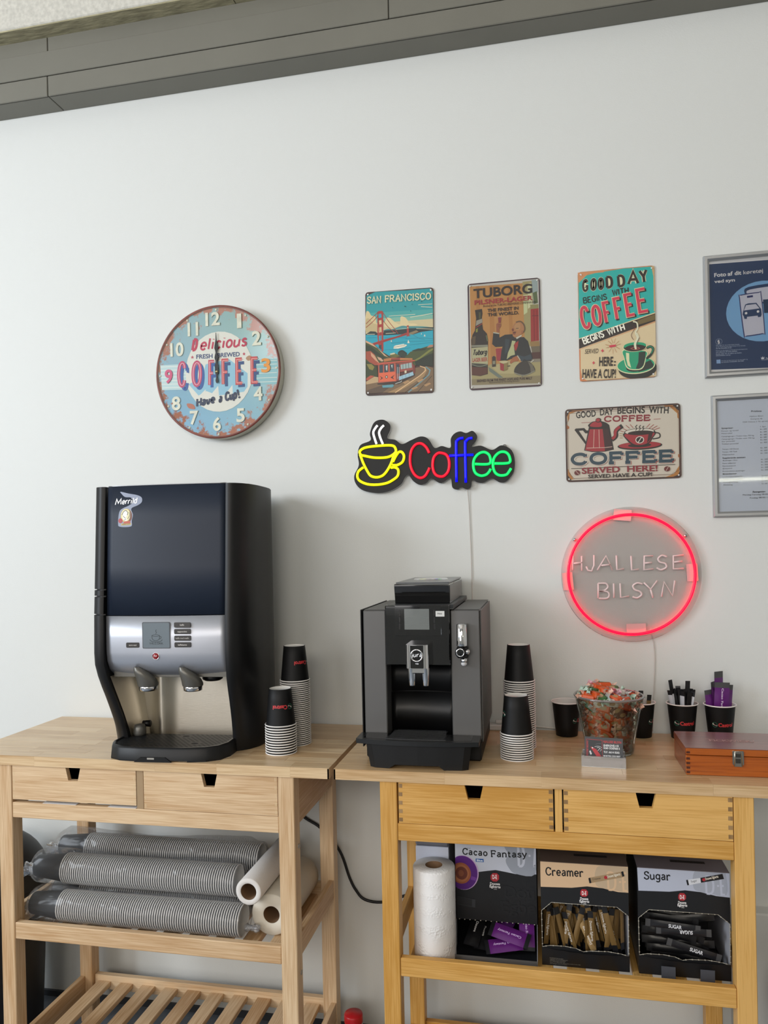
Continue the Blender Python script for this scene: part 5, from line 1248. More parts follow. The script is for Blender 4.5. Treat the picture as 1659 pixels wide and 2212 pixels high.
def pillar(sg, za, zb, name, shrink=0):
    """side wall with a rounded front post, swept back towards the foot"""
    zs = [za]+[z for z in (.02, .05, .08, .11, .14, .17, .20, .23, .26, .30, .356, .42, .5, .6) if za < z < zb]+[zb]; V = []
    for z in zs:
        f = front_y(z); lo_ = max(0, 1-z/.23); xi = .1505-.011*lo_
        ch = [(0, xi), (-.003, xi+.006), (-.003, xi+.012), (.004, .174-.011*lo_), (.018, .186-.008*lo_), (.045, .197-.003*lo_), (.09, .204)]
        if sg < 0: ch = [(0, .1660-.031*lo_), (-.003, .172-.031*lo_), (-.003, .178-.031*lo_), (.004, .192-.031*lo_), (.018, .201-.028*lo_), (.045, .207-.014*lo_), (.09, .208-.004*lo_)]; xi = ch[0][1]
        sec = [(x, f+d+shrink) for d, x in ch]+[(.205, .02), (.203, .06), (.193, .11), (.176, .155), (.155, .185), (xi, .185)]
        V += [(sg*(x-shrink)-(.004 if sg < 0 else .001), y, z) for x, y in sec]
    n = 13; F = [(k*n+j, k*n+(j+1) % n, (k+1)*n+(j+1) % n, (k+1)*n+j) for k in range(len(zs)-1) for j in range(n)]
    m_ = (len(zs)-1)*n; tri = tessellate_polygon([[Vector((v[0], v[1], 0)) for v in V[:n]]])
    mb = MB().add(V, F+[tuple(t) for t in tri]+[tuple(i_+m_ for i_ in t) for t in tri])
    o = mb.build(name, M_BLK, mc, fixn=True)
    for q in o.data.polygons: q.use_smooth = True
    o.data.set_sharp_from_angle(angle=.6)
    return o
pillar(1, 0.0005, .684, 'side_wall')
pillar(-1, 0.0005, .357, 'side_wall'); pillar(-1, .3605, .4030, 'side_block'); pillar(-1, .4065, .4200, 'side_block'); pillar(-1, .4235, .684, 'side_wall')
for z0_, z1_ in ((.3571, .3604), (.4031, .4064), (.4201, .4234)): pillar(-1, z0_, z1_, 'groove', .004)
# dark door and silver panel, both gently bowed
xs = [-.166+.314*i/20 for i in range(21)]
bow = lambda x: .012*((x+.009)/.157)**2
def slab(name, prof, th, m, x0, x1, n=20):
    mb = MB(); X = [x0+(x1-x0)*i/n for i in range(n+1)]
    strip_surface(mb, X, prof, bow)
    back = [(y+th, z) for y, z in prof[::-1]]
    strip_surface(mb, X, back, bow)
    for x in (x0, x1):
        loop = [(x, y+bow(x), z) for y, z in prof+back]; mb.add(loop, [tuple(range(len(loop)))])
    for pa, pb in ((prof[0], back[-1]), (prof[-1], back[0])):
        v = [(x, p[0]+bow(x), p[1]) for x in X for p in (pa, pb)]
        mb.add(v, [(2*i, 2*i+2, 2*i+3, 2*i+1) for i in range(n)])
    return mb.build(name, m, mc, fixn=True)
slab('door', [(-.152, .6835), (-.158, .60), (-.166, .48), (-.172, .3565)], .012, M_DOOR, -.1655, .1475)
slab('top_trim', [(-.150, .6862), (-.150, .6842)], .03, mat('silver_edge', 'c0c2c6', rough=.3, metal=.8), -.1655, .1475)
sp = slab('control_panel', [(-.1725, .3545), (-.1745, .30), (-.1745, .262), (-.171, .240), (-.160, .218), (-.138, .200), (-.105, .190), (-.06, .186)], .010, M_SILV, -.1680, .1485)
boxo('panel_core', -.160, .142, -.140, -.05, .197, .22, M_GREYM, mc)
# stainless splash panel with centre column
mb = MB()
xsb = [-.150+.300*i/40 for i in range(41)]
v = []
for z in (.0, .196):
    for x in xsb: v.append((x, -.004+.050*(1-min(1, abs(x+.0)/.15)**2)*0-.022*math.exp(-((x+.088)/.022)**2), z))
mb.add(v, [(i, i+1, i+42, i+41) for i in range(40)], True)
mb.build('splash_panel', M_STAIN, mc)
v = []
for z in (0.001, .05, .10, .15, .20):
    xi_ = -(.1660-.031*max(0, 1-z/.23))-.004+.0016
    v += [(xi_, front_y(z)+.012, z), (xi_+.001, -.02, z), (xi_+.010, -.0045, z)]
mb = MB().add(v, [(i*3+j, i*3+j+1, i*3+j+4, i*3+j+3) for i in range(4) for j in range(2)], True); mb.build('splash_side', M_STAIN, mc)
boxo('rear_wall', -.150, .150, .03, .05, 0, .2240, M_BLK, mc)
# spouts
for i, x in enumerate((-.067, .052)):
    mb = MB(); rings = [(-.186, .226, .006, x-.020), (-.184, .218, .0135, x-.0145), (-.178, .207, .0200, x-.0075), (-.170, .193, .0250, x-.0015), (-.165, .181, .0268, x), (-.164, .1755, .0258, x)]
    v = []; n = 20
    for y, z, r, cx in rings:
        for j in range(n): a = 2*PI*j/n; v.append((cx+r*math.cos(a), y+r*math.sin(a)*.9+.02, z))
    F = [(k*n+j, k*n+(j+1) % n, (k+1)*n+(j+1) % n, (k+1)*n+j) for k in range(len(rings)-1) for j in range(n)]
    mb.add(v, F, True); mb.add(v[-n:], [tuple(range(n))])
    s_ = mb.build('spout', M_GREYM, mc)
    MB().lathe([(0, .1633), (.012, .1630), (.0200, .1630), (.0232, .1645), (.0236, .1735), (.0228, .1753)], x, -.143, 0, 28).build('nozzle_ring', M_CHROME, s_)
# buttons, screen, stop button
yb = -.1745
def pill(name, x0, x1, z0, z1, y, m, parent, r=.003, th=.003, bev=.0008):
    o = MB().prism([(a+(x0+x1)/2, b+(z0+z1)/2) for a, b in rrect(x1-x0, z1-z0, r, 4)], y-th, y, 'y').build(name, m, parent, bevel=bev); return o
M_KEY = mat('dark_key', '2c2a2a', rough=.28)
def label_text(body, x0, x1, z, h, y, parent, col='b8b4ae', style='b', name='lettering'):
    a = Art(); a.col(col); a.text((x0*1000, z*1000), (x1*1000, z*1000), h*1000, style, body)
    return a.build(name, parent, (0, y, 0))
for k, (t, wq) in enumerate((('kaffe', .011), ('cappuccino', .025), ('kaffe med mælk', .034), ('kaffekanne', .023))):
    z1 = .3385-.0165*k; y = yb+bow(.040)+.0012
    b = pill('selection_key', .019, .0615, z1-.0128, z1, y, M_KEY, mc); label_text(t, .040-wq/2, .040+wq/2, z1-.0082, .0038, y-.0031, b)
y = yb+bow(-.092)+.0012
b = pill('selection_key', -.1095, -.0740, .2755, .2885, y, M_KEY, mc); label_text('varmt vand', -.1025, -.082, .2802, .0036, y-.0031, b)
y = yb-.0004
d = pill('display', -.0625, .0065, .2755, .3380, y+.0005, mat('display_glass', '66727a', rough=.32), mc, th=.0016, bev=.0004)
pill('display_bezel', -.0645, .0085, .2737, .3398, y+.0012, mat('bezel_grey', '4a4e54', rough=.4), mc, th=.0022, bev=.0004)
a = Art(); a.col('20262c')
ox, oz = -28, 300
for q in (['~-11,6 -10,-2 -5,-6 3,-6 8,-2 9,6', 1.1], ['c-11,6 -5,8.2 3,8.2 9,6 3,4.4 -5,4.4', .9], ['~9,4 13,3 12,-1 7,-3', 1], ['~-17,-4 -12,-8 0,-10 12,-8 16,-4', 1.1], ['~-1,10 1,14 -1,17 1,21', 1]):
    p, sm_, cl_ = unpack(q[0]); c = [(v_[0]+ox, v_[1]+oz) for v_ in catmull([(a_, b_, 0) for a_, b_ in p], cl_, 5)]
    a.line(c+([c[0]] if cl_ else []), q[1])
a.text((-46, 284), (-10, 284), 5, 'r', 'VÆLG DRIK')
a.build('display_print', d, (0, y-.0013, 0))
rb = MB().lathe([(0, -.0035), (.0045, -.003), (.0072, -.0012), (.0080, 0)], -.031, 0, .2545, 20, 'y').build('stop_button', mat('red_button', '8e1a22', rough=.2), mc); rb.location = (0, yb+.0008, 0)
MB().lathe([(.0080, .0005), (.0083, -.001), (.0092, -.0008), (.0094, .0006)], -.031, 0, .2545, 20, 'y').build('button_ring', M_CHROME, mc).location = (0, yb+.0004, 0)
label_text('STOP', -.0355, -.0265, .2531, .0028, -.0036, rb, 'e0c0c0')
# drip tray with perforated grille
tp = [(-.158, -.060), (-.166, -.110), (-.166, -.150), (-.150, -.185), (-.118, -.204), (-.06, -.212), (0, -.214), (.06, -.212), (.105, -.204), (.135, -.185), (.149, -.150), (.150, -.110), (.148, -.060)]
base = [(x*1.0, y_) for x, y_ in tp]
mb = MB().use(M_BLK)
n = len(tp)
lip = [(x*.93+.0, (y_+.06)*.90-.062) for x, y_ in tp]
lo = [(x, y_, .004) for x, y_ in tp]; hi = [(x*.985, y_*.985-.001, .030) for x, y_ in tp]; hi2 = [(x*.965, y_*.965-.002, .0345) for x, y_ in tp]; li = [(x, y_, .0345) for x, y_ in lip]; li2 = [(x, y_, .0315) for x, y_ in lip]
V = lo+hi+hi2+li+li2
mb.add(V, [(k*n+i, k*n+i+1, (k+1)*n+i+1, (k+1)*n+i) for k in range(4) for i in range(n-1)], True)
mb.add([(x, y_, 0.0005) for x, y_ in tp]+lo, [(i, i+1, n+i+1, n+i) for i in list(range(0, 5))+list(range(7, n-1))])
mb.build('drip_tray', None, mc)
cut = MB().prism([(-.075, .0006), (.022, .0006), (.006, .0125), (-.058, .0125)], -.2165, -.2130, 'y').build('tray_notch', mat('notch_dark', '060607', rough=.8), mc)
boxo('notch_latch', -.040, -.022, -.2168, -.2160, .0075, .0115, mat('latch_grey', 'a8a49c', rough=.4), mc)
gr = MB().use(mat('grille_black', '08090b', rough=.5, spec=.3)).prism([(x, y_) for x, y_ in lip], .0290, .0320, 'z').build('grille', None, mc)
MH = mat('grille_hole', '020203', rough=.9); hb = MB().use(MH); rnd = random.Random(2)
bigs = [(.007, -.085), (-.060, -.150), (.058, -.155)]
for iy in range(17):
    for ix in range(22):
        x = -.135+ix*.0128+(iy % 2)*.0064; y_ = -.070-iy*.0078
        lim = .150-max(0, (-y_-.14))*1.1
        if abs(x+.003) > lim*.93 or y_ < -.190: continue
        if any(math.hypot(x-a_, (y_-b_)) < .016 for a_, b_ in bigs): continue
        hb.add([(x+.0041*math.cos(t*PI/4), y_+.0020*math.sin(t*PI/4), .03205) for t in range(8)], [tuple(range(8))])
for a_, b_ in bigs: hb.add([(a_+.0095*math.cos(t*PI/8), b_+.0060*math.sin(t*PI/8), .03207) for t in range(16)], [tuple(range(16))])
tag(hb.build('drain_hole', None, gr), kind='stuff')
kb = MB().lathe([(0, .030), (.0125, .028), (.0160, .020), (.0165, .006), (.0150, 0), (0, 0)], -.124, -.078, .0323, 24).build('water_knob', M_GREYM, mc)
MB().lathe([(0, -.02), (.008, -.02), (.009, 0), (.0, 0)], -.104, -.058, .058, 14, 'x').build('knob_stem', M_BLKS, mc)
MB().lathe([(.024, 0), (.026, -.002), (.026, -.010), (.020, -.014), (0, -.014)], .088, -.10, .196, 20).build('spout_cap', M_BLKS, mc)
boxo('side_latch', .2042, .2056, .02, .035, .045, .055, M_BLKS, mc)
a = Art(.00001).run(SHEETS['merrild'][2])
def door_y(x, z):
    T = [(.3565, -.172), (.48, -.166), (.60, -.158), (.6835, -.152)]
    for (z0_, y0_), (z1_, y1_) in zip(T, T[1:]):
        if z <= z1_: return y0_+(y1_-y0_)*(z-z0_)/(z1_-z0_)+bow(x)
a.mb.v = [(x-.100, door_y(x-.100, z+.62)+y-.0004, z+.62) for x, y, z in a.mb.v]
a.mb.build('sticker', None, mc)
# ================================================================ compact espresso machine (world metres, origin at its base)
jx, jy, jz = .197, -.20, .9
ju = empty('espresso_machine', (jx, jy, jz), label='compact black and anthracite espresso machine with chrome spout on the right trolley', cat='coffee machine')
M_ANTH = mat('anthracite_metallic', '626160', rough=.45, metal=.4)
M_GLOSS = mat('piano_black', '050506', rough=.04, coat=1)
M_JBLK = mat('matt_black_plastic', '101011', rough=.5, spec=.35)
def B(name, x0, x1, y0, y1, z0, z1, m, ch=.003, parent=ju, **k): return boxo(name, x0-jx, x1-jx, y0-jy, y1-jy, z0-jz, z1-jz, m, parent, ch=ch, **k)
B('cabinet_body', .0535, .3395, -.290, -.040, .9465, 1.2610, M_JBLK)
for x0, x1 in ((.0575, .1130), (.2705, .3390)):
    B('side_tower', x0, x1, -.3600, -.2905, .9560, 1.2620, M_ANTH, .002)
B('outer_panel', .3396, .3425, -.3550, -.0450, .9500, 1.2615, M_ANTH, .0012)
B('outer_panel', .0500, .0534, -.3580, -.0450, .9300, 1.2640, M_JBLK, .0012)
B('lid_plate', .0600, .1130, -.3560, -.0440, 1.2622, 1.2640, M_ANTH, .0008); B('lid_plate', .2800, .3390, -.3560, -.0440, 1.2622, 1.2640, M_ANTH, .0008)
gv = MB()
for k in range(9): gv.box(.0492-jx, .0499-jx, -.335-jy, -.30-jy, .975+k*.008-jz, .979+k*.008-jz)
gv.build('side_grille', M_JBLK, ju)
B('base_plinth', .0560, .3360, -.3450, -.0400, .9002, .9462, M_JBLK, .004)
# recess with two bowed inner panels
def bowed(name, x0, x1, z0, z1, y, bulge, m, th=.004):
    mb = MB(); n = 12; v = []
    for z in (z0, z1):
        for i in range(n+1): t = i/n*2-1; v.append(((x0+x1)/2+(x1-x0)/2*t-jx, y+bulge*(t*t)-jy, z-jz))
    for z in (z0, z1):
        for i in range(n+1): t = i/n*2-1; v.append(((x0+x1)/2+(x1-x0)/2*t-jx, y+bulge*(t*t)+th-jy, z-jz))
    m_ = n+1; F = [(i, i+1, m_+i+1, m_+i) for i in range(n)]+[(2*m_+i, 3*m_+i, 3*m_+i+1, 2*m_+i+1) for i in range(n)]+[(i, 2*m_+i, 2*m_+i+1, i+1) for i in range(n)]+[(m_+i, m_+i+1, 3*m_+i+1, 3*m_+i) for i in range(n)]+[(0, m_, 3*m_, 2*m_), (n, 2*m_+n, 3*m_+n, m_+n)]
    return mb.add(v, F, True).build(name, m, ju, fixn=True)
bowed('recess_panel', .1135, .2700, 1.0570, 1.131, -.292, -.010, M_JBLK, .001); bowed('recess_panel', .1135, .2700, .9480, 1.0555, -.296, -.010, M_BLKS, .001)
# glossy front with screen
fp = B('front_panel', .1140, .2698, -.3700, -.2905, 1.1310, 1.2745, M_GLOSS, .0025)
B('display_frame', .1385, .2495, -.3712, -.3702, 1.2020, 1.2745, mat('gloss_insert', '0a0a0b', rough=.06, coat=1), .0004)
B('screen', .1615, .2215, -.3722, -.3713, 1.2170, 1.2665, mat('grey_screen', '6e7270', rough=.15, coat=1), .0003)
for xa in (.1480, .2315):
    for k in range(3): z = 1.2640-k*.0160; B('side_key', xa, xa+.0042, -.3722, -.3713, z-.0148, z, mat('key_black', '020202', rough=.3), .0003)
for k, z in enumerate((1.2455, 1.2290)): B('screen_line', .1620, .2210, -.37245, -.3723, z, z+.0004, mat('screen_line', '707674', rough=.4), 0)
st = B('label_sticker', .2370, .2580, -.3722, -.3714, 1.2480, 1.2612, mat('white_sticker', 'd8d8d4', rough=.5), .0002)
label_text('77010', .2405-jx, .2520-jx, 1.2530-jz, .0035, -.3724-jy, st, '3a3a40')
# bean container
bc = empty('bean_container_dummy'); bpy.data.objects.remove(bc)
pts = [(-.330, 1.3210), (-.318, 1.2755), (-.040, 1.2755), (-.030, 1.3190), (-.035, 1.3225), (-.322, 1.3235)]
mb = MB().prism([(y-jy, z-jz) for y, z in pts], .1300-jx, .2650-jx, 'x')
mb.v = [(x*(1+(z-.40)*.6) if False else x, y, z) for x, y, z in mb.v]
bcn = mb.build('bean_container', mat('smoked_black', '0c0c0d', rough=.08, coat=1), ju, bevel=.002)
B('container_side', .2652, .2662, -.318, -.045, 1.279, 1.3195, mat('grey_gloss', '6a6c6e', rough=.25, metal=.3), 0)
B('container_lid', .1320, .2640, -.318, -.034, 1.3232, 1.3275, mat('grey_gloss', '6a6c6e', rough=.25, metal=.3), .0015)
MB().lathe([(0, .0006), (.034, .0006), (.040, .003), (.043, .003), (.045, 0)], .198-jx, -.17-jy, 1.3275-jz, 40).build('lid_ring', M_CHROME, ju)
pts = [(-.3640, 1.2645), (-.3560, 1.2752), (-.030, 1.2752), (-.026, 1.2645)]
MB().prism([(y-jy, z-jz) for y, z in pts], .1180-jx, .2780-jx, 'x').build('collar', mat('dark_collar', '3a3c3f', rough=.35, metal=.4), ju, bevel=.0015)
# spout: chrome cheeks, black face, two outlets
def rounded_block(name, x0, x1, y0, y1, z0, z1, m, r=.008):
    return MB().prism([(a+(x0+x1)/2-jx, b+(y0+y1)/2-jy) for a, b in rrect(x1-x0, y1-y0, r, 6)], z0-jz, z1-jz, 'z', True).build(name, m, ju)
spo = rounded_block('spout_housing', .1700, .2240, -.4150, -.3600, 1.1310, 1.1860, M_CHROME, .010)
B('spout_face', .1820, .2125, -.4175, -.4150, 1.1320, 1.1850, M_GLOSS, .001)
MB().lathe([(.0118, 0), (.0120, -.0018), (.0135, -.0024), (.0150, -.0018), (.0152, 0)], .1970-jx, -.4176-jy, 1.1620-jz, 36, 'y').build('logo_ring', M_CHROME, ju)
MB().lathe([(0, -.0008), (.0118, -.0008)], .1970-jx, -.4176-jy, 1.1620-jz, 36, 'y').build('logo_disc', mat('logo_black', '0c0c0e', rough=.2), ju)
a = Art(); a.col('e4e6ea'); a.text((-13, -3), (13, -2), 10.5, 'script', 'jura', 1.7); a.build('lettering', ju, (.1970-jx, -.4187-jy, 1.1612-jz))
label_text('WE8', .1935-jx, .2010-jx, 1.1412-jz, .0032, -.4178-jy, ju, 'd0d2d6')
for x in (.1810, .2135):
    MB().lathe([(0, 1.0872), (.0062, 1.0870), (.0072, 1.0885), (.0088, 1.105), (.0100, 1.125), (.0102, 1.1300)], x-jx, -.392-jy, -jz, 20).build('outlet', M_CHROME, ju)
B('spout_bridge', .1815, .2130, -.4020, -.3820, 1.1170, 1.1305, M_CHROME, .002)
# hot water wand
MB().lathe([(0, 1.2315), (.0105, 1.2315), (.0125, 1.2295), (.0130, 1.1800), (.0128, 1.1790), (0, 1.1790)], .2980-jx, -.372-jy, -jz, 28).build('wand_housing', M_CHROME, ju)
wk = MB().lathe([(0, -.0125), (.0095, -.0125), (.0125, -.010), (.0130, 0), (0, 0)], .2955-jx, -.378-jy, 1.1655-jz, 24, 'y').build('wand_knob', M_BLKS, ju)
MB().lathe([(.0078, -.0130), (.0086, -.0138), (.0098, -.0130)], .2955-jx, -.378-jy, 1.1655-jz, 24, 'y').build('knob_ring', M_CHROME, wk)
MB().lathe([(0, -.0134), (.0078, -.0130)], .2955-jx, -.378-jy, 1.1655-jz, 24, 'y').build('knob_face', M_GLOSS, wk)
MB().lathe([(0, .016), (.0055, .015), (.007, .012), (.007, 0), (0, 0)], .3005-jx, -.374-jy, 1.1655-jz, 16, 'x').build('wand_button', M_CHROME, ju)
B('wand_body', .2860, .3120, -.3800, -.3610, 1.1510, 1.1788, M_BLKS, .003)
MB().lathe([(0, 1.1400), (.0066, 1.1400), (.0078, 1.1440), (.0078, 1.1508), (0, 1.1508)], .3020-jx, -.374-jy, -jz, 20).build('wand_nozzle', M_CHROME, ju)
MB().lathe([(0, 1.1325), (.0045, 1.1325), (.0070, 1.1360), (.0072, 1.1398), (0, 1.1398)], .3020-jx, -.374-jy, -jz, 16).build('nozzle_tip', mat('milky_tip', 'c8c8ca', rough=.3), ju)
# drip tray: bowed rim over a tub with feet
def bow_front(x, y0, d): return y0-d*(1-((x-.193)/.143)**2)
mb = MB(); n = 16; X = [.0490+(.3375-.0490)*i/n for i in range(n+1)]
top_ = [(x, bow_front(x, -.4240, .014)) for x in X]
ring_o = top_+[(.3375, -.3620), (.0490, -.3620)]
MB().prism([(x-jx, y-jy) for x, y in ring_o], .9560-jz, .9665-jz, 'z').build('tray_rim', mat('tray_rim_black', '1a1b1c', rough=.3), ju, bevel=.002)
Xi = [.0660+(.3200-.0660)*i/n for i in range(n+1)]
MB().prism([(x-jx, y-jy) for x, y in [(x, bow_front(x, -.4120, .013)) for x in Xi]+[(.3200, -.3660), (.0660, -.3660)]], .9666-jz, .9670-jz, 'z').build('tray_well', mat('tray_well', '060708', rough=.18), ju)
mb = MB()
mb.prism([(x-jx, y-jy) for x, y in [(.120, -.424), (.193, -.4265), (.262, -.424), (.252, -.335), (.134, -.335)]], .9671-jz, .9695-jz, 'z')
gp = mb.build('grille', mat('grille_satin', '2a2b2c', rough=.35), ju, bevel=.001)
for k in range(9): boxo('grille_rib', .127-jx, .257-jx, -.418+k*.0088-jy, -.4160+k*.0088-jy, .9696-jz, .9703-jz, mat('rib_satin', '1a1b1c', rough=.3), gp)
def tub(z): t = (.9558-z)/.055; return .0720+t*.0100, .3195-t*.0080
v = []; sec = []
zz = [.9558, .915, .9100, .9006]
cols = [0, .06, .20, .27, .30, .5, .68, .71, .76, .94, 1]
for z in zz:
    a_, b_ = tub(z)
    for c_ in cols: x = a_+(b_-a_)*c_; v.append((x-jx, bow_front(x, -.4190+(.9558-z)*.02, .013 if True else 0)+(.006 if c_ in (0, 1) else 0)-jy, z-jz))
m_ = len(cols); F = []
for r_ in range(3):
    for i in range(m_-1):
        if r_ == 2 and 3 <= i <= 6: continue
        if r_ == 2 and i in (2, 7): continue
        F.append((r_*m_+i, r_*m_+i+1, (r_+1)*m_+i+1, (r_+1)*m_+i))
k1, k2 = 2*m_+3, 3*m_+2
F += [(2*m_+2, 2*m_+3, 3*m_+2), (2*m_+7, 2*m_+8, 3*m_+8)]
mb = MB().add(v, F, False)
nb = len(v)
for sgn, c_ in ((0, 0), (1, m_-1)):
    col = [v[r_*m_+c_] for r_ in range(4)]; bk = [(p[0]+(.004 if sgn == 0 else -.004), -.3460-jy, p[2]) for p in col]
    mb.add(col+bk, [(i, i+1, i+5, i+4) for i in range(3)])
mb.build('drip_tub', M_JBLK, ju, fixn=True)
# ================================================================ paper cups
H_, RB, RT = .0920, .0283, .0372
M_CUP = mat('black_card', '0c0c0d', rough=.55, spec=.3); M_CUPI = mat('white_card_inside', 'dcdad6', rough=.55); M_RIM = mat('white_rim', 'f2efec', rough=.45)
def cup_mesh(mb, body=True, rim=True, n=28):
    r = lambda z: RB+(RT-RB)*z/H_
    if body:
        mb.use(M_CUP).lathe([(RB-.0006, 0), (RB, .0004), (r(.03), .03), (r(.06), .06), (RT, H_-.0012)], n=n)
        mb.lathe([(RB-.0012, .0002), (RB-.0006, 0)], n=n)
        mb.use(M_CUPI).lathe([(0, .0034), (RB-.0010, .0034), (RB-.0012, .0002)], n=n)
        mb.lathe([(0, .0038), (r(.0038)-.0004, .0038), (r(.05)-.0004, .05), (RT-.0004, H_-.0012)], n=n)
    if rim:
        mb.use(M_RIM).lathe([(RT+.0015+.0016*math.cos(a*PI/4), H_-.0016+.0016*math.sin(a*PI/4)) for a in range(9)], n=n)
    return mb
def castrol(mb_parent, scale=1.0):
    """emblem and word wrapped round the cup"""
    a = Art(.00001)
    a.col('2f8064'); a.poly([(6.6*math.cos(t*PI/12), 6.6*math.sin(t*PI/12)) for t in range(24)])
    a.col('e4e4de'); a.poly([(-6, 2.0), (-4.3, 4.4), (-2.7, 1.7), (0, .2), (6.5, -.5), (6.3, -2.7), (0, -2.1), (-4.4, -.2)])
    a.col('a82a30'); a.poly([(-3.7, 1), (0, -.6), (6.4, -1.1), (6.3, -1.8), (0, -1.3), (-3.7, .1)])
    a.col('d83c40'); a.text((8.8, -4.2), (46, -4.2), 9.2, 'b', 'Castrol')
    out = []
    for x, y, z in a.mb.v:
        zc = .043+z; rr = RB+(RT-RB)*zc/H_+.0001-y; ph = x/(.0325)
        out.append((rr*math.sin(ph), -rr*math.cos(ph), zc))
    a.mb.v = out
    return a.mb.build('logo', None, mb_parent)
nest0 = None
def stack(cx, cy, n, pitch, group, label_nested, label_top, ang, cname='paper_cup', tilt=0):
    global nest0
    for k in range(n):
        if nest0 is None: o = cup_mesh(MB()).build('paper_cup'); nest0 = o
        else: o = nest0.copy(); COL.objects.link(o)
        o.rotation_euler = (0, PI, 0); o.location = (cx, cy, .9+H_+k*pitch+.0002)
        tag(o, label_nested, 'cup', group)
    b = cup_mesh(MB(), True, False, 40).build('paper_cup', label=label_top, cat='cup'); b.location = (cx, cy, .9+H_+n*pitch+.0009)
    cup_mesh(MB(), False, True, 40).build('rim', None, b); castrol(b)
    b.rotation_euler = (0, PI, ang)
    return b
stack(-.1710, -.3260, 11, .00640, 'cups nested in the short stack beside the dispenser', 'black cup with white rim nested in the short stack right of the tall dispenser', 'topmost upturned black cup of the short stack right of the tall dispenser', math.radians(66))
stack(-.1610, -.2370, 32, .00522, 'cups nested in the tall stack beside the dispenser', 'black cup with white rim nested in the tall stack right of the tall dispenser', 'topmost upturned black cup of the tall stack right of the tall dispenser', math.radians(98))
stack(.4180, -.3000, 11, .00540, 'cups nested in the short stack beside the espresso machine', 'black cup with white rim nested in the short stack right of the espresso machine', 'topmost upturned black cup of the short stack right of the espresso machine', math.radians(-62))
stack(.4230, -.1960, 31, .00541, 'cups nested in the tall stack beside the espresso machine', 'black cup with white rim nested in the tall stack right of the espresso machine', 'topmost upturned black cup of the tall stack right of the espresso machine', math.radians(190))
def upright(cx, cy, ang, label):
    b = cup_mesh(MB(), True, False, 48).build('paper_cup', label=label, cat='cup'); cup_mesh(MB(), False, True, 48).build('rim', None, b); castrol(b)
    b.location = (cx, cy, .9003); b.rotation_euler = (0, 0, ang); return b
upright(.5425, -.0620, math.radians(40), 'empty upright black paper cup left of the glass bucket of sweets')
upright(.7330, -.0500, math.radians(45), 'black paper cup behind the glass bucket, holding brown sachets')
upright(.8380, -.0540, math.radians(-35), 'black paper cup filled with black and white sugar sticks')
upright(.9290, -.0600, math.radians(-35), 'rightmost black paper cup, holding purple cacao sachets')
# ================================================================ sachets
M_DKEND = mat('sachet_black', '17171a', rough=.4)
def pillow(mb, w_, l_, t, m, me, ends=.08, n=10, twist=0, seed=0):
    """flat sealed sachet lying in the XZ plane, length along Z"""
    rn = random.Random(seed); cols = 4; V = []
    zs = [0]+[ends+(1-2*ends)*i/(n-1) for i in range(n)]+[1]
    for side in (-1, 1):
        for i, z in enumerate(zs):
            e = 0 if i in (0, len(zs)-1) else min(1, min(z-ends+.01, 1-ends-z+.01)*9)
            for c in range(cols+1):
                u = c/cols*2-1
                V.append((u*w_/2, side*(t/2*max(0, e)*(1-u*u)+.0002)+rn.uniform(-.0003, .0003)*(1 if e else 0), z*l_))
    m1 = len(zs)*(cols+1)
    for side in (0, 1):
        for i in range(len(zs)-1):
            mb.use(me if i in (0, len(zs)-2) else m)
            F = []
            for c in range(cols):
                a_ = side*m1+i*(cols+1)+c; q = (a_, a_+1, a_+cols+2, a_+cols+1); F.append(q[::-1] if side else q)
            b0 = len(mb.v)
            if i == 0 and side == 0: base_ = b0; mb.add(V, F, True)
            else: mb.add([], [tuple(x-b0+base_ for x in q) for q in F], True)
    return mb
def place(o, loc, tilt=0, lean=0, spin=0):
    """tilt in the XZ plane, lean towards the back, spin about its own length"""
    o.matrix_world = Matrix.Translation(loc) @ Matrix.Rotation(lean, 4, 'X') @ Matrix.Rotation(tilt, 4, 'Y') @ Matrix.Rotation(spin, 4, 'Z')
def sachet(name, w_, l_, t, m, me, ends=.08, word=None, wordcol='e8e4e0', at=(.25, .9), h=.006, label=None, cat='sachet', group=None, seed=0, fold=0):
    o = pillow(MB(), w_, l_, t, m, me, ends, seed=seed).build(name, None, label=label, cat=cat, group=group)
    if word:
        a = Art(); a.col(wordcol); a.text((0, 0), ((at[1]-at[0])*l_*1000, 0), h*1000, 'b', word)
        p = a.build('lettering', o); p.rotation_euler = (0, PI/2 if not fold else -PI/2, 0); p.location = (-h*.5 if not fold else h*.5, -t/2-.0008, (at[1] if not fold else at[0])*l_)
    return o
M_TAN = mat('tan_foil', '7d6238', rough=.42, metal=.15); M_SBLK = mat('black_foil', '121214', rough=.32); M_SWH = mat('white_foil', 'c8cad0', rough=.4)
M_PUR = mat('purple_foil', '5c1f6c', rough=.28, k=1.1); M_GRF = mat('grey_foil_end', '4a4a4c', rough=.4); M_PURD = mat('dark_purple_foil', '3a1648', rough=.3)
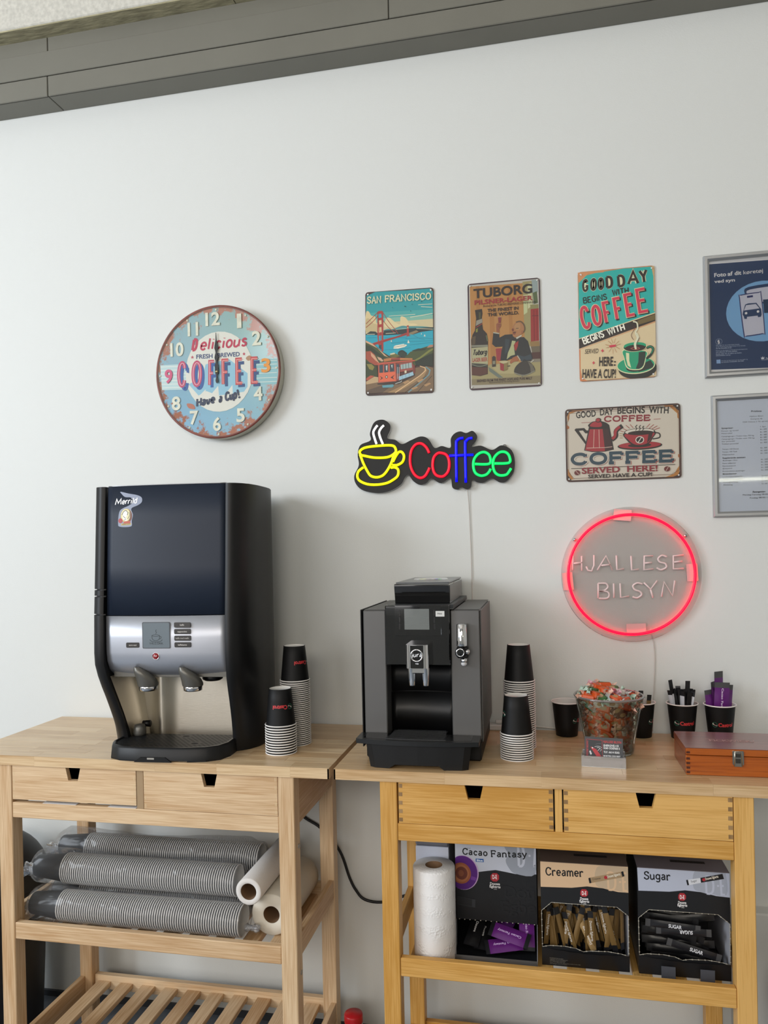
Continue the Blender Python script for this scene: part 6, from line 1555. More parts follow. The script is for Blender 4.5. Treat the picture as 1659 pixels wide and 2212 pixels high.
# black and white sugar sticks in their cup
for i in range(24):
    a = i*2.4; r = .005+.026*((i*7) % 24)/23
    wht = i in (3, 7, 11, 17, 22)
    if wht: a = -PI/2+(i-12)*.13; r = .026
    x, y = .838+r*math.cos(a), -.054+r*math.sin(a)*.8
    o = sachet('sugar_stick', .0125, .114 if i not in (5, 9) else .130, .004, M_SWH if wht else M_SBLK, M_DKEND, .11, seed=i, label='white sugar stick with black end standing in the cup of sugar sticks' if wht else 'black sugar stick standing in the cup of sugar sticks', group='white sticks in the cup of sugar sticks' if wht else 'black sticks in the cup of sugar sticks')
    place(o, (x*.5+.838*.5, y*.5-.054*.5, .9085+(.012 if i in (5, 9) else random.uniform(0, .010))), (x-.838)*5.5+random.uniform(-.06, .06), -(y+.054)*5, random.uniform(-.9, .9))
for i, (x, y, t, l_) in enumerate(((.716, -.030, -.05, .11), (.735, -.034, .03, .11), (.722, -.052, -.08, .108), (.755, -.062, .10, .103))):
    o = sachet('creamer_stick', .012, l_, .004, M_TAN, M_DKEND, .15, seed=i+40, label='brown creamer stick with black end standing in the cup behind the glass bucket', group='creamer sticks in the cup behind the bucket')
    place(o, (x*.6+.733*.4, y*.6-.05*.4, .9085), t, 0, random.uniform(-.3, .3))
for i, (x, y, t, ln, sp, l_, lab) in enumerate(((.905, -.058, -.10, .0, .5, .120, 'purple cacao sachet with grey end leaning at the left of its cup'), (.918, -.044, -.05, .0, 1.15, .140, 'narrow purple cacao sachet seen edge-on, second from the left in its cup'), (.930, -.040, .00, .0, .7, .166, 'tallest purple cacao sachet with curled grey top'), (.938, -.066, .045, .04, .12, .141, 'purple cacao sachet facing forward with white Cacao Fantasy lettering'), (.950, -.050, .08, .0, .45, .133, 'purple cacao sachet at the right edge of its cup'))):
    face = i == 3
    o = sachet('cacao_sachet', .037 if face else .028, l_, .008, M_PUR, M_GRF, .10, 'Cacao Fantasy' if face else None, 'd8c4e0', (.42, .90), .0048, label=lab, seed=i+60)
    place(o, (x*.55+.929*.45-(.006 if face else 0), y*.5-.06*.5, .9080), t, ln, sp*.8)
# ================================================================ glass bucket of wrapped sweets
gb = empty('glass_bucket', (.640, -.215, .9), label='clear glass bucket heaped with wrapped sweets on the right trolley', cat='bucket')
M_GLASS = clear('clear_glass', 'eef2ee', gloss=.03, rough=.02)
MB().lathe([(0, .0005), (.054, .0005), (.0575, .003), (.0590, .012), (.0640, .05), (.0735, .100), (.0815, .1330), (.0830, .1370)], n=64).build('outer_wall', M_GLASS, gb)
MB().lathe([(0, .010), (.050, .011), (.0555, .018), (.0610, .052), (.0705, .100), (.0785, .1330)], n=64).build('inner_wall', M_GLASS, gb)
MB().lathe([(.0812+.0030*math.cos(a*PI/5), .1390+.0030*math.sin(a*PI/5)) for a in range(11)], n=64).build('rim', clear('glass_rim', 'b8b4b2', gloss=.18, rough=.05, haze=.25, hazecol='b8b2b0'), gb)
MB().lathe([(.030, .004), (.045, .0025), (.056, .006), (.0565, .011), (.045, .0095), (.0, .008)], n=48).build('thick_base', clear('glass_base', 'b4beb2', gloss=.15, rough=.1, haze=.25, hazecol='98a290'), gb)
CK = {'orange': ('c8501c', 'e0b4a0', 'orange-wrapped sweet with pale pink twisted ends'), 'maroon': ('4a2226', 'c0b4b4', 'maroon-wrapped sweet with grey twisted ends'), 'green': ('2e5a2c', 'b8ccbc', 'green-wrapped sweet with pale green twisted ends'), 'pink': ('b8505c', 'dcaab8', 'pink-wrapped sweet with pink twisted ends'), 'white': ('c8c0b8', 'c8cccc', 'white-wrapped sweet with pale twisted ends')}
proto = {}
def candy(kind):
    if kind in proto: return copy_tree(proto[kind])
    c1, c2, lab = CK[kind]
    m1 = mat('wrap_'+kind, c1, rough=.38, k=1.05); m2 = mat('twist_'+kind, c2, rough=.4, bump=.6, bscale=300, vary=.25, vscale=220)
    mb = MB().box(-.0135, .0135, -.0088, .0088, -.0058, .0058, .0026)
    o = mb.build('wrapped_sweet', m1, cat='sweet', group=kind+' sweets in the glass bucket', label=lab+' in the glass bucket')
    a = Art(.0002); 
    ov = MB(); ov.add([(.0072*math.cos(t*PI/6), .0045*math.sin(t*PI/6), 0.00592) for t in range(12)], [tuple(range(12))]); ov.build('wrapper_emblem', mat('emblem_tan', 'a88a64', rough=.4), o)
    for sg in (-1, 1):
        n = 9; v = [(sg*.0118, 0, 0)]
        inner = [(sg*.0135, .0035*math.cos(2*PI*j/n), .0028*math.sin(2*PI*j/n)) for j in range(n)]
        outer = [(sg*(.0225+.004*math.sin(j*2.7+sg)), .0105*math.cos(2*PI*j/n)*(1+.25*math.sin(j*3.1)), .0060*math.sin(2*PI*j/n)+.003*math.sin(j*2.3)) for j in range(n)]
        mid = [(sg*.0185, .004*math.cos(2*PI*(j+.5)/n), .0026*math.sin(2*PI*(j+.5)/n)) for j in range(n)]
        V = inner+mid+outer
        F = [(j, (j+1) % n, n+j) for j in range(n)]+[(n+j, (j+1) % n, n+(j+1) % n) for j in range(n)]+[(n+j, 2*n+(j+1) % n, 2*n+j) for j in range(n)]+[(n+j, n+(j+1) % n, 2*n+(j+1) % n) for j in range(n)]
        MB().add(V, F).build('twisted_end', m2, o)
    for q in [o]+list(o.children):
        for v_ in q.data.vertices: v_.co *= 1.18
    proto[kind] = o
    return o
rc = random.Random(11)
kinds = ['orange']*8+['white']*3+['maroon']*3+['green']*3+['pink']
def rin(z):
    P_ = [(.010, .050), (.018, .0550), (.052, .0605), (.100, .0700), (.133, .078), (.2, .078)]
    for (z0, r0), (z1, r1) in zip(P_, P_[1:]):
        if z <= z1: return r0+(r1-r0)*(z-z0)/(z1-z0)
for lay in range(8):
    z = .021+lay*.0158
    for rr, cnt in ((rin(z)-.0228, None),):
        n = max(6, int(2*PI*rr/.0300))
        for k in range(n):
            a = 2*PI*(k+.5*(lay % 2))/n+rc.uniform(-.08, .08)
            if math.sin(a) > .55 and lay < 6: continue
            o = candy(rc.choice(kinds)); o.location = (.640+rr*math.cos(a), -.215+rr*math.sin(a), .9+z+rc.uniform(-.002, .002))
            o.rotation_euler = (PI/2+rc.uniform(-.5, .5), rc.uniform(-.7, .7), a+PI/2+rc.uniform(-.35, .35))
for k in range(34):
    t = k*2.399; r = .062*math.sqrt((k+.5)/34); z = .134+.020*(1-(r/.066)**2)-(.016 if math.cos(t) > .2 and r > .025 else 0)+(.010 if math.cos(t) < -.2 else 0)*(1-r/.08)
    o = candy(rc.choice(kinds)); o.location = (.640+r*math.cos(t), -.215+r*math.sin(t), .9+z)
    o.rotation_euler = (rc.uniform(-.4, .4), rc.uniform(-.35, .35), rc.uniform(0, 6.28))
# ================================================================ card holder
ch_ = empty('card_holder', (.6155, -.345, .9), rz=math.radians(-5), label='clear acrylic business card holder in front of the glass bucket', cat='card holder')
M_ACR = clear('holder_acrylic', 'd8d8dc', gloss=.12, rough=.08, haze=.20, hazecol='b0b4b8')
boxo('front_lip', -.049, .049, -.012, -.010, .0005, .0255, M_ACR, ch_); boxo('holder_base', -.049, .049, -.0098, .024, .0005, .003, M_ACR, ch_)
boxo('back_plate', -.047, .047, .014, .016, .0031, .034, M_ACR, ch_); boxo('holder_side', -.049, -.0472, -.0098, .0138, .0031, .0255, M_ACR, ch_); boxo('holder_side', .0472, .049, -.0098, .0138, .0031, .0255, M_ACR, ch_)
cd_ = empty('business_card', (.6160, -.3400, .9140), rz=math.radians(-5), label='dark grey business card with a red car drawing in the acrylic holder', cat='card')
cd_.rotation_euler = (math.radians(-8), math.radians(1), math.radians(-5))
boxo('card_stock', -.0425, .0425, -.0003, .0030, 0, .0500, mat('dark_card', '46474a', rough=.5), cd_)
printed('print', 'card', cd_, (0, -.0005, .025))
# ================================================================ tea box
tb = empty('tea_box', (.7870, -.2950, .9), label='hinged mahogany-stained wooden tea box with metal clasp on the right trolley', cat='box')
tw = wood('stained_wood', 'ae5a1c', '7e3612', 0, rough=.25, coat=.6); tl = wood('stained_lid', '8a4a40', '6c3630', 0, rough=.3, coat=.7); tws = wood('stained_side', '8a3f22', '62281a', 1, rough=.3, coat=.4)
W_, D_ = .30, .150
def Tb(name, x0, x1, y0, y1, z0, z1, m, ch=.0012, parent=None): return boxo(name, x0, x1, y0, y1, z0, z1, m, parent or tb, ch=ch)
y0, y1 = -.092, .058
Tb('front_board', .0002, W_, y0, y0+.008, .0005, .0435, tw); Tb('back_board', .0002, W_, y1-.008, y1, .0005, .0435, tw); Tb('side_board', .0002, .008, y0+.0082, y1-.0082, .0005, .0435, tws); Tb('side_board', W_-.008, W_, y0+.0082, y1-.0082, .0005, .0435, tws); Tb('floor_board', .0085, W_-.0085, y0+.0085, y1-.0085, .002, .005, tws, 0)
ld = Tb('lid', 0, W_+.0002, y0-.0006, y1+.0006, .0448, .0590, tw)
Tb('lid_panel', .0, W_+.0002, y0-.0004, y1+.0004, .0592, .0602, tl, .0004, ld); Tb('lid_side', -.0007, -.0001, y0+.002, y1, .0455, .0585, tws, 0, ld)
M_JT = mat('dark_joint', '4c2416', rough=.4)
for z in (.0040, .0140, .0240, .0340): Tb('finger_joint', .0008, .0085, y0-.0003, y0+.0003, z, z+.0050, M_JT, 0)
Tb('finger_joint', .0008, .0085, y0-.0009, y0-.0002, .0480, .0525, M_JT, 0, ld)
cl_ = MB().prism([(a+.1065, b+.0405) for a, b in [(-.0115, .0150), (-.0095, .0165), (.0095, .0165), (.0115, .0150), (.0115, -.012), (.0070, -.0175), (-.0070, -.0175), (-.0115, -.012)]], y0-.0030, y0-.0010, 'y').build('clasp', mat('nickel', 'c2bfb4', rough=.25, metal=1), tb, bevel=.0008)
for z0_, z1_ in ((.0430, .0510), (.0305, .0400)): Tb('clasp_window', .1015, .1115, y0-.0034, y0-.0031, z0_, z1_, mat('clasp_dark', '54524c', rough=.3, metal=.7), 0, cl_)
MB().tube([(.0985, y0-.004, .024), (.100, y0-.004, .0555), (.1065, y0-.004, .0565), (.113, y0-.004, .0555), (.1145, y0-.004, .024)], .0011, 6).build('clasp_wire', mat('nickel', 'c2bfb4', rough=.25, metal=1), cl_)
a = Art(); a.col('b08a84'); a.text((-45, -8), (45, -8), 14, 'b', 'PICKWICK')
for q in ('-52,10 -30,18 -18,14 -8,12 52,12 48,-4 42,-14', '-40,-12 -30,-13 40,-13'): a.line(parse(q), 1.0)
o = a.build('lid_emblem', ld, (.108, -.020, .0605), (-PI/2, 0, 0))
# ================================================================ bagged cups on the left shelf (shelf top .437)
CR = .0408; SH_Z = .4372
M_FILM = clear('plastic_film', 'ffffff', gloss=.0, rough=.14, haze=.065, bump=.4, bscale=15, hazecol='e4e8ee', fres=.26)
M_FILMW = clear('crumpled_film', 'f2f4f6', gloss=.04, rough=.2, haze=.26, bump=.4, bscale=40, hazecol='ccd0d8')
lit = None
def lying_cup(x, y, z, group, label):
    """cup lying on its side, base to the left"""
    global lit
    if lit is None:
        mb = cup_mesh(MB(), n=20); lit = mb.build('paper_cup')
        o = lit
    else: o = lit.copy(); COL.objects.link(o)
    o.rotation_euler = (0, PI/2, 0); o.location = (x, y, z); tag(o, label, 'cup', group)
    return o
def film(name, x0, x1, y, z, r, label, knot=False, seed=0, floppy=0, cat='bag', flat=None):
    rn = random.Random(seed); root = empty(name, (x0, y, z-CR), label=label, cat=cat, group='plastic bags of cups on the left trolley shelf')
    nx, na = 46, 26; ph = [rn.uniform(0, 6.3) for _ in range(8)]
    V = []; ts = [0, .004, .010, .018, .026]+[.034+.946*q/(nx-10) for q in range(nx-9)]+[.985, .989, .993, .997, 1]; ts = ts[:nx+1]
    for i in range(len(ts)):
        t = ts[i]; x = (x1-x0)*t
        taper = 1
        if t < .03: taper = .40+.60*math.sqrt(t/.03)
        if t > .984: taper = .25+.75*math.sqrt(max(0, 1-t)/.016)
        for j in range(na):
            a = 2*PI*j/na
            w_ = .0012*math.sin(a*3+ph[0]+t*9)+.0007*math.sin(a*7+ph[1]-t*23)+.0005*math.sin(t*60+a*5+ph[2])
            up = max(0, math.sin(a))**3*floppy*(.5+.5*math.sin(t*8+ph[3]))*(1 if .06 < t < .94 else .2)
            rr = (r+.0012+abs(w_))*taper
            yy = rr*math.cos(a); zz = rr*math.sin(a)*(1 if math.sin(a) > 0 else .99)+up
            V.append((x, yy, CR+max(zz, -CR+.0002)))
    F = [(i*na+j, i*na+(j+1) % na, (i+1)*na+(j+1) % na, (i+1)*na+j) for i in range(len(ts)-1) for j in range(na)]
    MB().add(V, F, True).build('film', M_FILM, root)
    # gathered end: crumpled tail
    def tail(xc, sg, big):
        mb = MB(); n = 14; L = (.030 if z > zA+.01 else .010) if big else .018
        v = []
        for i in range(5):
            for j in range(n):
                a = 2*PI*j/n; rr = (.010+.012*i/4)*(1+.35*math.sin(j*2.3+i+seed)); v.append((xc+sg*L*i/4, rr*math.cos(a)*.8, CR*(.72 if big else .9)+rr*math.sin(a)*.8))
        mb.add(v, [(i*n+j, i*n+(j+1) % n, (i+1)*n+(j+1) % n, (i+1)*n+j) for i in range(4) for j in range(n)], True)
        mb.build('film_tail', M_FILMW, root)
    tail(.001, -1, True)
    if knot:
        mb = MB(); v = []; n = 12
        for i in range(7):
            for j in range(n):
                a = 2*PI*j/n; rr = (.007, .009, .0065, .0062, .0085, .0095, .006)[i]*(1+.25*math.sin(j*3+i*2)); v.append((x1-x0-.010+.0065*i, rr*math.cos(a)-.004, CR*.62+rr*math.sin(a)))
        mb.add(v, [(i*n+j, i*n+(j+1) % n, (i+1)*n+(j+1) % n, (i+1)*n+j) for i in range(6) for j in range(n)], True).build('knot', M_FILMW, root)
    return root
def pack(xl, xr, y, z, pitch, lab, grp, stuff=False):
    """xl: base of the leftmost cup, xr: last rim"""
    n = int((xr-xl-H_)/pitch)+1; xs = [xl+k*pitch for k in range(n)]
    if stuff:
        # all but the first cup of this mostly hidden sleeve are one object
        mb = MB(); m_ = cup_mesh(MB(), n=16)
        for k in range(n):
            b = len(mb.v); mb.v += [(z_+xs[k], y_, -x_) for x_, y_, z_ in [(q[0], q[1], q[2]) for q in m_.v]]
            mb.f += [tuple(i+b for i in f) for f in m_.f]; mb.m += m_.m; mb.sm += m_.sm
        mb.mats = m_.mats
        o = mb.build('cup_sleeve', None, label=lab, cat='cups', kind='stuff'); o.location = (0, y, z)
        return n
    for x in xs: lying_cup(x, y, z, grp, lab)
    return n
R1 = CR+.0030
zA = SH_Z+CR+.0008
pack(-.868, -.270, -.3555, zA, .00640, 'black white-rimmed cup lying in the front bag on the left trolley shelf', 'cups in the front bag')
pack(-.885, -.296, -.3120, zA+.0800, .00640, 'black white-rimmed cup lying in the bag stacked above the front one', 'cups in the upper bag')
pack(-.862, -.300, -.2675, zA, .00640, 'nested cups in the mostly hidden bag behind the front one', 'cups in the hidden bag', True)
pack(-.895, -.283, -.1880, zA+.0875, .00640, 'nested black white-rimmed cups in the rear uppermost bag', 'cups in the rear bag', True)
pack(-.870, -.290, -.1790, zA-.0002, .00640, 'nested cups in the bottom rear bag against the wall side', 'cups in the rear bag', True)
film('cup_bag', -.878, -.256, -.3555, zA, CR, 'clear plastic bag of cups in front, with a knotted end', True, 1, .012)
film('cup_bag', -.897, -.284, -.3120, zA+.0800, CR, 'clear plastic bag of cups lying on top of the front two', False, 2, .010)
film('cup_bag', -.872, -.286, -.2675, zA, CR, 'clear plastic bag of cups squeezed behind the front one', False, 3, .003)
film('cup_bag', -.912, -.270, -.1880, zA+.0875, CR, 'clear plastic bag of cups highest and farthest back', False, 4, .014)
# paper rolls
def roll(name, r, rc_, y0, y1, x, z, label, m):
    root = empty(name, (x, y0, z-r), label=label, cat='paper roll')
    MB().lathe([(rc_, .001), (rc_+.001, 0), (r-.002, 0), (r, .002), (r, y1-y0-.002), (r-.002, y1-y0), (rc_, y1-y0)], 0, 0, r, 48, 'y').build('paper', m, root)
    MB().lathe([(rc_-.0003, .001), (rc_-.0003, y1-y0-.001)], 0, 0, r, 32, 'y').build('core', mat('cardboard_core', '8a6c50', rough=.8), root)
    return root
M_PAP = mat('soft_paper', 'dedad6', rough=.85, bump=.35, bscale=500, k=1.05)
roll('paper_roll', .0525, .0215, -.340, -.100, -.2020, SH_Z+.0530, 'wide white paper roll lying at the right end of the left shelf', mat('cream_paper', 'dcd6c8', rough=.85, bump=.2, bscale=400, k=1.05))
roll('paper_roll', .0335, .0205, -.385, -.100, -.2440, SH_Z+.1285, 'narrow white paper roll lying on top of the wide one', M_PAP)
# ================================================================ right shelf
tr = empty('kitchen_roll', (.2185, -.3600, SH_Z), label='white embossed kitchen roll standing on the right trolley shelf', cat='kitchen roll')
m = mat('embossed_paper', 'eceae8', rough=.9, k=1.05)
nt = m.node_tree; b_ = nt.nodes['Principled BSDF']
tc = nt.nodes.new('ShaderNodeTexCoord'); wv = nt.nodes.new('ShaderNodeTexVoronoi'); wv.inputs['Scale'].default_value = 210; nt.links.new(tc.outputs['Object'], wv.inputs[0])
n2 = nt.nodes.new('ShaderNodeTexWave'); n2.wave_type = 'RINGS'; n2.inputs['Scale'].default_value = 9; n2.inputs['Distortion'].default_value = 6; nt.links.new(tc.outputs['Object'], n2.inputs[0])
ad = nt.nodes.new('ShaderNodeMath'); ad.operation = 'MULTIPLY'; nt.links.new(wv.outputs[0], ad.inputs[0]); nt.links.new(n2.outputs[0], ad.inputs[1])
bp_ = nt.nodes.new('ShaderNodeBump'); bp_.inputs['Strength'].default_value = .6; bp_.inputs['Distance'].default_value = .002; nt.links.new(ad.outputs[0], bp_.inputs['Height']); nt.links.new(bp_.outputs[0], b_.inputs['Normal'])
MB().lathe([(.0205, .0005), (.0475, .0005), (.0500, .004), (.0500, .2130), (.0485, .2160), (.0205, .2165)], n=64).build('paper', m, tr)
MB().tube([(.0505*math.cos(a), .0505*math.sin(a), 0) for a in (0,)]*2+[(0, 0, 0)], .0001).build('tmp').name
bpy.data.objects.remove(bpy.data.objects['tmp'])
MB().lathe([(.0200, .002), (.0200, .2163), (.0205, .2165)], n=40).build('core', mat('cardboard_core', '8a6c50', rough=.8), tr)
wb = empty('carton', (.215, -.210, SH_Z), label='pale grey carton standing behind the kitchen roll', cat='carton')
boxo('shell', -.0500, .0320, -.090, .085, .0005, .235, mat('pale_carton', 'c4c8d6', rough=.5), wb, ch=.001)
boxo('lid', -.0505, .0325, -.0905, .0855, .2355, .262, mat('grey_carton_lid', '6a6a70', rough=.5), wb, ch=.004)
for z in (.055, .11): boxo('fold_line', -.0506, -.0501, -.088, .08, z, z+.001, mat('fold_grey', '80828a', rough=.6), wb)
M_BOXK = mat('box_black', '1a1b1e', rough=.42); M_BOXIN = mat('box_inside', 'a6a6ac', rough=.7); M_EDGE = mat('torn_edge', 'b8b2a4', rough=.9); M_BTOP = mat('box_top_grey', '7c7276', rough=.5)
def ring_poly(mb, outer, inner, y):
    """front sheet with an opening"""
    tri = tessellate_polygon([[Vector((a, b, 0)) for a, b in outer], [Vector((a, b, 0)) for a, b in inner]])
    P_ = outer+inner; mb.add([(a, y, b) for a, b in P_], tri); mb.add([(a, y+.0006, b) for a, b in P_], tri)
def dispenser(cx, sheet, label, top_m, depth=.235):
    W2, Hh = .0975, .240; yf_ = -.3600
    root = empty('sachet_box', (cx, yf_, SH_Z+.0004), label=label, cat='box')
    mb = MB().use(M_BOXK); t = .0008
    op = [(-.0960, .042), (-.0800, .046), (-.045, .047), (-.020, .044), (-.004, .038), (.010, .041), (.050, .043), (.0800, .040), (.0960, .036), (.0965, .128), (.0720, .1465), (-.0740, .1465), (-.0965, .126)]
    ring_poly(mb, [(-W2, 0), (W2, 0), (W2, Hh), (-W2, Hh)], op, 0)
    mb.box(-W2, -W2+t, .0007, depth, 0, Hh); mb.box(W2-t, W2, .0007, depth, 0, Hh); mb.box(-W2, W2, depth-t, depth, 0, Hh)
    mb.use(M_BOXK).box(-W2, W2, .0007, depth, 0, t)
    mb.build('carton', None, root)
    boxo('lining', -W2+.0009, -W2+.0014, .001, depth-.002, .001, .20, M_BOXIN, root); boxo('lining', W2-.0014, W2-.0009, .001, depth-.002, .001, .20, M_BOXIN, root)
    boxo('top_flap', -W2, W2, .0, depth, Hh+.0002, Hh+.0010, top_m, root)
    pr = printed('print', sheet, root, (0, -.0002, .120), None)
    # perforated rim of the opening
    mb = MB()
    for (x0_, z0_), (x1_, z1_) in zip(op, op[1:]+op[:1]):
        L = math.hypot(x1_-x0_, z1_-z0_); k = max(1, int(L/.013))
        for i in range(k):
            f = (i+.5)/k; x, z = x0_+(x1_-x0_)*f, z0_+(z1_-z0_)*f; mb.box(x-.0013, x+.0013, -.0010, .0016, z-.0007, z+.0007)
        mb.tube([(x0_, 0, z0_), (x1_, 0, z1_)], .0006, 5)
    mb.build('torn_edge', M_EDGE, root)
    # bulging lip
    mb = MB(); n = 12; v = []
    for i in range(n+1):
        x = -.096+.192*i/n; b = .010*math.sin(PI*i/n)+.006*i/n
        for z, k in ((.001, 0), (.016, .45), (.034, .9), (.040, 1)): v.append((x, -.0004-b*k, z+(.001 if i % 2 else 0)*k))
    mb.add(v, [(i*4+j, (i+1)*4+j, (i+1)*4+j+1, i*4+j+1) for i in range(n) for j in range(3)], True).build('front_lip', M_BOXK, root)
    return root
cr_ = dispenser(.5655, 'creamer', 'open dispenser carton reading Creamer, full of tan sticks', mat('box_top_brown', '6c5a50', rough=.5))
a = Art(); a.col('8a8478')
for i in range(6): a.text((-80, 26-i*2.6), (-80+[30, 40, 36, 34, 68, 38][i], 26-i*2.6), 1.5, 'r', ['INGREDIENTS glucose syrup', 'vegetable fat and milk protein', 'stabiliser and emulsifier', 'anti caking agent store dry', 'store in a cool dry place best before see top', 'net weight and contents'][i])
a.build('small_print', cr_, (0, -.0175, 0))
su_ = dispenser(.7805, 'sugar', 'open dispenser carton reading Sugar, full of black sticks', M_BTOP)
for x in (-.052, .030): boxo('white_patch', x, x+.030, -.0172, -.0165, .001, .030, mat('patch_grey', '4c4f57', rough=.5), su_)
# printed stick on the top flaps
for root in (cr_, su_):
    MB().box(-.02, .055, .04, .052, .2411, .2414).build('printed_stick', mat('ink_dark_stick', '2a2422', rough=.5), root).rotation_euler = (0, 0, -.0)
rs = random.Random(21)
STK = {}
def stick(kind, L, w_, m, word, label, group, wc='d0c8bc'):
    if kind not in STK:
        o = pillow(MB(), w_, L, .0045, m, M_DKEND, .15 if kind.startswith('c') else .10, seed=len(STK)).build(kind.split('/')[0]); STK[kind] = o
        if word:
            a = Art(); a.col(wc); a.text((0, 0), (L*450 if len(word) > 6 else L*230, 0), w_*(420 if len(word) > 6 else 520), 'b', word)
            p = a.build('lettering', o); p.rotation_euler = (0, PI/2, 0); p.location = (-w_*.22, -.0030, L*.80 if len(word) > 6 else L*.6)
    else: o = copy_tree(STK[kind])
    return tag(o, label, 'sachet', group)
LCR = 'tan creamer stick with dark ends heaped in the Creamer carton'
for lay in range(5):
    for k in range(15):
        x = .478+.0122*k+rs.uniform(-.004, .004); plain = (lay+k) % 3
        kind = 'creamer_stick' if plain else 'creamer_stick/w'
        o = stick(kind, .108, .0125, M_TAN, 'Douwe Egberts' if plain == 0 else None, LCR, 'creamer sticks in the carton')
        til = rs.uniform(-.30, .30)
        til = max(min(til, (.650-x)*6), (.480-x)*6)
        place(o, (x-.5*0, -.338+lay*.020+rs.uniform(-.002, .002), SH_Z+.004+rs.uniform(0, .036)), til, rs.uniform(-.08, .05), rs.uniform(-.8, .8))
o = sachet('creamer_stick', .0130, .102, .0045, mat('tan_foil_light', 'a88a5c', rough=.38, metal=.2), M_DKEND, .15, 'Douwe Egberts', 'e4dcd0', (.30, .72), .0055, label='creamer stick lying frontmost with readable lettering in the Creamer carton', group=None, seed=5, fold=1)
place(o, (.5920, -.3445, SH_Z+.020), -.42, -.12, .1)
LSU = 'black sugar stick lying in the Sugar carton'
sug = [(.700, .090, 1.85), (.705, .120, 1.75), (.740, .112, 1.62), (.720, .100, 1.95), (.700, .065, 1.70), (.730, .080, 1.98), (.710, .045, 1.80), (.740, .055, 1.66), (.720, .030, 1.62), (.760, .040, 2.0), (.700, .135, 1.95), (.745, .133, 1.60)]
for lay in range(4):
    for i, (x, z, tl) in enumerate(sug):
        z_ = z-.004*lay
        kind = 'sugar_stick/%d' % ((i+lay) % 2)
        o = stick(kind, .118, .0165, M_SBLK, 'SUGAR' if (i+lay) % 2 == 0 and lay > 8 else None, LSU, 'sugar sticks in the carton', 'd8dadf')
        place(o, (x-.006, -.3330+lay*.022+i*.0012, SH_Z+min(z_, .134)), tl+rs.uniform(-.06, .06)-.16, rs.uniform(-.2, .0), 0)
for (x, z, tl, word, lab) in ((.712, .112, 1.80, 'SUGAR', 'black sugar stick on top at the left, white SUGAR print'), (.735, .096, 1.72, 'SUGAR', 'black sugar stick lying frontmost across the Sugar carton'), (.758, .072, 1.98, 'SUGAR', 'black sugar stick sloping down right in the Sugar carton')):
    o = sachet('sugar_stick', .0165, .118, .0045, mat('black_foil_front', '222226', rough=.3), M_GRF, .09, word, 'e2e4ea', (.42, .66), .0075, label=lab, seed=int(z*900), fold=0 if z == .096 else 1)
    place(o, (x-.012, -.3470, SH_Z+z), tl-.16, -.05, 0)
# cacao carton: taller, upper front set back above an open tray
ca_ = empty('sachet_box', (.3605, -.3000, SH_Z+.0004), label='open dispenser carton reading Cacao Fantasy, holding purple sachets', cat='box')
mb = MB().use(M_BOXK); W2 = .0975
mb.box(-W2, W2, 0, .0008, .062, .283).box(-W2, -W2+.0008, .0009, .20, 0, .283).box(W2-.0008, W2, .0009, .20, 0, .283).box(-W2, W2, .2001, .2009, 0, .283).box(-W2, W2, -.072, .20, 0, .0008)
mb.build('carton', None, ca_)
boxo('top_flap', -W2, W2, 0, .2, .2832, .284, M_BTOP, ca_)
for x0_, x1_ in ((-W2, -W2+.001), (W2-.001, W2)):
    MB().prism([(-.072, .001), (-.072, .016), (-.030, .045), (-.0005, .062), (-.0005, .001)], x0_, x1_, 'x').build('tray_side', M_BOXIN, ca_)
boxo('tray_front', -W2+.0012, W2-.0012, -.073, -.0722, .001, .0125, mat('tray_grey', '5c5a58', rough=.6), ca_)
mb = MB(); 
for i in range(15): x = -.090+i*.0129; mb.box(x-.0013, x+.0013, -.0008, .0012, .0606, .0622)
mb.build('torn_edge', M_EDGE, ca_)
z0c = .499-SH_Z; printed('print', 'cacao', ca_, (0, -.0002, z0c+.221/2), None)
cs = [(.300, -.3380, .018, .22, 1.10, 0, 'black cacao sachet with red emblem lying at the left of its carton', 1), (.325, -.340, .012, .10, 1.2, 0, 'black cacao sachet lying flat beside the left one in its carton', 1), (.335, -.338, .017, 1.35, 1.05, 0, 'purple cacao sachet lying across the middle of its carton', 0), (.345, -.312, .052, 1.85, .95, 0, 'purple cacao sachet sloping down right at the back of its carton', 0), (.4340, -.336, .016, -.03, .80, 0, 'purple cacao sachet standing at the right of its carton', 0), (.372, -.325, .040, .35, 1.1, 0, 'dark cacao sachet half hidden behind the purple ones', 2)]
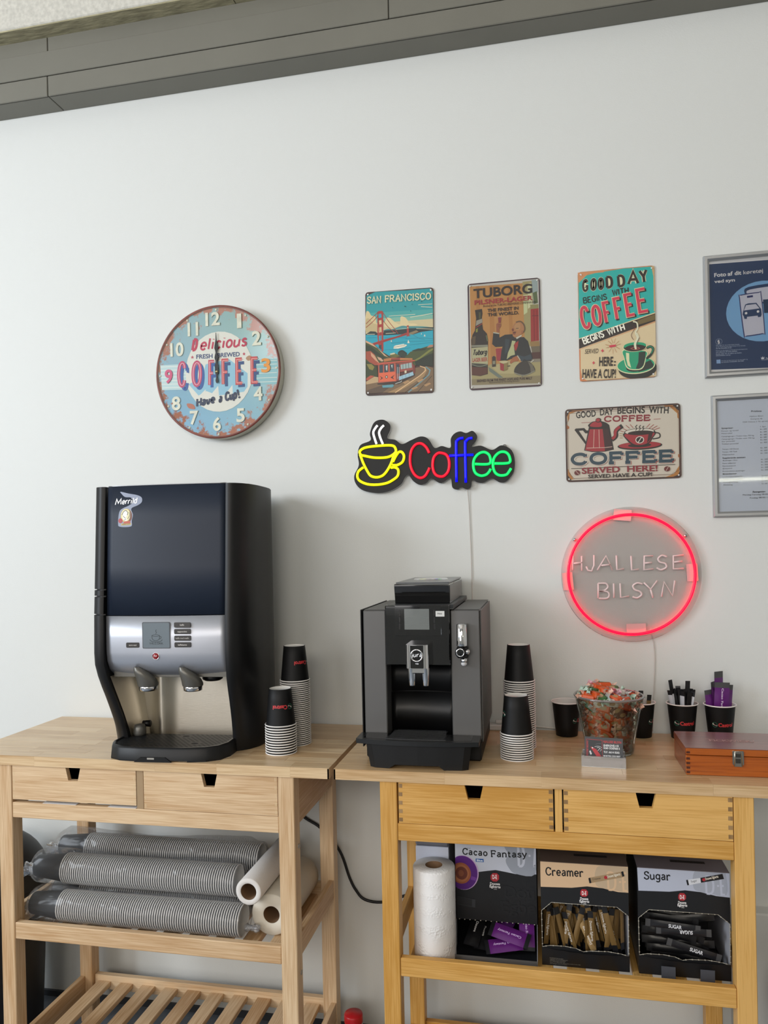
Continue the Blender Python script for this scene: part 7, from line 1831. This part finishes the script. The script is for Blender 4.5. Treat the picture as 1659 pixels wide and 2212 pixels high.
for i, (x, y, z, tl, ln, sp, lab, kd) in enumerate(cs):
    m_ = (M_PUR, M_SBLK, M_PURD)[kd]
    o = sachet('cacao_sachet', .036, .098 if i not in (4,) else .085, .010, m_, M_DKEND, .10, ('Cacao Fantasy', 'Douwe', 'Cacao')[kd], ('c8a8d8', 'c4c2c0', '8a5a9a')[kd], (.2, .8) if kd == 0 else (.35, .65), .0055, label=lab, seed=i+90)
    o.matrix_world = Matrix.Translation((x, y, SH_Z+z)) @ Matrix.Rotation(-ln, 4, 'X') @ Matrix.Rotation(tl, 4, 'Y')
# ================================================================ floor things
bn = empty('waste_bin', (-1.118, -.200, 0), label='black waste bin with domed lid on the floor left of the left trolley', cat='bin')
MB().lathe([(0, .001), (.118, .001), (.122, .01), (.142, .44)], n=48).build('body', mat('bin_black', '0c0c0e', rough=.5), bn)
MB().lathe([(.1425, .4405), (.147, .442), (.147, .452)]+[(.147*math.cos(a*PI/20), .452+.150*math.sin(a*PI/20)) for a in range(1, 11)], n=48).build('domed_lid', mat('bin_black', '0c0c0e', rough=.5), bn)
bt = empty('bottle', (-.0300, -.2000, 0), label='white plastic bottle with red screw cap on the floor between the trolleys', cat='bottle')
MB().lathe([(0, .001), (.034, .001), (.037, .005), (.037, .100), (.034, .120), (.024, .142), (.0205, .147), (.0205, .150)], n=32).build('body', mat('milky_plastic', 'e0dedc', rough=.4), bt)
MB().lathe([(.0240, .1502), (.0250, .1520), (.0250, .1700), (.0235, .1735), (.0, .1745)], n=32).build('cap', mat('red_cap', 'b81820', rough=.35), bt)
bb = empty('backpack', (1.165, -.200, 0), label='black padded bag standing on the floor right of the right trolley', cat='bag')
mb = MB(); rings = [(.02, .125), (.10, .150), (.20, .158), (.30, .155), (.37, .135), (.42, .105), (.455, .060), (.470, .0)]; n = 32; v = []
for z, r in rings:
    for j in range(n): a = 2*PI*j/n; v.append((r*math.cos(a)*(1+.04*math.sin(3*a+z*9)), r*.75*math.sin(a), z))
mb.add(v, [(i*n+j, i*n+(j+1) % n, (i+1)*n+(j+1) % n, (i+1)*n+j) for i in range(len(rings)-1) for j in range(n)], True)
mb.add([(r*math.cos(2*PI*j/n)*1.0, r*.75*math.sin(2*PI*j/n), .001) for r in (.115,) for j in range(n)], [tuple(range(n))[::-1]])
mb.build('body', mat('black_cloth', '131012', rough=.8, bump=.4, bscale=60), bb)
MB().tube(catmull([(-.05, -.08, .40), (-.03, -.07, .48), (.03, -.07, .48), (.05, -.08, .40)], False, 6), .007, 8).build('handle', mat('black_cloth', '131012', rough=.8), bb)
